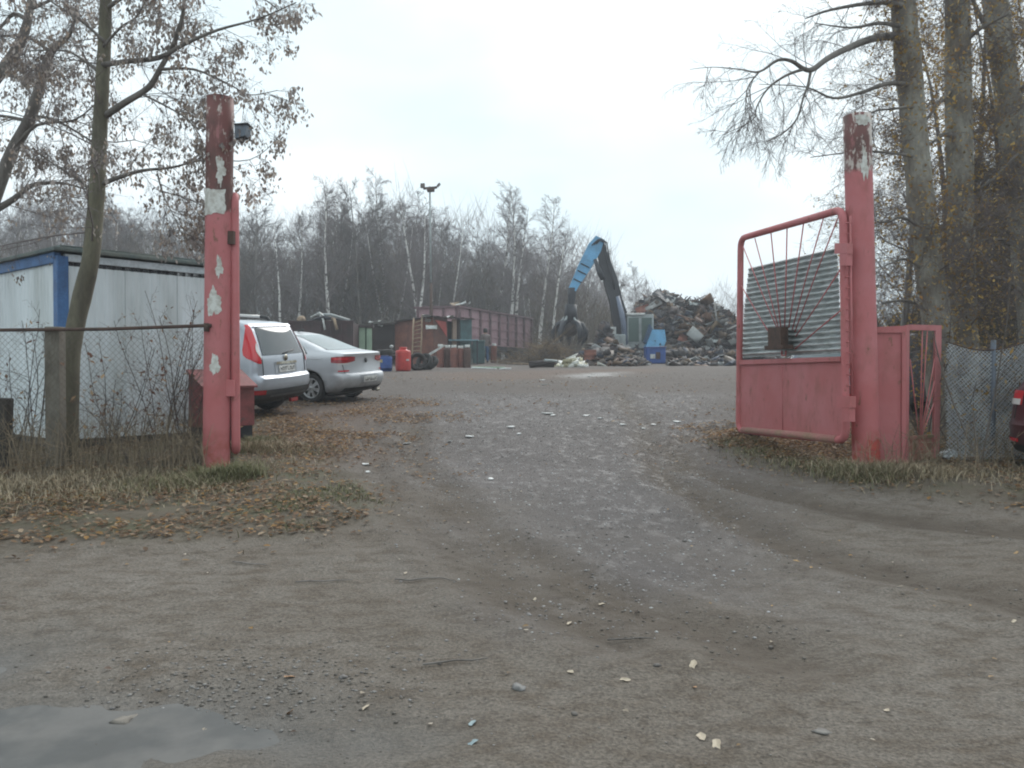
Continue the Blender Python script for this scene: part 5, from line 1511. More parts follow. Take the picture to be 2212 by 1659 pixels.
# grab
MB().tube([P(1236, 622, d), P(1235, 640, d), P(1234, 662, d), P(1233, 690, d)], [.26, .24, .20, .28], 10).build('grab_link', M_MDARK, mh, world=True)
MB().tube([P(1233, 658, d), P(1233, 693, d)], [.34, .40], 12).build('rotator', M_MDARK, mh, world=True)
MB().tube([P(1229, 640, d - .25), P(1225, 668, d - .3), P(1229, 700, d - .3)], .04, 5).build('grab_hose', M_MDARK, mh, world=True)
gc = P(1231, 694, d)
for k in range(5):
    a = 6.2832 * k / 5 + .3; q = []
    for rr, zz in ((.30, .0), (.72, -.18), (.95, -.62), (.92, -1.0), (.72, -1.38)): q.append(gc + Vector((rr * math.cos(a), rr * math.sin(a), zz)))
    MB().tube(q, [.14, .17, .19, .16, .03], 6).build('grab_tine', M_MDARK, mh, world=True)
    MB().tube([gc + Vector((.22 * math.cos(a), .22 * math.sin(a), .35)), gc + Vector((.8 * math.cos(a), .8 * math.sin(a), -.35))], .07, 6).build('tine_cylinder', M_MGREY, mh, world=True)
MB().lathe([(.001, -.9), (.35, -.8), (.5, -.45), (.4, -.1), (.001, .05)], 9, Matrix.Translation(gc)).build('grab_load', M_SHEDD, mh, world=True)
# upper works
def pbox(nm, m, x0, y0, x1, y1, da, db, bev=.03, lab=None):
    a, b = P(x0, y0, da), P(x1, y1, da)
    return MB().box(((a.x + b.x) / 2, (da + db) / 2, (a.z + b.z) / 2), (b.x - a.x, db - da, a.z - b.z), bev=bev).build(nm, m, mh, world=True, label=lab)
pbox('cab_frame', M_MGREY, 1355, 679, 1412, 752, d - .6, d + .9)
M_CABG = glass_mat('cab_glass', (.07, .11, .10), .1)
pbox('cab_window', M_CABG, 1358, 686, 1380, 738, d - .64, d - .5, .01)
pbox('cab_window', M_CABG, 1386, 686, 1408, 738, d - .64, d - .5, .01)
pbox('cab_roof', M_PALE, 1354, 676, 1394, 681, d - .7, d + 1.0)
pbox('engine_hood', M_MGREY, 1316, 722, 1352, 752, d - .8, d + 1.2, .06)
pbox('hood_panel', M_PALE, 1318, 706, 1331, 722, d - .3, d + .2, .03)
t1 = [P(1394, 752, d - 1.4), P(1441, 752, d - 1.4), P(1436, 712, d - 1.3), P(1410, 712, d - 1.3)]
MB().slab(t1, (0, 1.0, 0)).build('counterweight', M_LBLUE, mh, world=True)
MB().slab([P(1391, 738, d - 1.1), P(1396, 742, d - 1.1), P(1412, 714, d - 1.1), P(1404, 700, d - 1.1)], (0, .6, 0)).build('hood_flap', mat('blue_dark', (.035, .08, .15), .6), mh, world=True)
pbox('deck', M_MDARK, 1312, 752, 1444, 760, d - 1.3, d + 1.3)
pbox('turntable', M_MDARK, 1345, 759, 1400, 768, d - .8, d + .9)
for y0 in (d - 1.5, d + .9):
    a, b = P(1322, 784, y0), P(1432, 766, y0)
    L = b.x - a.x; h = b.z - a.z; r = h / 2
    pr = [(a.x + r + r * math.cos(t), a.z + r + r * math.sin(t)) for t in [math.pi / 2 + math.pi * k / 8 for k in range(9)]] + [(b.x - r + r * math.cos(t), a.z + r + r * math.sin(t)) for t in [-math.pi / 2 + math.pi * k / 8 for k in range(9)]]
    MB().slab([(x, y0, z) for x, z in pr], (0, .5, 0)).build('crawler_track', M_MDARK, mh, world=True)

# blue bin in front of the machine
d = 42.0
t = thing('blue_bin', 'square blue bin with a pale label in front of the crane', 'bin', G(1417, d))
a, b = P(1396, 750, d), P(1438, 750, d); hb = P(1417, 751, d).z - hz1(a.x, d)
MB().box((0, .4, hb / 2), (b.x - a.x, .8, hb), bev=.04).build('bin_body', M_BLUEP, t)
MB().box((0, .4, hb + .02), (b.x - a.x + .08, .88, .06), bev=.02).build('rim', M_BLUEP, t)
MB().box((-.17, -.012, hb * .45), (.24, .02, .22)).build('label_patch', M_PALE, t)
MB().box((.10, -.012, hb * .50), (.22, .02, .34)).build('rust_patch', M_RUST, t)

# ------------------------------------------------------------------ scrap heap
def scrap_heap():
    rng = np.random.default_rng(5)
    cols = np.array([(.05, .04, .042), (.08, .055, .048), (.035, .034, .04), (.13, .075, .048), (.14, .115, .095), (.075, .068, .068), (.03, .028, .03), (.22, .225, .225), (.05, .06, .085), (.11, .07, .04), (.045, .038, .036), (.06, .045, .04)])
    # height of the heap along the picture columns
    prof = np.array([(1290, 762), (1330, 748), (1370, 690), (1400, 652), (1428, 640), (1455, 652), (1480, 660), (1510, 655), (1540, 672), (1565, 690), (1585, 720), (1605, 760), (1640, 772)])
    Vs, Qs, Cs, o = [], [], [], 0
    def addp(c, size, rot, col, taper=1.0):
        nonlocal o
        x, y, z = size / 2
        V = np.array([(a * x * (taper if k else 1), b * y, d_ * z) for k, d_ in ((0, -1), (1, 1)) for b in (-1, 1) for a in (-1, 1)])
        V = V + rng.normal(size=V.shape) * size * .09
        V = V @ np.array(Euler(rot).to_matrix()).T + c
        Vs.append(V); Qs.append(np.array([(0, 2, 3, 1), (4, 5, 7, 6), (0, 1, 5, 4), (2, 6, 7, 3), (0, 4, 6, 2), (1, 3, 7, 5)]) + o); Cs.append(np.repeat(col[None], 8, 0)); o += 8
    for k in range(9500):
        px = rng.uniform(1292, 1625); dd = rng.uniform(47.5, 58) if rng.random() < .85 else rng.uniform(44, 47)
        top = np.interp(px, prof[:, 0], prof[:, 1])
        zt_ = P(px, top, 52).z; x = (px - 1106) / F * 52 + rng.normal() * .1
        g = hz1(x, dd); f = 1 - abs(dd - 52.5) / 6.8
        f = max(.12, min(1, f * 1.5))
        z = g + (zt_ - g) * f * (1 - .25 * rng.random() ** 3)
        s = rng.random()
        right = px > 1455 and rng.random() < .7
        if right:   # tangled dark wire and rod on the right-hand part
            size = np.array([rng.uniform(.5, 1.3), rng.uniform(.02, .06), rng.uniform(.02, .06)]); col = np.array((.036, .027, .029)) * rng.uniform(.5, 1.4)
        elif s < .45: size = np.array([rng.uniform(.2, .8), rng.uniform(.15, .55), rng.uniform(.02, .08)]); col = cols[rng.integers(len(cols))] * rng.uniform(.7, 1.2)
        elif s < .8: size = np.array([rng.uniform(.4, 1.2), rng.uniform(.04, .12), rng.uniform(.04, .12)]); col = cols[rng.integers(len(cols))] * rng.uniform(.7, 1.2)
        else: size = np.array([rng.uniform(.25, .6), rng.uniform(.2, .5), rng.uniform(.2, .5)]); col = cols[rng.integers(len(cols))] * rng.uniform(.7, 1.2)
        addp(np.array([x, dd, z]), size, (rng.uniform(-.8, .8), rng.normal() * .45, rng.uniform(0, 6.28)), col, rng.uniform(.5, 1))
    # larger jagged pieces standing proud of the heap
    for k in range(360):
        px = rng.uniform(1345, 1500) if rng.random() < .75 else rng.uniform(1500, 1600); dd = rng.uniform(46.6, 50); x = (px - 1106) / F * 52 + rng.normal() * .1
        zt_ = P(px, np.interp(px, prof[:, 0], prof[:, 1]), 52).z; g = hz1(x, dd); z = g + (zt_ - g) * rng.random() * (.45 + .55 * (dd - 46.6) / 3.4)
        if rng.random() < .5: size = np.array([rng.uniform(1.0, 2.4), rng.uniform(.04, .10), rng.uniform(.04, .10)])
        else: size = np.array([rng.uniform(.5, 1.1), rng.uniform(.25, .6), .03])
        if px < 1450: z = max(z, P(px, 742, dd).z) if px > 1395 else max(z, P(px, 700, dd).z); dd += 2.6
        col = np.array([(.13, .07, .045), (.10, .06, .045), (.17, .10, .06), (.13, .13, .125), (.035, .03, .035), (.24, .25, .245), (.12, .08, .04)])[rng.integers(7)] * rng.uniform(.7, 1.2)
        addp(np.array([x, dd - .3, z]), size, (rng.uniform(-1.3, 1.3), rng.uniform(-.9, .9), rng.uniform(0, 6.28)), col, rng.uniform(.3, 1))
    # low scrap strewn in front of the machine and along the yard edge
    for k in range(1500):
        px = rng.normal(1325, 42) if rng.random() < .5 else rng.uniform(1205, 1600)
        dd = rng.uniform(39, 47); x = (px - 1106) / F * dd
        g = hz1(x, dd); hgt = .9 * math.exp(-((px - 1310) / 50) ** 2) + .25
        if 1392 < px < 1442 and dd < 42.5: continue
        z = g + rng.random() ** 2 * hgt * np.clip((dd - 38.5) / 4, .15, 1)
        size = np.array([rng.uniform(.2, .9), rng.uniform(.06, .4), rng.uniform(.03, .2)])
        addp(np.array([x, dd, z]), size, (rng.uniform(-.6, .6), rng.uniform(-.6, .6), rng.uniform(0, 6.28)), cols[rng.integers(len(cols))] * rng.uniform(.6, 1.2))
    # dark tangle at the grab's right
    for k in range(260):
        px = rng.normal(1306, 16); dd = rng.uniform(45.5, 47); x = (px - 1106) / F * dd; z = hz1(x, dd) + rng.random() * 2.1 * math.exp(-((px - 1306) / 22) ** 2)
        addp(np.array([x, dd, z]), np.array([rng.uniform(.2, .7), rng.uniform(.1, .4), rng.uniform(.05, .3)]), rng.uniform(-1.5, 1.5, 3), cols[rng.choice([0, 2, 6, 1])])
    V, Q, C = np.concatenate(Vs), np.concatenate(Qs), np.concatenate(Cs)
    o_ = np_mesh('scrap_heap', V, Q, attr_mat('scrap_metal', .7, .4), C)
    tag(o_, 'great heap of tangled rusty scrap metal behind the crane', 'scrap heap', kind='stuff')
scrap_heap()
rg = random.Random(8)
M_SC = [mat('dull_zinc', (.30, .31, .305), .55, .2, col2=(.17, .16, .15), sc=5), M_MGREY, M_SHED, M_RUST, M_WOOD, M_MDARK, M_LBLUE, M_SKIP]
for (px, py, w, h, mi, lab) in ((1430, 640, 1.5, 1.0, 5, 'big dark crumpled sheet on the very top of the scrap heap'), (1410, 660, 1.6, .8, 0, 'pale crumpled sheet high on the left flank of the scrap heap'), (1388, 668, 1.3, .6, 2, 'rust brown sheet at the upper left edge of the scrap heap'),
        (1475, 672, .8, 1.2, 1, 'upright grey panel near the middle top of the scrap heap'), (1448, 648, .6, 1.1, 0, 'pale bent strip standing near the top of the scrap heap'), (1440, 708, .9, 1.9, 4, 'yellowish beam sloping down the middle of the scrap heap'),
        (1482, 735, 1.3, 1.0, 2, 'rust brown tank plate low in the middle of the scrap heap'), (1520, 745, 1.0, 1.6, 0, 'pale battered panel low on the right of the scrap heap'), (1545, 738, .9, .9, 1, 'grey battered panel near the right foot of the scrap heap'),
        (1510, 722, .8, .8, 3, 'dark rusty plate right of centre on the scrap heap'), (1500, 657, 1.4, .6, 1, 'flat grey sheet on the right summit of the scrap heap'), (1455, 720, .8, .5, 6, 'small bluish sheet in the middle of the scrap heap')):
    scrap_sheet(px, py, (46.8 if px > 1460 else 49.6) if py > 690 else 49.6, w * .7, h * .7, M_SC[mi], lab, 'larger pieces in the scrap heap', (R(55) + rg.uniform(-.5, .5), rg.uniform(-.6, .6), rg.uniform(-.6, .6)))
for k, (px, py) in enumerate(((1596, 712), (1606, 720))):
    scrap_sheet(px, py, 50, 1.0, .6, M_PALE, 'white sheet at the right end of the heap beside the gate leaf' if k == 0 else 'lower white sheet at the right end of the heap beside the gate leaf', None, (R(40), 0, k))
# pale rubble
rng = np.random.default_rng(15)
Vs, Qs, o = [], [], 0
for k in range(170):
    px = rng.normal(1236, 14); dd = rng.uniform(36, 39); x = (px - 1106) / F * dd; z = hz1(x, dd) + abs(rng.normal()) * .13 * math.exp(-((px - 1236) / 20) ** 2)
    s = rng.uniform(.06, .26, 3) * np.array([1, 1, .35])
    V = np.array([(a, b, c) for c in (-1, 1) for b in (-1, 1) for a in (-1, 1)]) * s + rng.normal(size=(8, 3)) * s * .2
    V = V @ np.array(Euler(rng.uniform(-.4, .4, 3)).to_matrix()).T + (x, dd, z)
    Vs.append(V); Qs.append(np.array([(0, 2, 3, 1), (4, 5, 7, 6), (0, 1, 5, 4), (2, 6, 7, 3), (0, 4, 6, 2), (1, 3, 7, 5)]) + o); o += 8
cc = np.repeat(np.array([(.5, .5, .46), (.6, .6, .58), (.36, .33, .22), (.42, .4, .3)])[rng.integers(0, 4, 170)], 8, 0)
tag(np_mesh('pale_rubble', np.concatenate(Vs), np.concatenate(Qs), MATS['scrap_metal'], cc), 'pale heap of broken rubble and foil on the yard edge', 'rubble', kind='stuff')
# brushwood
S = []
for k in range(1500):
    px = rng.normal(1185, 28) if k < 1000 else rng.uniform(1080, 1260); dd = rng.uniform(41, 46); x = (px - 1106) / F * dd; g = hz1(x, dd)
    hgt = .95 * math.exp(-((px - 1190) / 30) ** 2) + .2
    z = g + rng.random() * hgt; a = rng.uniform(0, 6.28); L = rng.uniform(.4, 1.5); t = rng.normal() * .45
    S.append((x, dd, z, x + L * math.cos(a), dd + L * math.sin(a) * .6, max(g, z + L * t), rng.uniform(.008, .022), .005))
cc = np.array([(.17, .12, .075), (.22, .16, .10), (.11, .085, .065), (.14, .12, .11)])[rng.integers(0, 4, len(S))]
tag(segs_obj('brushwood', S, attr_mat('brush_twig', .85, .2), None, 3, cc), 'brown heap of brushwood under the hanging grab', 'brushwood', kind='stuff')
# ------------------------------------------------------------------ trees
M_BARK = mat('grey_bark', (.18, .165, .15), .9, col2=(.11, .098, .088), sc=5, stretch=(1, 1, .3), bmp=.6, bsc=30)
M_BARKG = mat('mossy_bark', (.135, .125, .085), .9, col2=(.085, .075, .055), sc=4, stretch=(1, 1, .3), bmp=.6, bsc=28)
M_LICH = mat('lichen_bark', (.26, .25, .215), .95, col2=(.14, .12, .10), sc=3.5, lo=.40, hi=.6, stretch=(1, 1, .45), bmp=.8, bsc=16)
def birch_bark():
    m, n, l, b = nt('birch_bark')
    tc = n.new('ShaderNodeTexCoord').outputs['Object']
    c = mixc(n, l, ramp(n, l, noise(n, l, 2.4, 5, .65, tc, stretch=(1, 1, 1.6)), .52, .60), (.66, .64, .61), (.08, .07, .065))
    l.new(c, b.inputs['Base Color']); b.inputs['Roughness'].default_value = .85
birch_bark(); M_BIRCH = MATS['birch_bark']
M_TWIG = mat('twig', (.15, .125, .12), .9, col2=(.11, .09, .085), sc=.4, fine=0)
M_TWIGP = mat('twig_pale', (.17, .145, .145), .9, col2=(.125, .105, .105), sc=.4, fine=0)
M_TWIGD = mat('twig_dark', (.10, .086, .080), .9, col2=(.07, .060, .055), sc=.4, fine=0)

def rvec(rng): 
    v = rng.normal(size=3); return v / np.linalg.norm(v)

def limb(S, p, d, L, r0, r1, rng, n=5, wander=.18, droop=0.0):
    """append a wandering limb, return its points"""
    pts = [p]; q = p.copy(); dd = d / np.linalg.norm(d)
    for i in range(n):
        dd = dd + rvec(rng) * wander + np.array([0, 0, -droop]); dd /= np.linalg.norm(dd)
        nx = q + dd * L / n
        a, b = r0 + (r1 - r0) * i / n, r0 + (r1 - r0) * (i + 1) / n
        S.append((*q, *nx, a, b)); q = nx; pts.append(q)
    return pts, dd

def nrm(a): return a / (np.linalg.norm(a, axis=-1, keepdims=True) + 1e-9)

def grow(S, pts, lev, L, r, rng, per, ang, droop, wander=.22, tmin=.25, shrink=.5, tips=None, rmin=.002):
    """side shoots from limbs, all limbs of a level at once; pts (m, k+1, 3) or one polyline"""
    PL = np.asarray(pts, float)
    if PL.ndim == 2: PL = PL[None]
    m, k = PL.shape[0], PL.shape[1] - 1
    L = np.broadcast_to(np.asarray(L, float), (m,)); per = max(2, int(per))
    t = tmin + (1 - tmin) * (np.arange(per)[None] + rng.random((m, per))) / per
    i = np.minimum((t * k).astype(int), k - 1); f = (t * k - i)[..., None]
    row = np.arange(m)[:, None]
    a, b = PL[row, i], PL[row, i + 1]
    p = (a * (1 - f) + b * f).reshape(-1, 3); d = nrm(b - a).reshape(-1, 3)
    sd = nrm(np.cross(d, rng.normal(size=d.shape)))
    an = (ang * rng.uniform(.6, 1.3, len(p)))[:, None]
    dd = d * np.cos(an) + sd * np.sin(an)
    l = (L[:, None] * (1.15 - .75 * t) * rng.uniform(.6, 1.25, t.shape)).ravel()
    r0 = np.maximum(r * (1.1 - .5 * t).ravel(), rmin); n = 4 if lev > 0 else 3
    ch = [p]
    for j in range(n):
        dd = nrm(dd + nrm(rng.normal(size=dd.shape)) * wander + np.array([0, 0, -droop]))
        q = ch[-1] + dd * (l / n)[:, None]
        ra, rb = r0 * (1 - .75 * j / n), r0 * (1 - .75 * (j + 1) / n)
        S.append(np.concatenate([ch[-1], q, np.maximum(ra, rmin * .8)[:, None], np.maximum(rb, rmin * .6)[:, None]], 1)); ch.append(q)
    CH = np.stack(ch, 1)
    if tips is not None and lev <= 0: tips.append(CH[:, 1:].reshape(-1, 3))
    if lev > 0: grow(S, CH, lev - 1, l * shrink, r * .45, rng, max(3, int(per * .75)), ang, droop * 1.3, wander, .2, shrink, tips, rmin)

def forest_tree(kind, H, rng):
    T, C = [], []
    p = np.array([0., 0, 0]); lean = np.array([rng.normal() * .05, rng.normal() * .05, 1])
    r = H * (.0115 if kind == 'birch' else .0095)
    pts, _ = limb(T, p, lean, H * .93, r, r * .12, rng, 10, .05)
    if kind == 'birch':
        for k in range(34):
            t = .26 + .72 * k / 34 + rng.uniform(-.02, .02); i = min(int(t * 10), 9); f = t * 10 - i; q = pts[i] * (1 - f) + pts[i + 1] * f
            a = rng.random() * 6.283; el = R(rng.uniform(38, 62)); d = np.array([math.cos(a) * math.cos(el), math.sin(a) * math.cos(el), math.sin(el)])
            L = H * .27 * (1.12 - .85 * abs(t - .40) / .6) * rng.uniform(.6, 1.1)
            b, _ = limb(C, q, d, L, r * .34 * (1.2 - t), .006, rng, 6, .16, .02)
            grow(C, b, 1, L * .46, .014, rng, 13, .7, .06, .24, .12, .6, None, .0045)
    elif kind == 'round':
        for k in range(30):
            t = .14 + .84 * k / 30; i = min(int(t * 10), 9); q = pts[i] + (pts[i + 1] - pts[i]) * rng.random()
            a = rng.random() * 6.283; el = R(rng.uniform(25, 55)); d = np.array([math.cos(a) * math.cos(el), math.sin(a) * math.cos(el), math.sin(el)])
            L = H * .34 * (1.1 - .8 * t) * rng.uniform(.7, 1.1)
            b, _ = limb(C, q, d, L, r * .42 * (1.2 - t), .008, rng, 6, .2, -.01)
            grow(C, b, 1, L * .48, .016, rng, 14, .8, .0, .26, .12, .6, None, .0055)
    else:   # thin pole-like young tree
        for k in range(28):
            t = .16 + .82 * k / 28; i = min(int(t * 10), 9); q = pts[i] + (pts[i + 1] - pts[i]) * rng.random()
            a = rng.random() * 6.283; el = R(rng.uniform(45, 68)); d = np.array([math.cos(a) * math.cos(el), math.sin(a) * math.cos(el), math.sin(el)])
            L = H * .20 * (1.1 - .8 * t)
            b, _ = limb(C, q, d, L, r * .3 * (1.2 - t), .006, rng, 5, .16, .02)
            grow(C, b, 1, L * .55, .012, rng, 11, .7, .03, .24, .12, .6, None, .0045)
    return T, C

FT = {'birch': ('leafless birch with pale trunk in the wood behind the scrapyard', 'birch tree', M_BIRCH, M_TWIGP),
      'round': ('dark leafless broad tree in the wood behind the scrapyard', 'tree', M_BARK, M_TWIGD),
      'pole': ('slender leafless young tree in the wood behind the scrapyard', 'young tree', M_BARK, M_TWIG)}
def forest():
    rng = np.random.default_rng(33)
    protos = {k: [] for k in FT}
    for kind, n in (('birch', 5), ('round', 4), ('pole', 4)):
        for j in range(n):
            T, C = forest_tree(kind, 14.0, rng)
            nm = {'birch': 'birch_tree', 'round': 'broad_tree', 'pole': 'young_tree'}[kind]
            t = thing(nm, FT[kind][0], FT[kind][1], (0, 0, 0), group={'birch': 'birches in the wood', 'round': 'broad trees in the wood', 'pole': 'young trees in the wood'}[kind])
            segs_obj('trunk', T, FT[kind][2], t, 7); segs_obj('crown', C, FT[kind][3], t, 3)
            protos[kind].append([t, 0])
    def put(kind, px, d, H, lean=0, lab=None):
        pr = protos[kind][int(rng.integers(len(protos[kind])))]
        s = H / 14.0; x = (px - 1106) / F * d
        M = Matrix.Translation((x, d, hz1(x, d) - .1)) @ Euler((0, lean, rng.random() * 6.283)).to_matrix().to_4x4() @ Matrix.Diagonal((s * rng.uniform(.85, 1.15), s * rng.uniform(.85, 1.15), s, 1))
        if pr[1] == 0: pr[0].matrix_basis = M; o = pr[0]
        else: o = copy_thing(pr[0], M)
        pr[1] += 1
        where = 'behind the white cabin' if px < 450 else 'above the two silver cars' if px < 640 else 'behind the dark skip and sheds' if px < 880 else 'behind the rail wagon' if px < 1170 else 'behind the crane' if px < 1440 else 'beyond the heap and gate leaf' if px < 1850 else 'far off behind the thick trunks'
        o['label'] = lab or ({'birch': 'leafless pale-stemmed birch ', 'round': 'dark leafless broad tree ', 'pole': 'slender leafless young tree '}[kind] + ('at the front of' if d < 80 else 'deep in') + ' the wood ' + where)
        o['group'] = {'birch': 'birches in the wood', 'round': 'broad trees in the wood', 'pole': 'young trees in the wood'}[kind]
        return o
    # named trees that stand out in the photograph: (kind, px, top y, distance)
    def hh(py, d, px): return P(px, py, d).z - hz1((px - 1106) / F * d, d)
    for kind, px, top, d, lab in (
        ('birch', 603, 455, 58, 'birch with white trunk above the roof of the tall silver car'), ('birch', 716, 370, 57.5, 'birch with bright speckled trunk above the dark red skip'), ('round', 780, 365, 62, 'big dark many-branched tree left of the floodlight mast'),
        ('round', 735, 400, 64, 'dark broad tree left of the big dark tree'), ('birch', 845, 345, 68, 'tall birch between the big dark tree and the floodlight mast'), ('birch', 897, 420, 58, 'birch with forked pale trunk left of the mast'),
        ('birch', 912, 400, 59, 'birch with slanting pale trunk just left of the mast foot'), ('birch', 960, 450, 69, 'birch just right of the floodlight mast'), ('birch', 1100, 375, 68.6, 'tall birch with pale trunk above the middle of the rail wagon'), ('birch', 1113, 420, 69, 'birch close right of the tall birch above the wagon'),
        ('birch', 1165, 395, 62, 'tall open birch beyond the far end of the wagon'), ('birch', 1062, 380, 78, 'slim tall birch above the left half of the wagon'), ('birch', 1195, 480, 60, 'small birch between wagon end and the hanging grab'), ('birch', 640, 440, 60, 'birch between the silver car roof and the dark skip'),
        ('round', 545, 400, 60, 'dark tree right beside the left gate post'), ('birch', 1330, 520, 92, 'birch behind the black boom of the crane'), ('birch', 1270, 500, 84, 'birch behind the blue stick of the crane'), ('birch', 1395, 550, 100, 'birch just above the crane cab')):
        put(kind, px, d, hh(top, d, px), rng.normal() * .03, lab)
    edge = np.array([(-500, 380), (0, 400), (440, 440), (520, 450), (600, 470), (700, 420), (800, 385), (950, 430), (1000, 525), (1060, 500), (1150, 500), (1220, 540), (1300, 560), (1400, 590), (1430, 640), (1520, 650), (1545, 615), (1590, 625), (1640, 660), (1830, 690), (2212, 640), (2600, 600)])
    for k in range(265):
        px = rng.uniform(-250, 1440) if k < 215 else rng.uniform(1440, 2500)
        d = rng.uniform(62 if px < 860 else 71, 100) if px < 1250 else rng.uniform(85, 130)
        top = np.interp(px, edge[:, 0], edge[:, 1]) + abs(rng.normal()) * 45
        kind = rng.choice(['birch', 'round', 'pole'], p=[.36, .26, .38])
        put(kind, px, d, max(3.5, hh(top, d, px)), rng.normal() * .035)
    # undergrowth and the far wood, each one mass
    def mass(name, lab, n, pxr, dr, top, Lr, rr, pal, p_low=1.5):
        px = rng.uniform(*pxr, n); d = rng.uniform(*dr, n); d = np.where((px > 870) & (px < 1150) & (d < 71), d + 12, d); x = (px - 1106) / F * d; g = hz(x, d)
        tz = np.interp(px, top[0], top[1]) * (.8 + .4 * (vnoise(px, d * 6, 55, 4) + .5)); z = g + tz * rng.random(n) ** p_low
        a = rng.random(n) * 6.283; L = rng.uniform(*Lr, n); u = rng.uniform(.15, 1.0, n)
        S = np.stack([x, d, z, x + L * .42 * np.cos(a), d + L * .42 * np.sin(a), z + L * u, rng.uniform(*rr, n), np.full(n, rr[0] * .5)], 1)
        cs = pal[rng.integers(0, len(pal), n)] * rng.uniform(.75, 1.25, (n, 1))
        tag(segs_obj(name, S, MATS.get('undergrowth_twig') or attr_mat('undergrowth_twig', .9, .15), None, 3, cs), lab, name.replace('_', ' '), kind='stuff')
    brown = np.array([(.115, .090, .072), (.095, .072, .06), (.13, .11, .092), (.085, .082, .055), (.15, .115, .088)])
    grey = np.array([(.22, .195, .20), (.26, .235, .24), (.19, .168, .165), (.23, .195, .185)])  # distance haze put into the far wood's paler twig colours
    mass('undergrowth', 'brown leafless undergrowth filling the wood behind the yard', 42000, (-350, 1330), (60, 80), ((-300, 500, 1000, 1150, 1330), (7.5, 8.5, 8.5, 6.0, 4.0)), (.7, 2.2), (.010, .026), brown)
    mass('undergrowth', 'low brown thicket beyond the scrap heap and the gate leaf', 9000, (1300, 2600), (76, 100), ((1300, 1450, 2600), (4.0, 3.2, 3.0)), (.7, 2.0), (.010, .024), brown)
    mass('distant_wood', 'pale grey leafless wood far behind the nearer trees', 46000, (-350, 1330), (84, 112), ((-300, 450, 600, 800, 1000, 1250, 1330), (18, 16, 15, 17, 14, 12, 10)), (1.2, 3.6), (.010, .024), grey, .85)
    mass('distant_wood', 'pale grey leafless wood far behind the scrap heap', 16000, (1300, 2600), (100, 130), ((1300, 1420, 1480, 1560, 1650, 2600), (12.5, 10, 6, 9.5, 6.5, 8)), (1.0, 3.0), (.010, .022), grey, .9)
forest()
rng_t = np.random.default_rng(77)
def side_thicket():
    n = 42000; px = rng_t.uniform(1900, 2700, n); d = rng_t.uniform(14.5, 30, n); d = np.where(px < 2090, np.maximum(d, 19.5 + d * .2), d); x = (px - 1106) / F * d; g = hz(x, d)
    z = g + np.interp(px, [1900, 1990, 2060, 2700], [1.0, 2.2, 4.6, 6.0]) * (.7 + .6 * (vnoise(x, d * 2, 1.3, 3) + .5)) * rng_t.random(n) ** 1.2
    a = rng_t.random(n) * 6.283; L = rng_t.uniform(.4, 1.5, n)
    S = np.stack([x, d, z, x + L * .5 * np.cos(a), d + L * .5 * np.sin(a), z + L * rng_t.uniform(-.1, .9, n), rng_t.uniform(.005, .013, n), np.full(n, .002)], 1)
    cs = np.array([(.075, .065, .05), (.065, .066, .042), (.10, .085, .062), (.15, .11, .05)])[rng_t.integers(0, 4, n)] * rng_t.uniform(.7, 1.25, (n, 1))
    tag(segs_obj('thicket', S, MATS['undergrowth_twig'], None, 3, cs), 'tangled brown thicket behind the netting fence at right', 'thicket', kind='stuff')
side_thicket()

# --- hand-laid foreground trees -------------------------------------------------------
def trunk_pts(pts, k=4):
    """smooth polyline of (px, py, d, r) -> segments"""
    W = [(np.array(P(a, b, c)), r) for a, b, c, r in pts]; out = []
    for i in range(len(W) - 1):
        p0, p1, p2, p3 = (W[max(i - 1, 0)][0], W[i][0], W[i + 1][0], W[min(i + 2, len(W) - 1)][0])
        for j in range(k):
            t = j / k
            q = .5 * (2 * p1 + (p2 - p0) * t + (2 * p0 - 5 * p1 + 4 * p2 - p3) * t * t + (3 * p1 - p0 - 3 * p2 + p3) * t ** 3)
            out.append((q, W[i][1] + (W[i + 1][1] - W[i][1]) * t))
    out.append(W[-1]); return out

def lay_tube(mb, pts, n=10, k=4, jit=0.0, rg=None):
    w = trunk_pts(pts, k)
    mb.tube([Vector(q) for q, r in w], [r * (1 + (rg.uniform(-jit, jit) if jit else 0)) for q, r in w], n)
    return [q for q, r in w]

def leafs(pts, rng, n, size, cols, hang=1.0, spread=.08, samara=False):
    """hanging dry leaves or seed bunches around points"""
    pts = np.array(pts); idx = rng.integers(0, len(pts), n)
    c = pts[idx] + rng.normal(size=(n, 3)) * spread; c[:, 2] -= np.abs(rng.normal(size=n)) * spread * hang
    a = rng.random(n) * 6.283; u = np.stack([np.cos(a), np.sin(a), 0 * a], 1)
    dn = np.stack([rng.normal(size=n) * .35, rng.normal(size=n) * .35, -np.ones(n)], 1); dn /= np.linalg.norm(dn, axis=1)[:, None]
    if not samara: dn = rng.normal(size=(n, 3)) * .8 + np.array([0, 0, -.5]); dn /= np.linalg.norm(dn, axis=1)[:, None]
    s = size * (.6 + .8 * rng.random(n))[:, None]
    V = np.stack([c, c + u * s * .26 + dn * s * .45, c + dn * s * 1.0, c - u * s * .26 + dn * s * .5], 1)
    V[:, 1] += rng.normal(size=(n, 3)) * size * .12; V[:, 3] += rng.normal(size=(n, 3)) * size * .12
    Q = np.arange(n * 4).reshape(n, 4)
    C = np.repeat(cols[rng.integers(0, len(cols), n)] * (.7 + .6 * rng.random((n, 1))), 4, 0)
    return V.reshape(-1, 3), Q, C

SEEDC = np.array([(.30, .265, .25), (.36, .32, .30), (.24, .21, .20), (.40, .35, .31), (.31, .24, .19)])  # seed colours lightened to carry the pale veil
GOLD = np.array([(.34, .22, .07), (.40, .27, .09), (.30, .17, .06), (.26, .19, .09), (.42, .31, .15), (.20, .13, .07)])

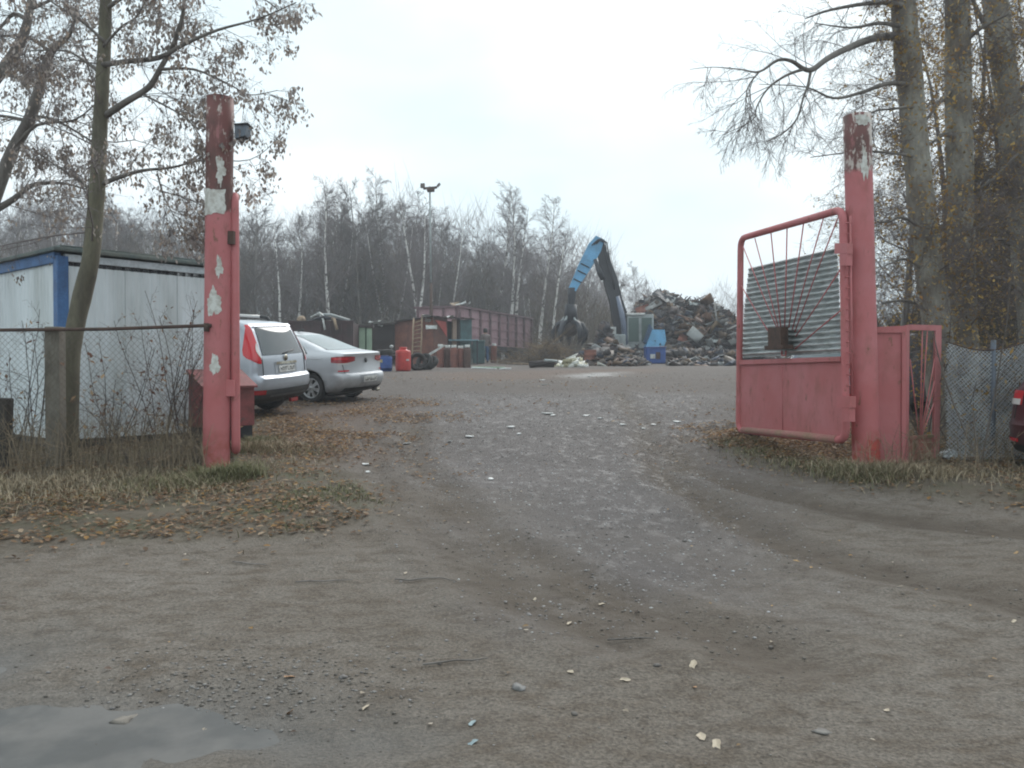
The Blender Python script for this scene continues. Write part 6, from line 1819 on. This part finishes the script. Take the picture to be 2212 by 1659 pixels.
def left_tree():
    rng = np.random.default_rng(4); rg = random.Random(4)
    t = thing('maple_tree', 'leaning maple with mossy trunk and hanging dry seed bunches beside the white cabin', 'tree', P(150, 1010, 9.9))
    mb = MB()
    lay_tube(mb, [(146, 1030, 9.9, .115), (150, 900, 9.9, .105), (153, 780, 9.9, .10), (163, 705, 9.95, .105), (180, 630, 10, .105), (196, 560, 10, .098), (205, 470, 10.1, .092), (211, 390, 10.1, .09),
                  (215, 300, 10.2, .085), (220, 200, 10.2, .080), (226, 90, 10.3, .074), (230, -40, 10.3, .068), (236, -260, 10.4, .05)], 12, 4, .03, rg)
    mb.build('trunk', M_BARKG, t, world=True)
    BR = [[(228, 250, 10.2, .044), (270, 222, 10.0, .040), (320, 190, 9.9, .036), (345, 150, 9.8, .030), (375, 95, 9.8, .028), (395, 30, 9.7, .022), (400, -40, 9.7, .014)],
          [(222, 140, 10.2, .034), (280, 132, 10.0, .030), (345, 124, 9.8, .030), (400, 95, 9.7, .022), (470, 65, 9.6, .016), (560, 40, 9.5, .010), (640, 5, 9.4, .006)],
          [(345, 150, 9.8, .020), (420, 150, 9.7, .014), (500, 185, 9.6, .010), (540, 205, 9.5, .006), (600, 195, 9.5, .004)],
          [(213, 400, 10.1, .034), (260, 382, 10.0, .026), (310, 368, 9.9, .020), (370, 362, 9.8, .014), (440, 346, 9.7, .009), (540, 345, 9.6, .005), (600, 300, 9.5, .003)],
          [(210, 440, 10.1, .024), (180, 395, 10.2, .018), (140, 370, 10.2, .012), (80, 330, 10.3, .008)],
          [(220, 160, 10.2, .024), (180, 130, 10.3, .018), (140, 110, 10.4, .012), (60, 110, 10.5, .006)],
          [(224, 100, 10.2, .020), (260, 60, 10.0, .015), (300, 30, 10, .010), (330, -40, 9.9, .007)],
          [(340, 375, 9.9, .012), (352, 420, 9.8, .009), (372, 460, 9.8, .006), (400, 520, 9.7, .003)],
          [(226, 90, 10.2, .020), (170, 40, 10.3, .016), (120, 10, 10.4, .012), (60, -40, 10.5, .007)],
          [(300, 200, 9.95, .016), (360, 230, 9.8, .011), (410, 262, 9.7, .007), (440, 310, 9.6, .004)],
          [(228, 20, 10.3, .03), (290, -20, 10.1, .022), (380, -50, 9.9, .016), (520, -30, 9.7, .010), (600, 20, 9.6, .005)]]
    C, tips = [], []
    mb = MB()
    for b in BR:
        mb = MB(); w = lay_tube(mb, b, 7, 4); mb.build('branch', M_BARK, t, world=True)
        grow(C, w, 2, .85, .0065, rng, 12, .75, .05, .24, .15, .5, tips, .0018)
    w = [q for q, r in trunk_pts([(196, 560, 10, .098), (211, 390, 10.1, .09), (220, 200, 10.2, .080), (230, -40, 10.3, .068), (236, -260, 10.4, .05)], 4)]
    grow(C, w, 2, 1.9, .012, rng, 18, 1.1, .03, .2, .05, .5, tips, .0018)
    o = segs_obj('twigs', C, M_TWIG); o.parent = t; o.data.transform(t.matrix_basis.inverted()); tag(o, kind='stuff')
    tp = np.concatenate(tips)
    # seeds gather in bunches
    cen = tp[rng.integers(0, len(tp), 1500)]
    pts = np.repeat(cen, 8, 0) + rng.normal(size=(1500 * 8, 3)) * .030; pts[:, 2] -= .05
    V, Q, Cc = leafs(pts, rng, 12000, .052, SEEDC, 1.2, .028, True)
    o = np_mesh('seed_bunches', V, Q, A_LEAF, Cc, parent=t); o.data.transform(t.matrix_basis.inverted()); tag(o, kind='stuff')

    # second and third leaning stems at the picture's left edge
    for lab, pts, BR2, sd in (
        ('slanting dark tree at the left edge, crossing behind the seed-hung maple', [(-150, 800, 11.5, .12), (-60, 560, 11.4, .10), (0, 393, 11.3, .088), (30, 320, 11.3, .08), (62, 262, 11.3, .078), (85, 190, 11.3, .064), (110, 113, 11.3, .052), (150, 75, 11.2, .03), (165, 20, 11.2, .018)],
         [[(62, 262, 11.3, .03), (0, 250, 11.3, .02), (-80, 250, 11.3, .01)], [(70, 250, 11.3, .025), (120, 260, 11.1, .018), (190, 300, 11.0, .012), (250, 340, 10.9, .006)], [(110, 113, 11.3, .03), (60, 80, 11.3, .02), (0, 78, 11.3, .012)],
          [(-20, 460, 11.4, .05), (30, 430, 11.3, .04), (70, 400, 11.2, .03), (130, 395, 11, .02), (190, 410, 10.9, .01)], [(30, 320, 11.3, .03), (80, 270, 11, .02), (160, 260, 10.9, .012), (210, 220, 10.8, .006)]], 6),
        ('dark curved tree at the top left corner of the view', [(-300, 500, 12.5, .13), (-120, 300, 12.4, .10), (0, 158, 12.3, .085), (40, 100, 12.3, .08), (60, 45, 12.3, .06), (68, -20, 12.3, .045), (80, -120, 12.3, .03)],
         [[(60, 45, 12.3, .04), (30, 30, 12.3, .03), (0, 60, 12.3, .02), (-60, 110, 12.3, .01)], [(64, 20, 12.3, .03), (110, 0, 12.3, .02), (160, -30, 12.3, .01)], [(0, 158, 12.3, .03), (60, 170, 12.1, .02), (130, 160, 12, .01)]], 7)):
        t = thing('leaning_tree', lab, 'tree', P(pts[0][0], pts[0][1], pts[0][2]) * 1.0)
        t.matrix_basis = Matrix.Translation((t.matrix_basis.translation.x - .3, pts[0][2], hz1(t.matrix_basis.translation.x - .3, pts[0][2])))
        mb = MB(); b0 = t.matrix_basis.translation
        first = P(*pts[0][:3]); mb.tube([b0 - Vector((0, 0, .1)), first], [pts[0][3] * 1.2, pts[0][3]], 10)
        lay_tube(mb, pts, 10, 4); mb.build('trunk', M_BARK, t, world=True)
        rng = np.random.default_rng(sd); C, tips = [], []; mb = MB()
        for b in BR2 + [pts[3:]]:
            mb = MB(); w = lay_tube(mb, b, 6, 3)
            if b is not BR2 and b in BR2: mb.build('branch', M_BARK, t, world=True)
            grow(C, w, 2, .95, .008, rng, 11, .75, .05, .24, .15, .5, tips, .0018)
        o = segs_obj('twigs', C, M_TWIG); o.parent = t; o.data.transform(t.matrix_basis.inverted()); tag(o, kind='stuff')
        V, Q, Cc = leafs(np.concatenate(tips), rng, 1500, .055, SEEDC, 1.2, .05, True)
        o = np_mesh('seed_bunches', V, Q, A_LEAF, Cc, parent=t); o.data.transform(t.matrix_basis.inverted()); tag(o, kind='stuff')
left_tree()

def right_trees():
    spec = [
     ('poplar_tree', 'thick lichen-grey trunk nearest the right gate post with the long bare limb reaching left', [(2046, 985, 11.8, .25), (2036, 850, 11.9, .215), (2026, 720, 12, .20), (2010, 600, 12.1, .195), (1998, 520, 12.2, .19), (1986, 400, 12.3, .185), (1972, 250, 12.4, .18), (1960, 120, 12.5, .19), (1952, 20, 12.5, .17), (1940, -120, 12.6, .14), (1920, -330, 12.7, .09)],
      [[(1930, 78, 12.4, .062), (1890, 82, 12.1, .054), (1840, 100, 11.8, .046), (1790, 125, 11.5, .041), (1755, 150, 11.3, .037), (1735, 148, 11.2, .030), (1710, 132, 11.1, .025), (1680, 130, 11.0, .020), (1640, 155, 10.9, .014), (1600, 150, 10.8, .009), (1540, 145, 10.7, .005), (1490, 150, 10.6, .003)],
       [(1752, 150, 11.3, .022), (1745, 185, 11.2, .019), (1735, 212, 11.1, .015), (1722, 255, 11.0, .011), (1695, 285, 10.9, .010), (1650, 310, 10.8, .004)],
       [(1735, 150, 11.2, .022), (1700, 162, 11.1, .017), (1660, 190, 11, .013), (1635, 230, 10.9, .010), (1625, 260, 10.9, .007), (1560, 292, 10.8, .003)],
       [(1640, 155, 10.9, .013), (1615, 190, 10.9, .008), (1610, 240, 10.9, .004)],
       [(1972, 185, 12.4, .04), (1920, 180, 12.1, .032), (1860, 200, 11.9, .024), (1800, 212, 11.7, .018), (1740, 188, 11.5, .010), (1640, 182, 11.3, .004)],
       [(1955, 15, 12.4, .05), (1900, 5, 12.2, .035), (1800, 20, 12, .02), (1740, 40, 11.9, .008)],
       [(1965, 60, 12.5, .04), (1900, 50, 12.2, .028), (1840, 60, 12, .016), (1760, 50, 11.9, .006)],
       [(1985, 340, 12.3, .03), (1920, 330, 12, .02), (1850, 328, 11.8, .012), (1750, 340, 11.6, .005)],
       [(1978, 230, 12.3, .026), (1930, 235, 12, .018), (1880, 245, 11.9, .010), (1840, 300, 11.8, .005)],
       [(1998, 500, 12.2, .028), (1950, 470, 12, .018), (1900, 480, 11.9, .010), (1830, 440, 11.8, .004)],
       [(2010, 600, 12.1, .028), (1960, 560, 12, .018), (1910, 575, 11.9, .009)],
       [(2020, 680, 12.0, .03), (1960, 650, 11.8, .02), (1905, 655, 11.7, .010)]], 12),
     ('poplar_tree', 'upright lichen-grey trunk in the middle of the three right-hand trees, flecked with ochre leaves', [(2092, 985, 12.8, .25), (2084, 800, 12.9, .21), (2078, 600, 13, .20), (2074, 400, 13.1, .195), (2070, 200, 13.2, .19), (2068, 0, 13.3, .18), (2060, -300, 13.5, .12)],
      [[(2070, 180, 13.2, .05), (2030, 220, 13, .036), (2000, 260, 12.8, .02), (1960, 300, 12.6, .008)], [(2072, 300, 13.1, .05), (2040, 290, 12.9, .035), (2010, 310, 12.7, .02), (1950, 330, 12.5, .008)], [(2074, 100, 13.2, .05), (2120, 60, 13, .03), (2180, 30, 12.8, .015)],
       [(2078, 560, 13, .04), (2120, 520, 12.8, .03), (2180, 520, 12.6, .015), (2240, 540, 12.5, .006)], [(2074, 420, 13.1, .04), (2130, 400, 12.9, .028), (2200, 330, 12.8, .015)], [(2078, 620, 13, .04), (2020, 560, 12.8, .028), (1970, 545, 12.6, .014), (1910, 520, 12.4, .006)]], 13),
     ('poplar_tree', 'dark leaning trunk at the far right of the three right-hand trees', [(2262, 960, 13.4, .28), (2240, 750, 13.5, .24), (2215, 520, 13.7, .23), (2192, 330, 13.8, .22), (2176, 200, 13.9, .21), (2155, 50, 14, .20), (2140, -100, 14.1, .18), (2110, -330, 14.3, .12)],
      [[(2180, 240, 13.9, .06), (2220, 180, 13.7, .04), (2280, 150, 13.5, .02)], [(2165, 100, 14, .06), (2120, 40, 13.8, .04), (2090, -30, 13.7, .02)], [(2200, 420, 13.8, .05), (2150, 380, 13.6, .035), (2100, 390, 13.4, .018), (2040, 360, 13.2, .008)], [(2215, 540, 13.7, .05), (2150, 480, 13.5, .03), (2110, 500, 13.3, .012)],
       [(2230, 650, 13.5, .04), (2160, 600, 13.3, .026), (2100, 620, 13.1, .012)]], 14)]
    for nm, lab, pts, BR, sd in spec:
        rng = np.random.default_rng(sd); rg = random.Random(sd)
        b0 = P(*pts[0][:3]); t = thing(nm, lab, 'tree', (b0.x, b0.y, hz1(b0.x, b0.y)), group='thick trunks right of the gate')
        mb = MB(); lay_tube(mb, pts, 16, 6, .045, rg); mb.build('trunk', M_LICH, t, world=True)
        C, tips = [], []; mb = MB()
        for i, b in enumerate(BR):
            mb = MB(); w = lay_tube(mb, b, 8, 4); mb.build('branch', M_BARK, t, world=True)
            grow(C, w, 2, 1.15, .0075, rng, 11, .75, .11, .24, .18, .5, tips, .0018)
        w = [q for q, r in trunk_pts(pts, 4)]
        grow(C, w, 2, 1.6, .012, rng, 30, 1.15, .03, .25, .10, .5, tips, .002)
        o = segs_obj('twigs', C, M_TWIG); o.parent = t; o.data.transform(t.matrix_basis.inverted()); tag(o, kind='stuff')
        tp = np.concatenate(tips)
        # ochre leaves stay mostly close to the trunks
        tr = np.repeat(np.array(w), 6, 0) + rng.normal(size=(len(w) * 6, 3)) * np.array([.22, .18, .1]); tr[:, 1] -= .2
        near = tp[tp[:, 0] / tp[:, 1] > .43]
        V1 = leafs(tr, rng, 3800, .062, GOLD, .6, .2); V2 = leafs(near, rng, 2200, .055, GOLD, .6, .07)
        V, Q, Cc = merge([V1, V2])
        o = np_mesh('ochre_leaves', V, Q, A_LEAF, Cc, parent=t); o.data.transform(t.matrix_basis.inverted()); tag(o, kind='stuff')

    # smaller twiggy trees filling the gaps behind
    for k, (px, d, H, lab) in enumerate(((1945, 16.5, 7.5, 'fine-twigged small tree in the gap right of the right gate post'), (2120, 18, 9.5, 'twiggy tree seen between the middle and far right trunks'), (2030, 21, 10, 'twiggy tree seen between the first two thick trunks'),
                                         (2200, 16.5, 8.5, 'twiggy tree filling the right edge behind the netting'), (1905, 26, 8, 'small distant twiggy tree just right of the right gate post'), (2290, 22, 11, 'twiggy tree beyond the right edge trunk'))):
        rng = np.random.default_rng(50 + k); T, C, tips = [], [], []
        b = G(px, d, -.1); p = np.array(b)
        pts, _ = limb(T, p, np.array([rng.normal() * .06, 0, 1.]), H, H * .012, .01, rng, 10, .07)
        grow(C, pts, 2, H * .33, .015, rng, 25, .95, .04, .24, .06, .5, tips, .0026)
        t = thing('twiggy_tree', lab, 'tree', b, group='twiggy trees behind the netting')
        for n_, s_, m_ in (('trunk', T, M_BARK), ('crown', C, M_TWIG)):
            o = segs_obj(n_, s_, m_, None, 6 if n_ == 'trunk' else 3); o.parent = t; o.data.transform(t.matrix_basis.inverted())
        V, Q, Cc = leafs(np.concatenate(tips), rng, 1700, .06, GOLD, .6, .06)
        o = np_mesh('ochre_leaves', V, Q, A_LEAF, Cc, parent=t); o.data.transform(t.matrix_basis.inverted()); tag(o, kind='stuff')
right_trees()

# leafless shrubs: along the left fence, by the netting
def shrub(lab, px, d, H, n, sd, spread=.25, leaves=None, m=None, nleaf=60, rstem=.008):
    rng = np.random.default_rng(sd); T, C, tips = [], [], []
    b = G(px, d); p = np.array(b)
    for k in range(n):
        a = rng.random() * 6.283; dr = np.array([math.cos(a) * spread, math.sin(a) * spread, 1])
        pts, _ = limb(T, p + np.array([math.cos(a), math.sin(a), 0]) * .08 * rng.random(), dr, H * rng.uniform(.65, 1.05), rstem, .003, rng, 7, .10)
        grow(C, np.array(pts), 1, H * .30, .0042, rng, 7, .7, .0, .2, .2, .5, tips, .0015)
    t = thing('leafless_shrub', lab, 'shrub', b, group='leafless shrubs by the fences')
    for n_, s_ in (('stems', T), ('twigs', C)):
        o = segs_obj(n_, s_, m or M_TWIGD, None, 5 if n_ == 'stems' else 3); o.parent = t; o.data.transform(t.matrix_basis.inverted()); tag(o, kind='stuff')
    if leaves is not None:
        V, Q, Cc = leafs(np.concatenate(tips), rng, nleaf, .06, leaves, .8, .03)
        o = np_mesh('dry_leaves', V, Q, A_LEAF, Cc, parent=t); o.data.transform(t.matrix_basis.inverted()); tag(o, kind='stuff')
    return t
BROWN = np.array([(.30, .20, .12), (.38, .28, .18), (.20, .12, .08), (.14, .07, .05)])
shrub('leafless shrub with dark stems in front of the middle of the white cabin end', 345, 10.2, 2.35, 6, 70, .28, BROWN, None, 90)
shrub('leafless shrub close to the left gate post, rising above the fence pipe', 395, 10.1, 2.1, 6, 71, .3, BROWN, None, 40)
shrub('low bare shrub at the foot of the leaning maple', 235, 9.8, 1.5, 6, 72, .5, BROWN, None, 80, .006)
shrub('bare shrub with pale dry leaves right of the maple foot', 285, 9.7, 1.3, 5, 73, .5, BROWN, None, 110, .006)
shrub('tangled bare shrub behind the chain link at the left edge', 30, 9.9, 1.5, 6, 74, .5, BROWN, None, 40, .006)
shrub('low bramble of bare stems against the left gate post', 425, 9.75, .95, 9, 75, .8, BROWN, None, 30, .005)
shrub('bare shrub behind the left fence post', 70, 10.0, 1.9, 5, 76, .4, BROWN, None, 40, .006)
M_STEMG = mat('stem_grey', (.16, .14, .12), .9, col2=(.10, .085, .075), sc=4)
shrub('bare grey shrub just right of the wicket', 2068, 10.3, 1.6, 5, 80, .5, GOLD, M_STEMG, 70, .009)
shrub('tall grey shrub in front of the netting', 2120, 9.6, 2.4, 3, 81, .4, GOLD, M_STEMG, 90, .012)
shrub('bare shrub in front of the netting beside the maroon car', 2150, 10.4, 2.0, 4, 82, .5, GOLD, M_STEMG, 70, .010)
shrub('bramble seen through the open half of the wicket', 2000, 10.6, 1.5, 7, 83, .5, BROWN, None, 60, .008)

# dry weed stalks on the left bank
rng = np.random.default_rng(90); S = []; cs = []
for k in range(620):
    px, py = (rng.uniform(-60, 450), rng.uniform(995, 1050)) if k < 480 else (rng.uniform(1850, 2200), rng.uniform(1000, 1050))
    x, y = GP(px, py); z = hz1(x, y); a = rng.random() * 6.283; H = rng.uniform(.25, .75) * (1 if k < 480 else .7); l = rng.uniform(0, .6) * H
    m_ = (x + l * .4 * math.cos(a), y + l * .4 * math.sin(a), z + H * .6); e_ = (x + l * math.cos(a), y + l * math.sin(a), z + H)
    S += [(x, y, z, *m_, .0035, .0028), (*m_, *e_, .0028, .0015)]; c = np.array((.24, .19, .13)) * rng.uniform(.5, 1.25); cs += [c, c]
    for j in range(2):
        f = rng.uniform(.3, .9); b = [x + (e_[0] - x) * f, y + (e_[1] - y) * f, z + H * f]; a2 = rng.random() * 6.28; q = rng.uniform(.06, .2)
        S.append((*b, b[0] + q * math.cos(a2), b[1] + q * math.sin(a2), b[2] + q * rng.uniform(-.1, .9), .0022, .001)); cs.append(c)
tag(segs_obj('dry_weeds', S, A_GRASS, None, 3, np.array(cs)), 'dry weed stalks along the foot of the fences', 'weeds', kind='stuff')

# ------------------------------------------------------------------ single things lying on the road
def lone_stone(px, py, s, col, lab, flat=.5, sd=1):
    x, y = GP(px, py); bm = bmesh.new(); bmesh.ops.create_icosphere(bm, subdivisions=2, radius=1); rg = random.Random(sd); s *= .62; flat *= .8; col = tuple(c * .55 + g * .45 for c, g in zip(col, (.11, .098, .085)))
    for v in bm.verts:
        n = .55 + .65 * rg.random(); v.co = Vector((v.co.x * n, v.co.y * n * .75, v.co.z * n * flat)) * s / 2
    me = bpy.data.meshes.new('stone'); bm.to_mesh(me); bm.free(); me.materials.append(mat('stone_' + str(sd), col, .7, col2=tuple(c * .7 for c in col), sc=20, bmp=.3))
    me.polygons.foreach_set('use_smooth', [True] * len(me.polygons))
    o = link('stone', me); o.location = (x, y, hz1(x, y) + s * flat * .05); o.rotation_euler = (0, 0, rg.random() * 3)
    return tag(o, lab, 'stone', 'stones on the dirt road')
lone_stone(1418, 1452, .07, (.045, .042, .042), 'smooth dark stone on the dirt near a pale leaf', .5, 1)
lone_stone(1665, 1388, .065, (.06, .05, .042), 'dark lump of mud or stone on the right of the road', .6, 2)
lone_stone(1122, 1488, .13, (.22, .22, .22), 'pale grey flat stone in the middle foreground', .35, 3)
lone_stone(1240, 1548, .06, (.07, .062, .055), 'small brown stone below the pale grey flat stone', .6, 4)
lone_stone(268, 1536, .19, (.24, .21, .175), 'large pale tan flat stone half sunk beside the puddle', .3, 5)
lone_stone(1478, 1166, .07, (.04, .038, .038), 'black stone on the right half of the gravel entrance', .6, 6)
lone_stone(1555, 1165, .07, (.05, .045, .04), 'dark stone further right on the gravel entrance', .6, 7)
lone_stone(1355, 1158, .07, (.05, .045, .04), 'dark clod in the wheel track on the gravel entrance', .5, 8)
lone_stone(1775, 1580, .13, (.19, .18, .165), 'grey flat stone in the right foreground', .25, 9)
lone_stone(740, 1462, .09, (.16, .15, .15), 'grey stone among the brick crumbs at left', .5, 10)

rng = np.random.default_rng(61)
for k, (px, py, s, c, lab) in enumerate((
    (625, 1530, .085, 0, 'orange tan leaf lying above the puddle tip'), (625, 1460, .07, 0, 'ochre leaf among the gravel crumbs at left'), (790, 1532, .06, 1, 'whitish leaf right of the orange tan leaf'), (1497, 1450, .085, 1, 'pale curled leaf beside the smooth dark stone'),
    (1515, 1594, .085, 1, 'cream leaf at the bottom right of centre, left of a pair'), (1548, 1611, .085, 1, 'cream leaf at the bottom right of centre, right of a pair'), (1350, 1480, .07, 1, 'narrow white leaf left of the pale curled leaf'), (1232, 1460, .06, 1, 'white leaf in the middle of the road'),
    (1230, 1340, .075, 1, 'whitish leaf at the end of the wheel track'), (1500, 1492, .045, 0, 'small orange leaf below the pale curled leaf'), (1915, 1535, .06, 1, 'cream leaf alone on the right of the road'), (1300, 1293, .06, 1, 'whitish leaf on the rut edge'),
    (1155, 1281, .05, 1, 'small white leaf on the left of the rut'), (1720, 1211, .06, 2, 'ochre leaf on the dirt below the right verge'), (1752, 1228, .05, 2, 'small ochre leaf right of another below the right verge'), (2195, 1197, .075, 2, 'ochre leaf at the right edge of the road'),
    (1660, 1186, .05, 1, 'pale scrap of leaf on the gravel edge'), (2190, 1350, .05, 1, 'cream leaf at the far right edge of the road'), (1020, 1568, .07, 3, 'bluish torn scrap in the foreground'), (1022, 1613, .06, 3, 'small bluish scrap near the bottom edge'))):
    x, y = GP(px, py); n = 9; s *= .62; mb = MB(); a0 = rng.random() * 6.28
    out = []
    for i in range(n):
        a = 6.283 * i / n; r = s / 2 * (1 + .25 * math.cos(2 * a) + .18 * math.cos(5 * a + a0) + rng.normal() * .06); out.append((r * math.cos(a), r * math.sin(a) * .72, s * .10 * abs(math.sin(a)) + s * .07 * math.cos(a + a0)))
    mb.add([(0, 0, 0)] + out, [(0, 1 + i, 1 + (i + 1) % n) for i in range(n)], 0, False)
    o = mb.build('fallen_leaf' if c < 3 else 'paper_scrap', mat(('leaf_orange', 'leaf_cream', 'leaf_ochre', 'scrap_blue')[c], ((.36, .21, .11), (.44, .37, .28), (.34, .22, .10), (.22, .28, .29))[c], .75, col2=((.30, .16, .08), (.33, .27, .20), (.26, .16, .07), (.2, .26, .28))[c], sc=30))
    o.location = (x, y, hz1(x, y) + .003); o.rotation_euler = (rng.normal() * .15, rng.normal() * .2, a0)
    tag(o, lab, 'leaf' if c < 3 else 'scrap', 'single leaves on the dirt road' if c < 3 else None)

# white plastic and glass scraps on the yard
chips = []
for k, (px, py, w) in enumerate(((1015, 945, 26), (972, 955, 16), (1057, 897, 0), (1105, 926, 24), (1122, 941, 16), (1182, 893, 34), (1195, 897, 18), (1268, 898, 22), (1460, 911, 26), (1412, 916, 18), (878, 957, 22), (790, 1000, 18), (795, 1021, 16), (1345, 918, 20), (1297, 903, 20),
                                 (1180, 833, 22), (1172, 820, 18), (1275, 815, 20), (1060, 1040, 12), (1390, 920, 12))):
    if w == 0: continue
    x, y = GP(px, py); s = w / F * y * .5
    mb = MB(); n = 6; out = [(s * math.cos(6.283 * i / n) * (.7 + .5 * rng.random()), s * .7 * math.sin(6.283 * i / n) * (.7 + .5 * rng.random()), .012 * rng.random()) for i in range(n)]
    mb.slab(out, (0, 0, .012)); o = mb.build('white_scrap', mat('white_scrap', (.66, .67, .66), .35, col2=(.52, .52, .50), sc=9)); o.location = (x, y, hz1(x, y) + .004); o.rotation_euler = (0, 0, rng.random() * 3)
    tag(o, 'flat white scrap lying on the wet gravel of the yard', 'scrap', 'white scraps on the yard')

def bag():
    x, y = GP(2050, 1002); bm = bmesh.new(); bmesh.ops.create_icosphere(bm, subdivisions=3, radius=1); rg = random.Random(3)
    for v in bm.verts:
        n = 1 + .28 * math.sin(v.co.x * 5 + v.co.y * 3) * math.cos(v.co.z * 6 + v.co.y * 4) + rg.uniform(-.08, .08); v.co = Vector((v.co.x * .11 * n, v.co.y * .08 * n, max(-.03, v.co.z * .06 * n)))
    me = bpy.data.meshes.new('plastic_bag'); bm.to_mesh(me); bm.free(); me.materials.append(mat('bag_white', (.66, .70, .72), .4, col2=(.5, .53, .56), sc=12))
    o = link('plastic_bag', me); o.location = (x, y, hz1(x, y) + .05); tag(o, 'crumpled white plastic bag on the leaves by the netting', 'plastic bag')
bag()

# sticks on the road
for k, (px, py, L, a, lab) in enumerate(((700, 1710 - 1659 + 1207, .35, .1, 'thin brown stick on the dirt below the left verge'), (540, 1223, .28, -.3, 'short dark stick on the dirt at left'), (920, 1253, .4, -.02, 'brown stick lying level on the dirt'), (1360, 1382, .22, -.2, 'brown stick at the lower end of the rut'), (985, 1437, .3, .2, 'forked thin twig left of the middle foreground'))):
    x, y = GP(px, py); pts = []
    for i in range(5):
        t = (i / 4 - .5) * L; q = (x + t * math.cos(a), y + t * math.sin(a) + .05 * L * math.sin(i * 2.1 + k)); pts.append((*q, hz1(*q) + .012))
    o = MB().tube(pts, [.004, .005, .004, .004, .002], 6).build('stick', M_BARK); tag(o, lab, 'stick', 'sticks on the dirt road')

# ------------------------------------------------------------------ haze box added to veil the distance
hm = bpy.data.materials.new('haze_veil'); hm.use_nodes = True
hn, hl_ = hm.node_tree.nodes, hm.node_tree.links
hn.clear(); ho = hn.new('ShaderNodeOutputMaterial'); hv = hn.new('ShaderNodeVolumePrincipled')
hv.inputs['Color'].default_value = (.90, .945, 1.0, 1); hv.inputs['Density'].default_value = 0.0018; hv.inputs['Anisotropy'].default_value = .2
hl_.new(hv.outputs[0], ho.inputs['Volume'])
hx = MB().box((0, 118, 12.5), (420, 400, 33)).build('haze', hm)
tag(hx, kind='stuff')
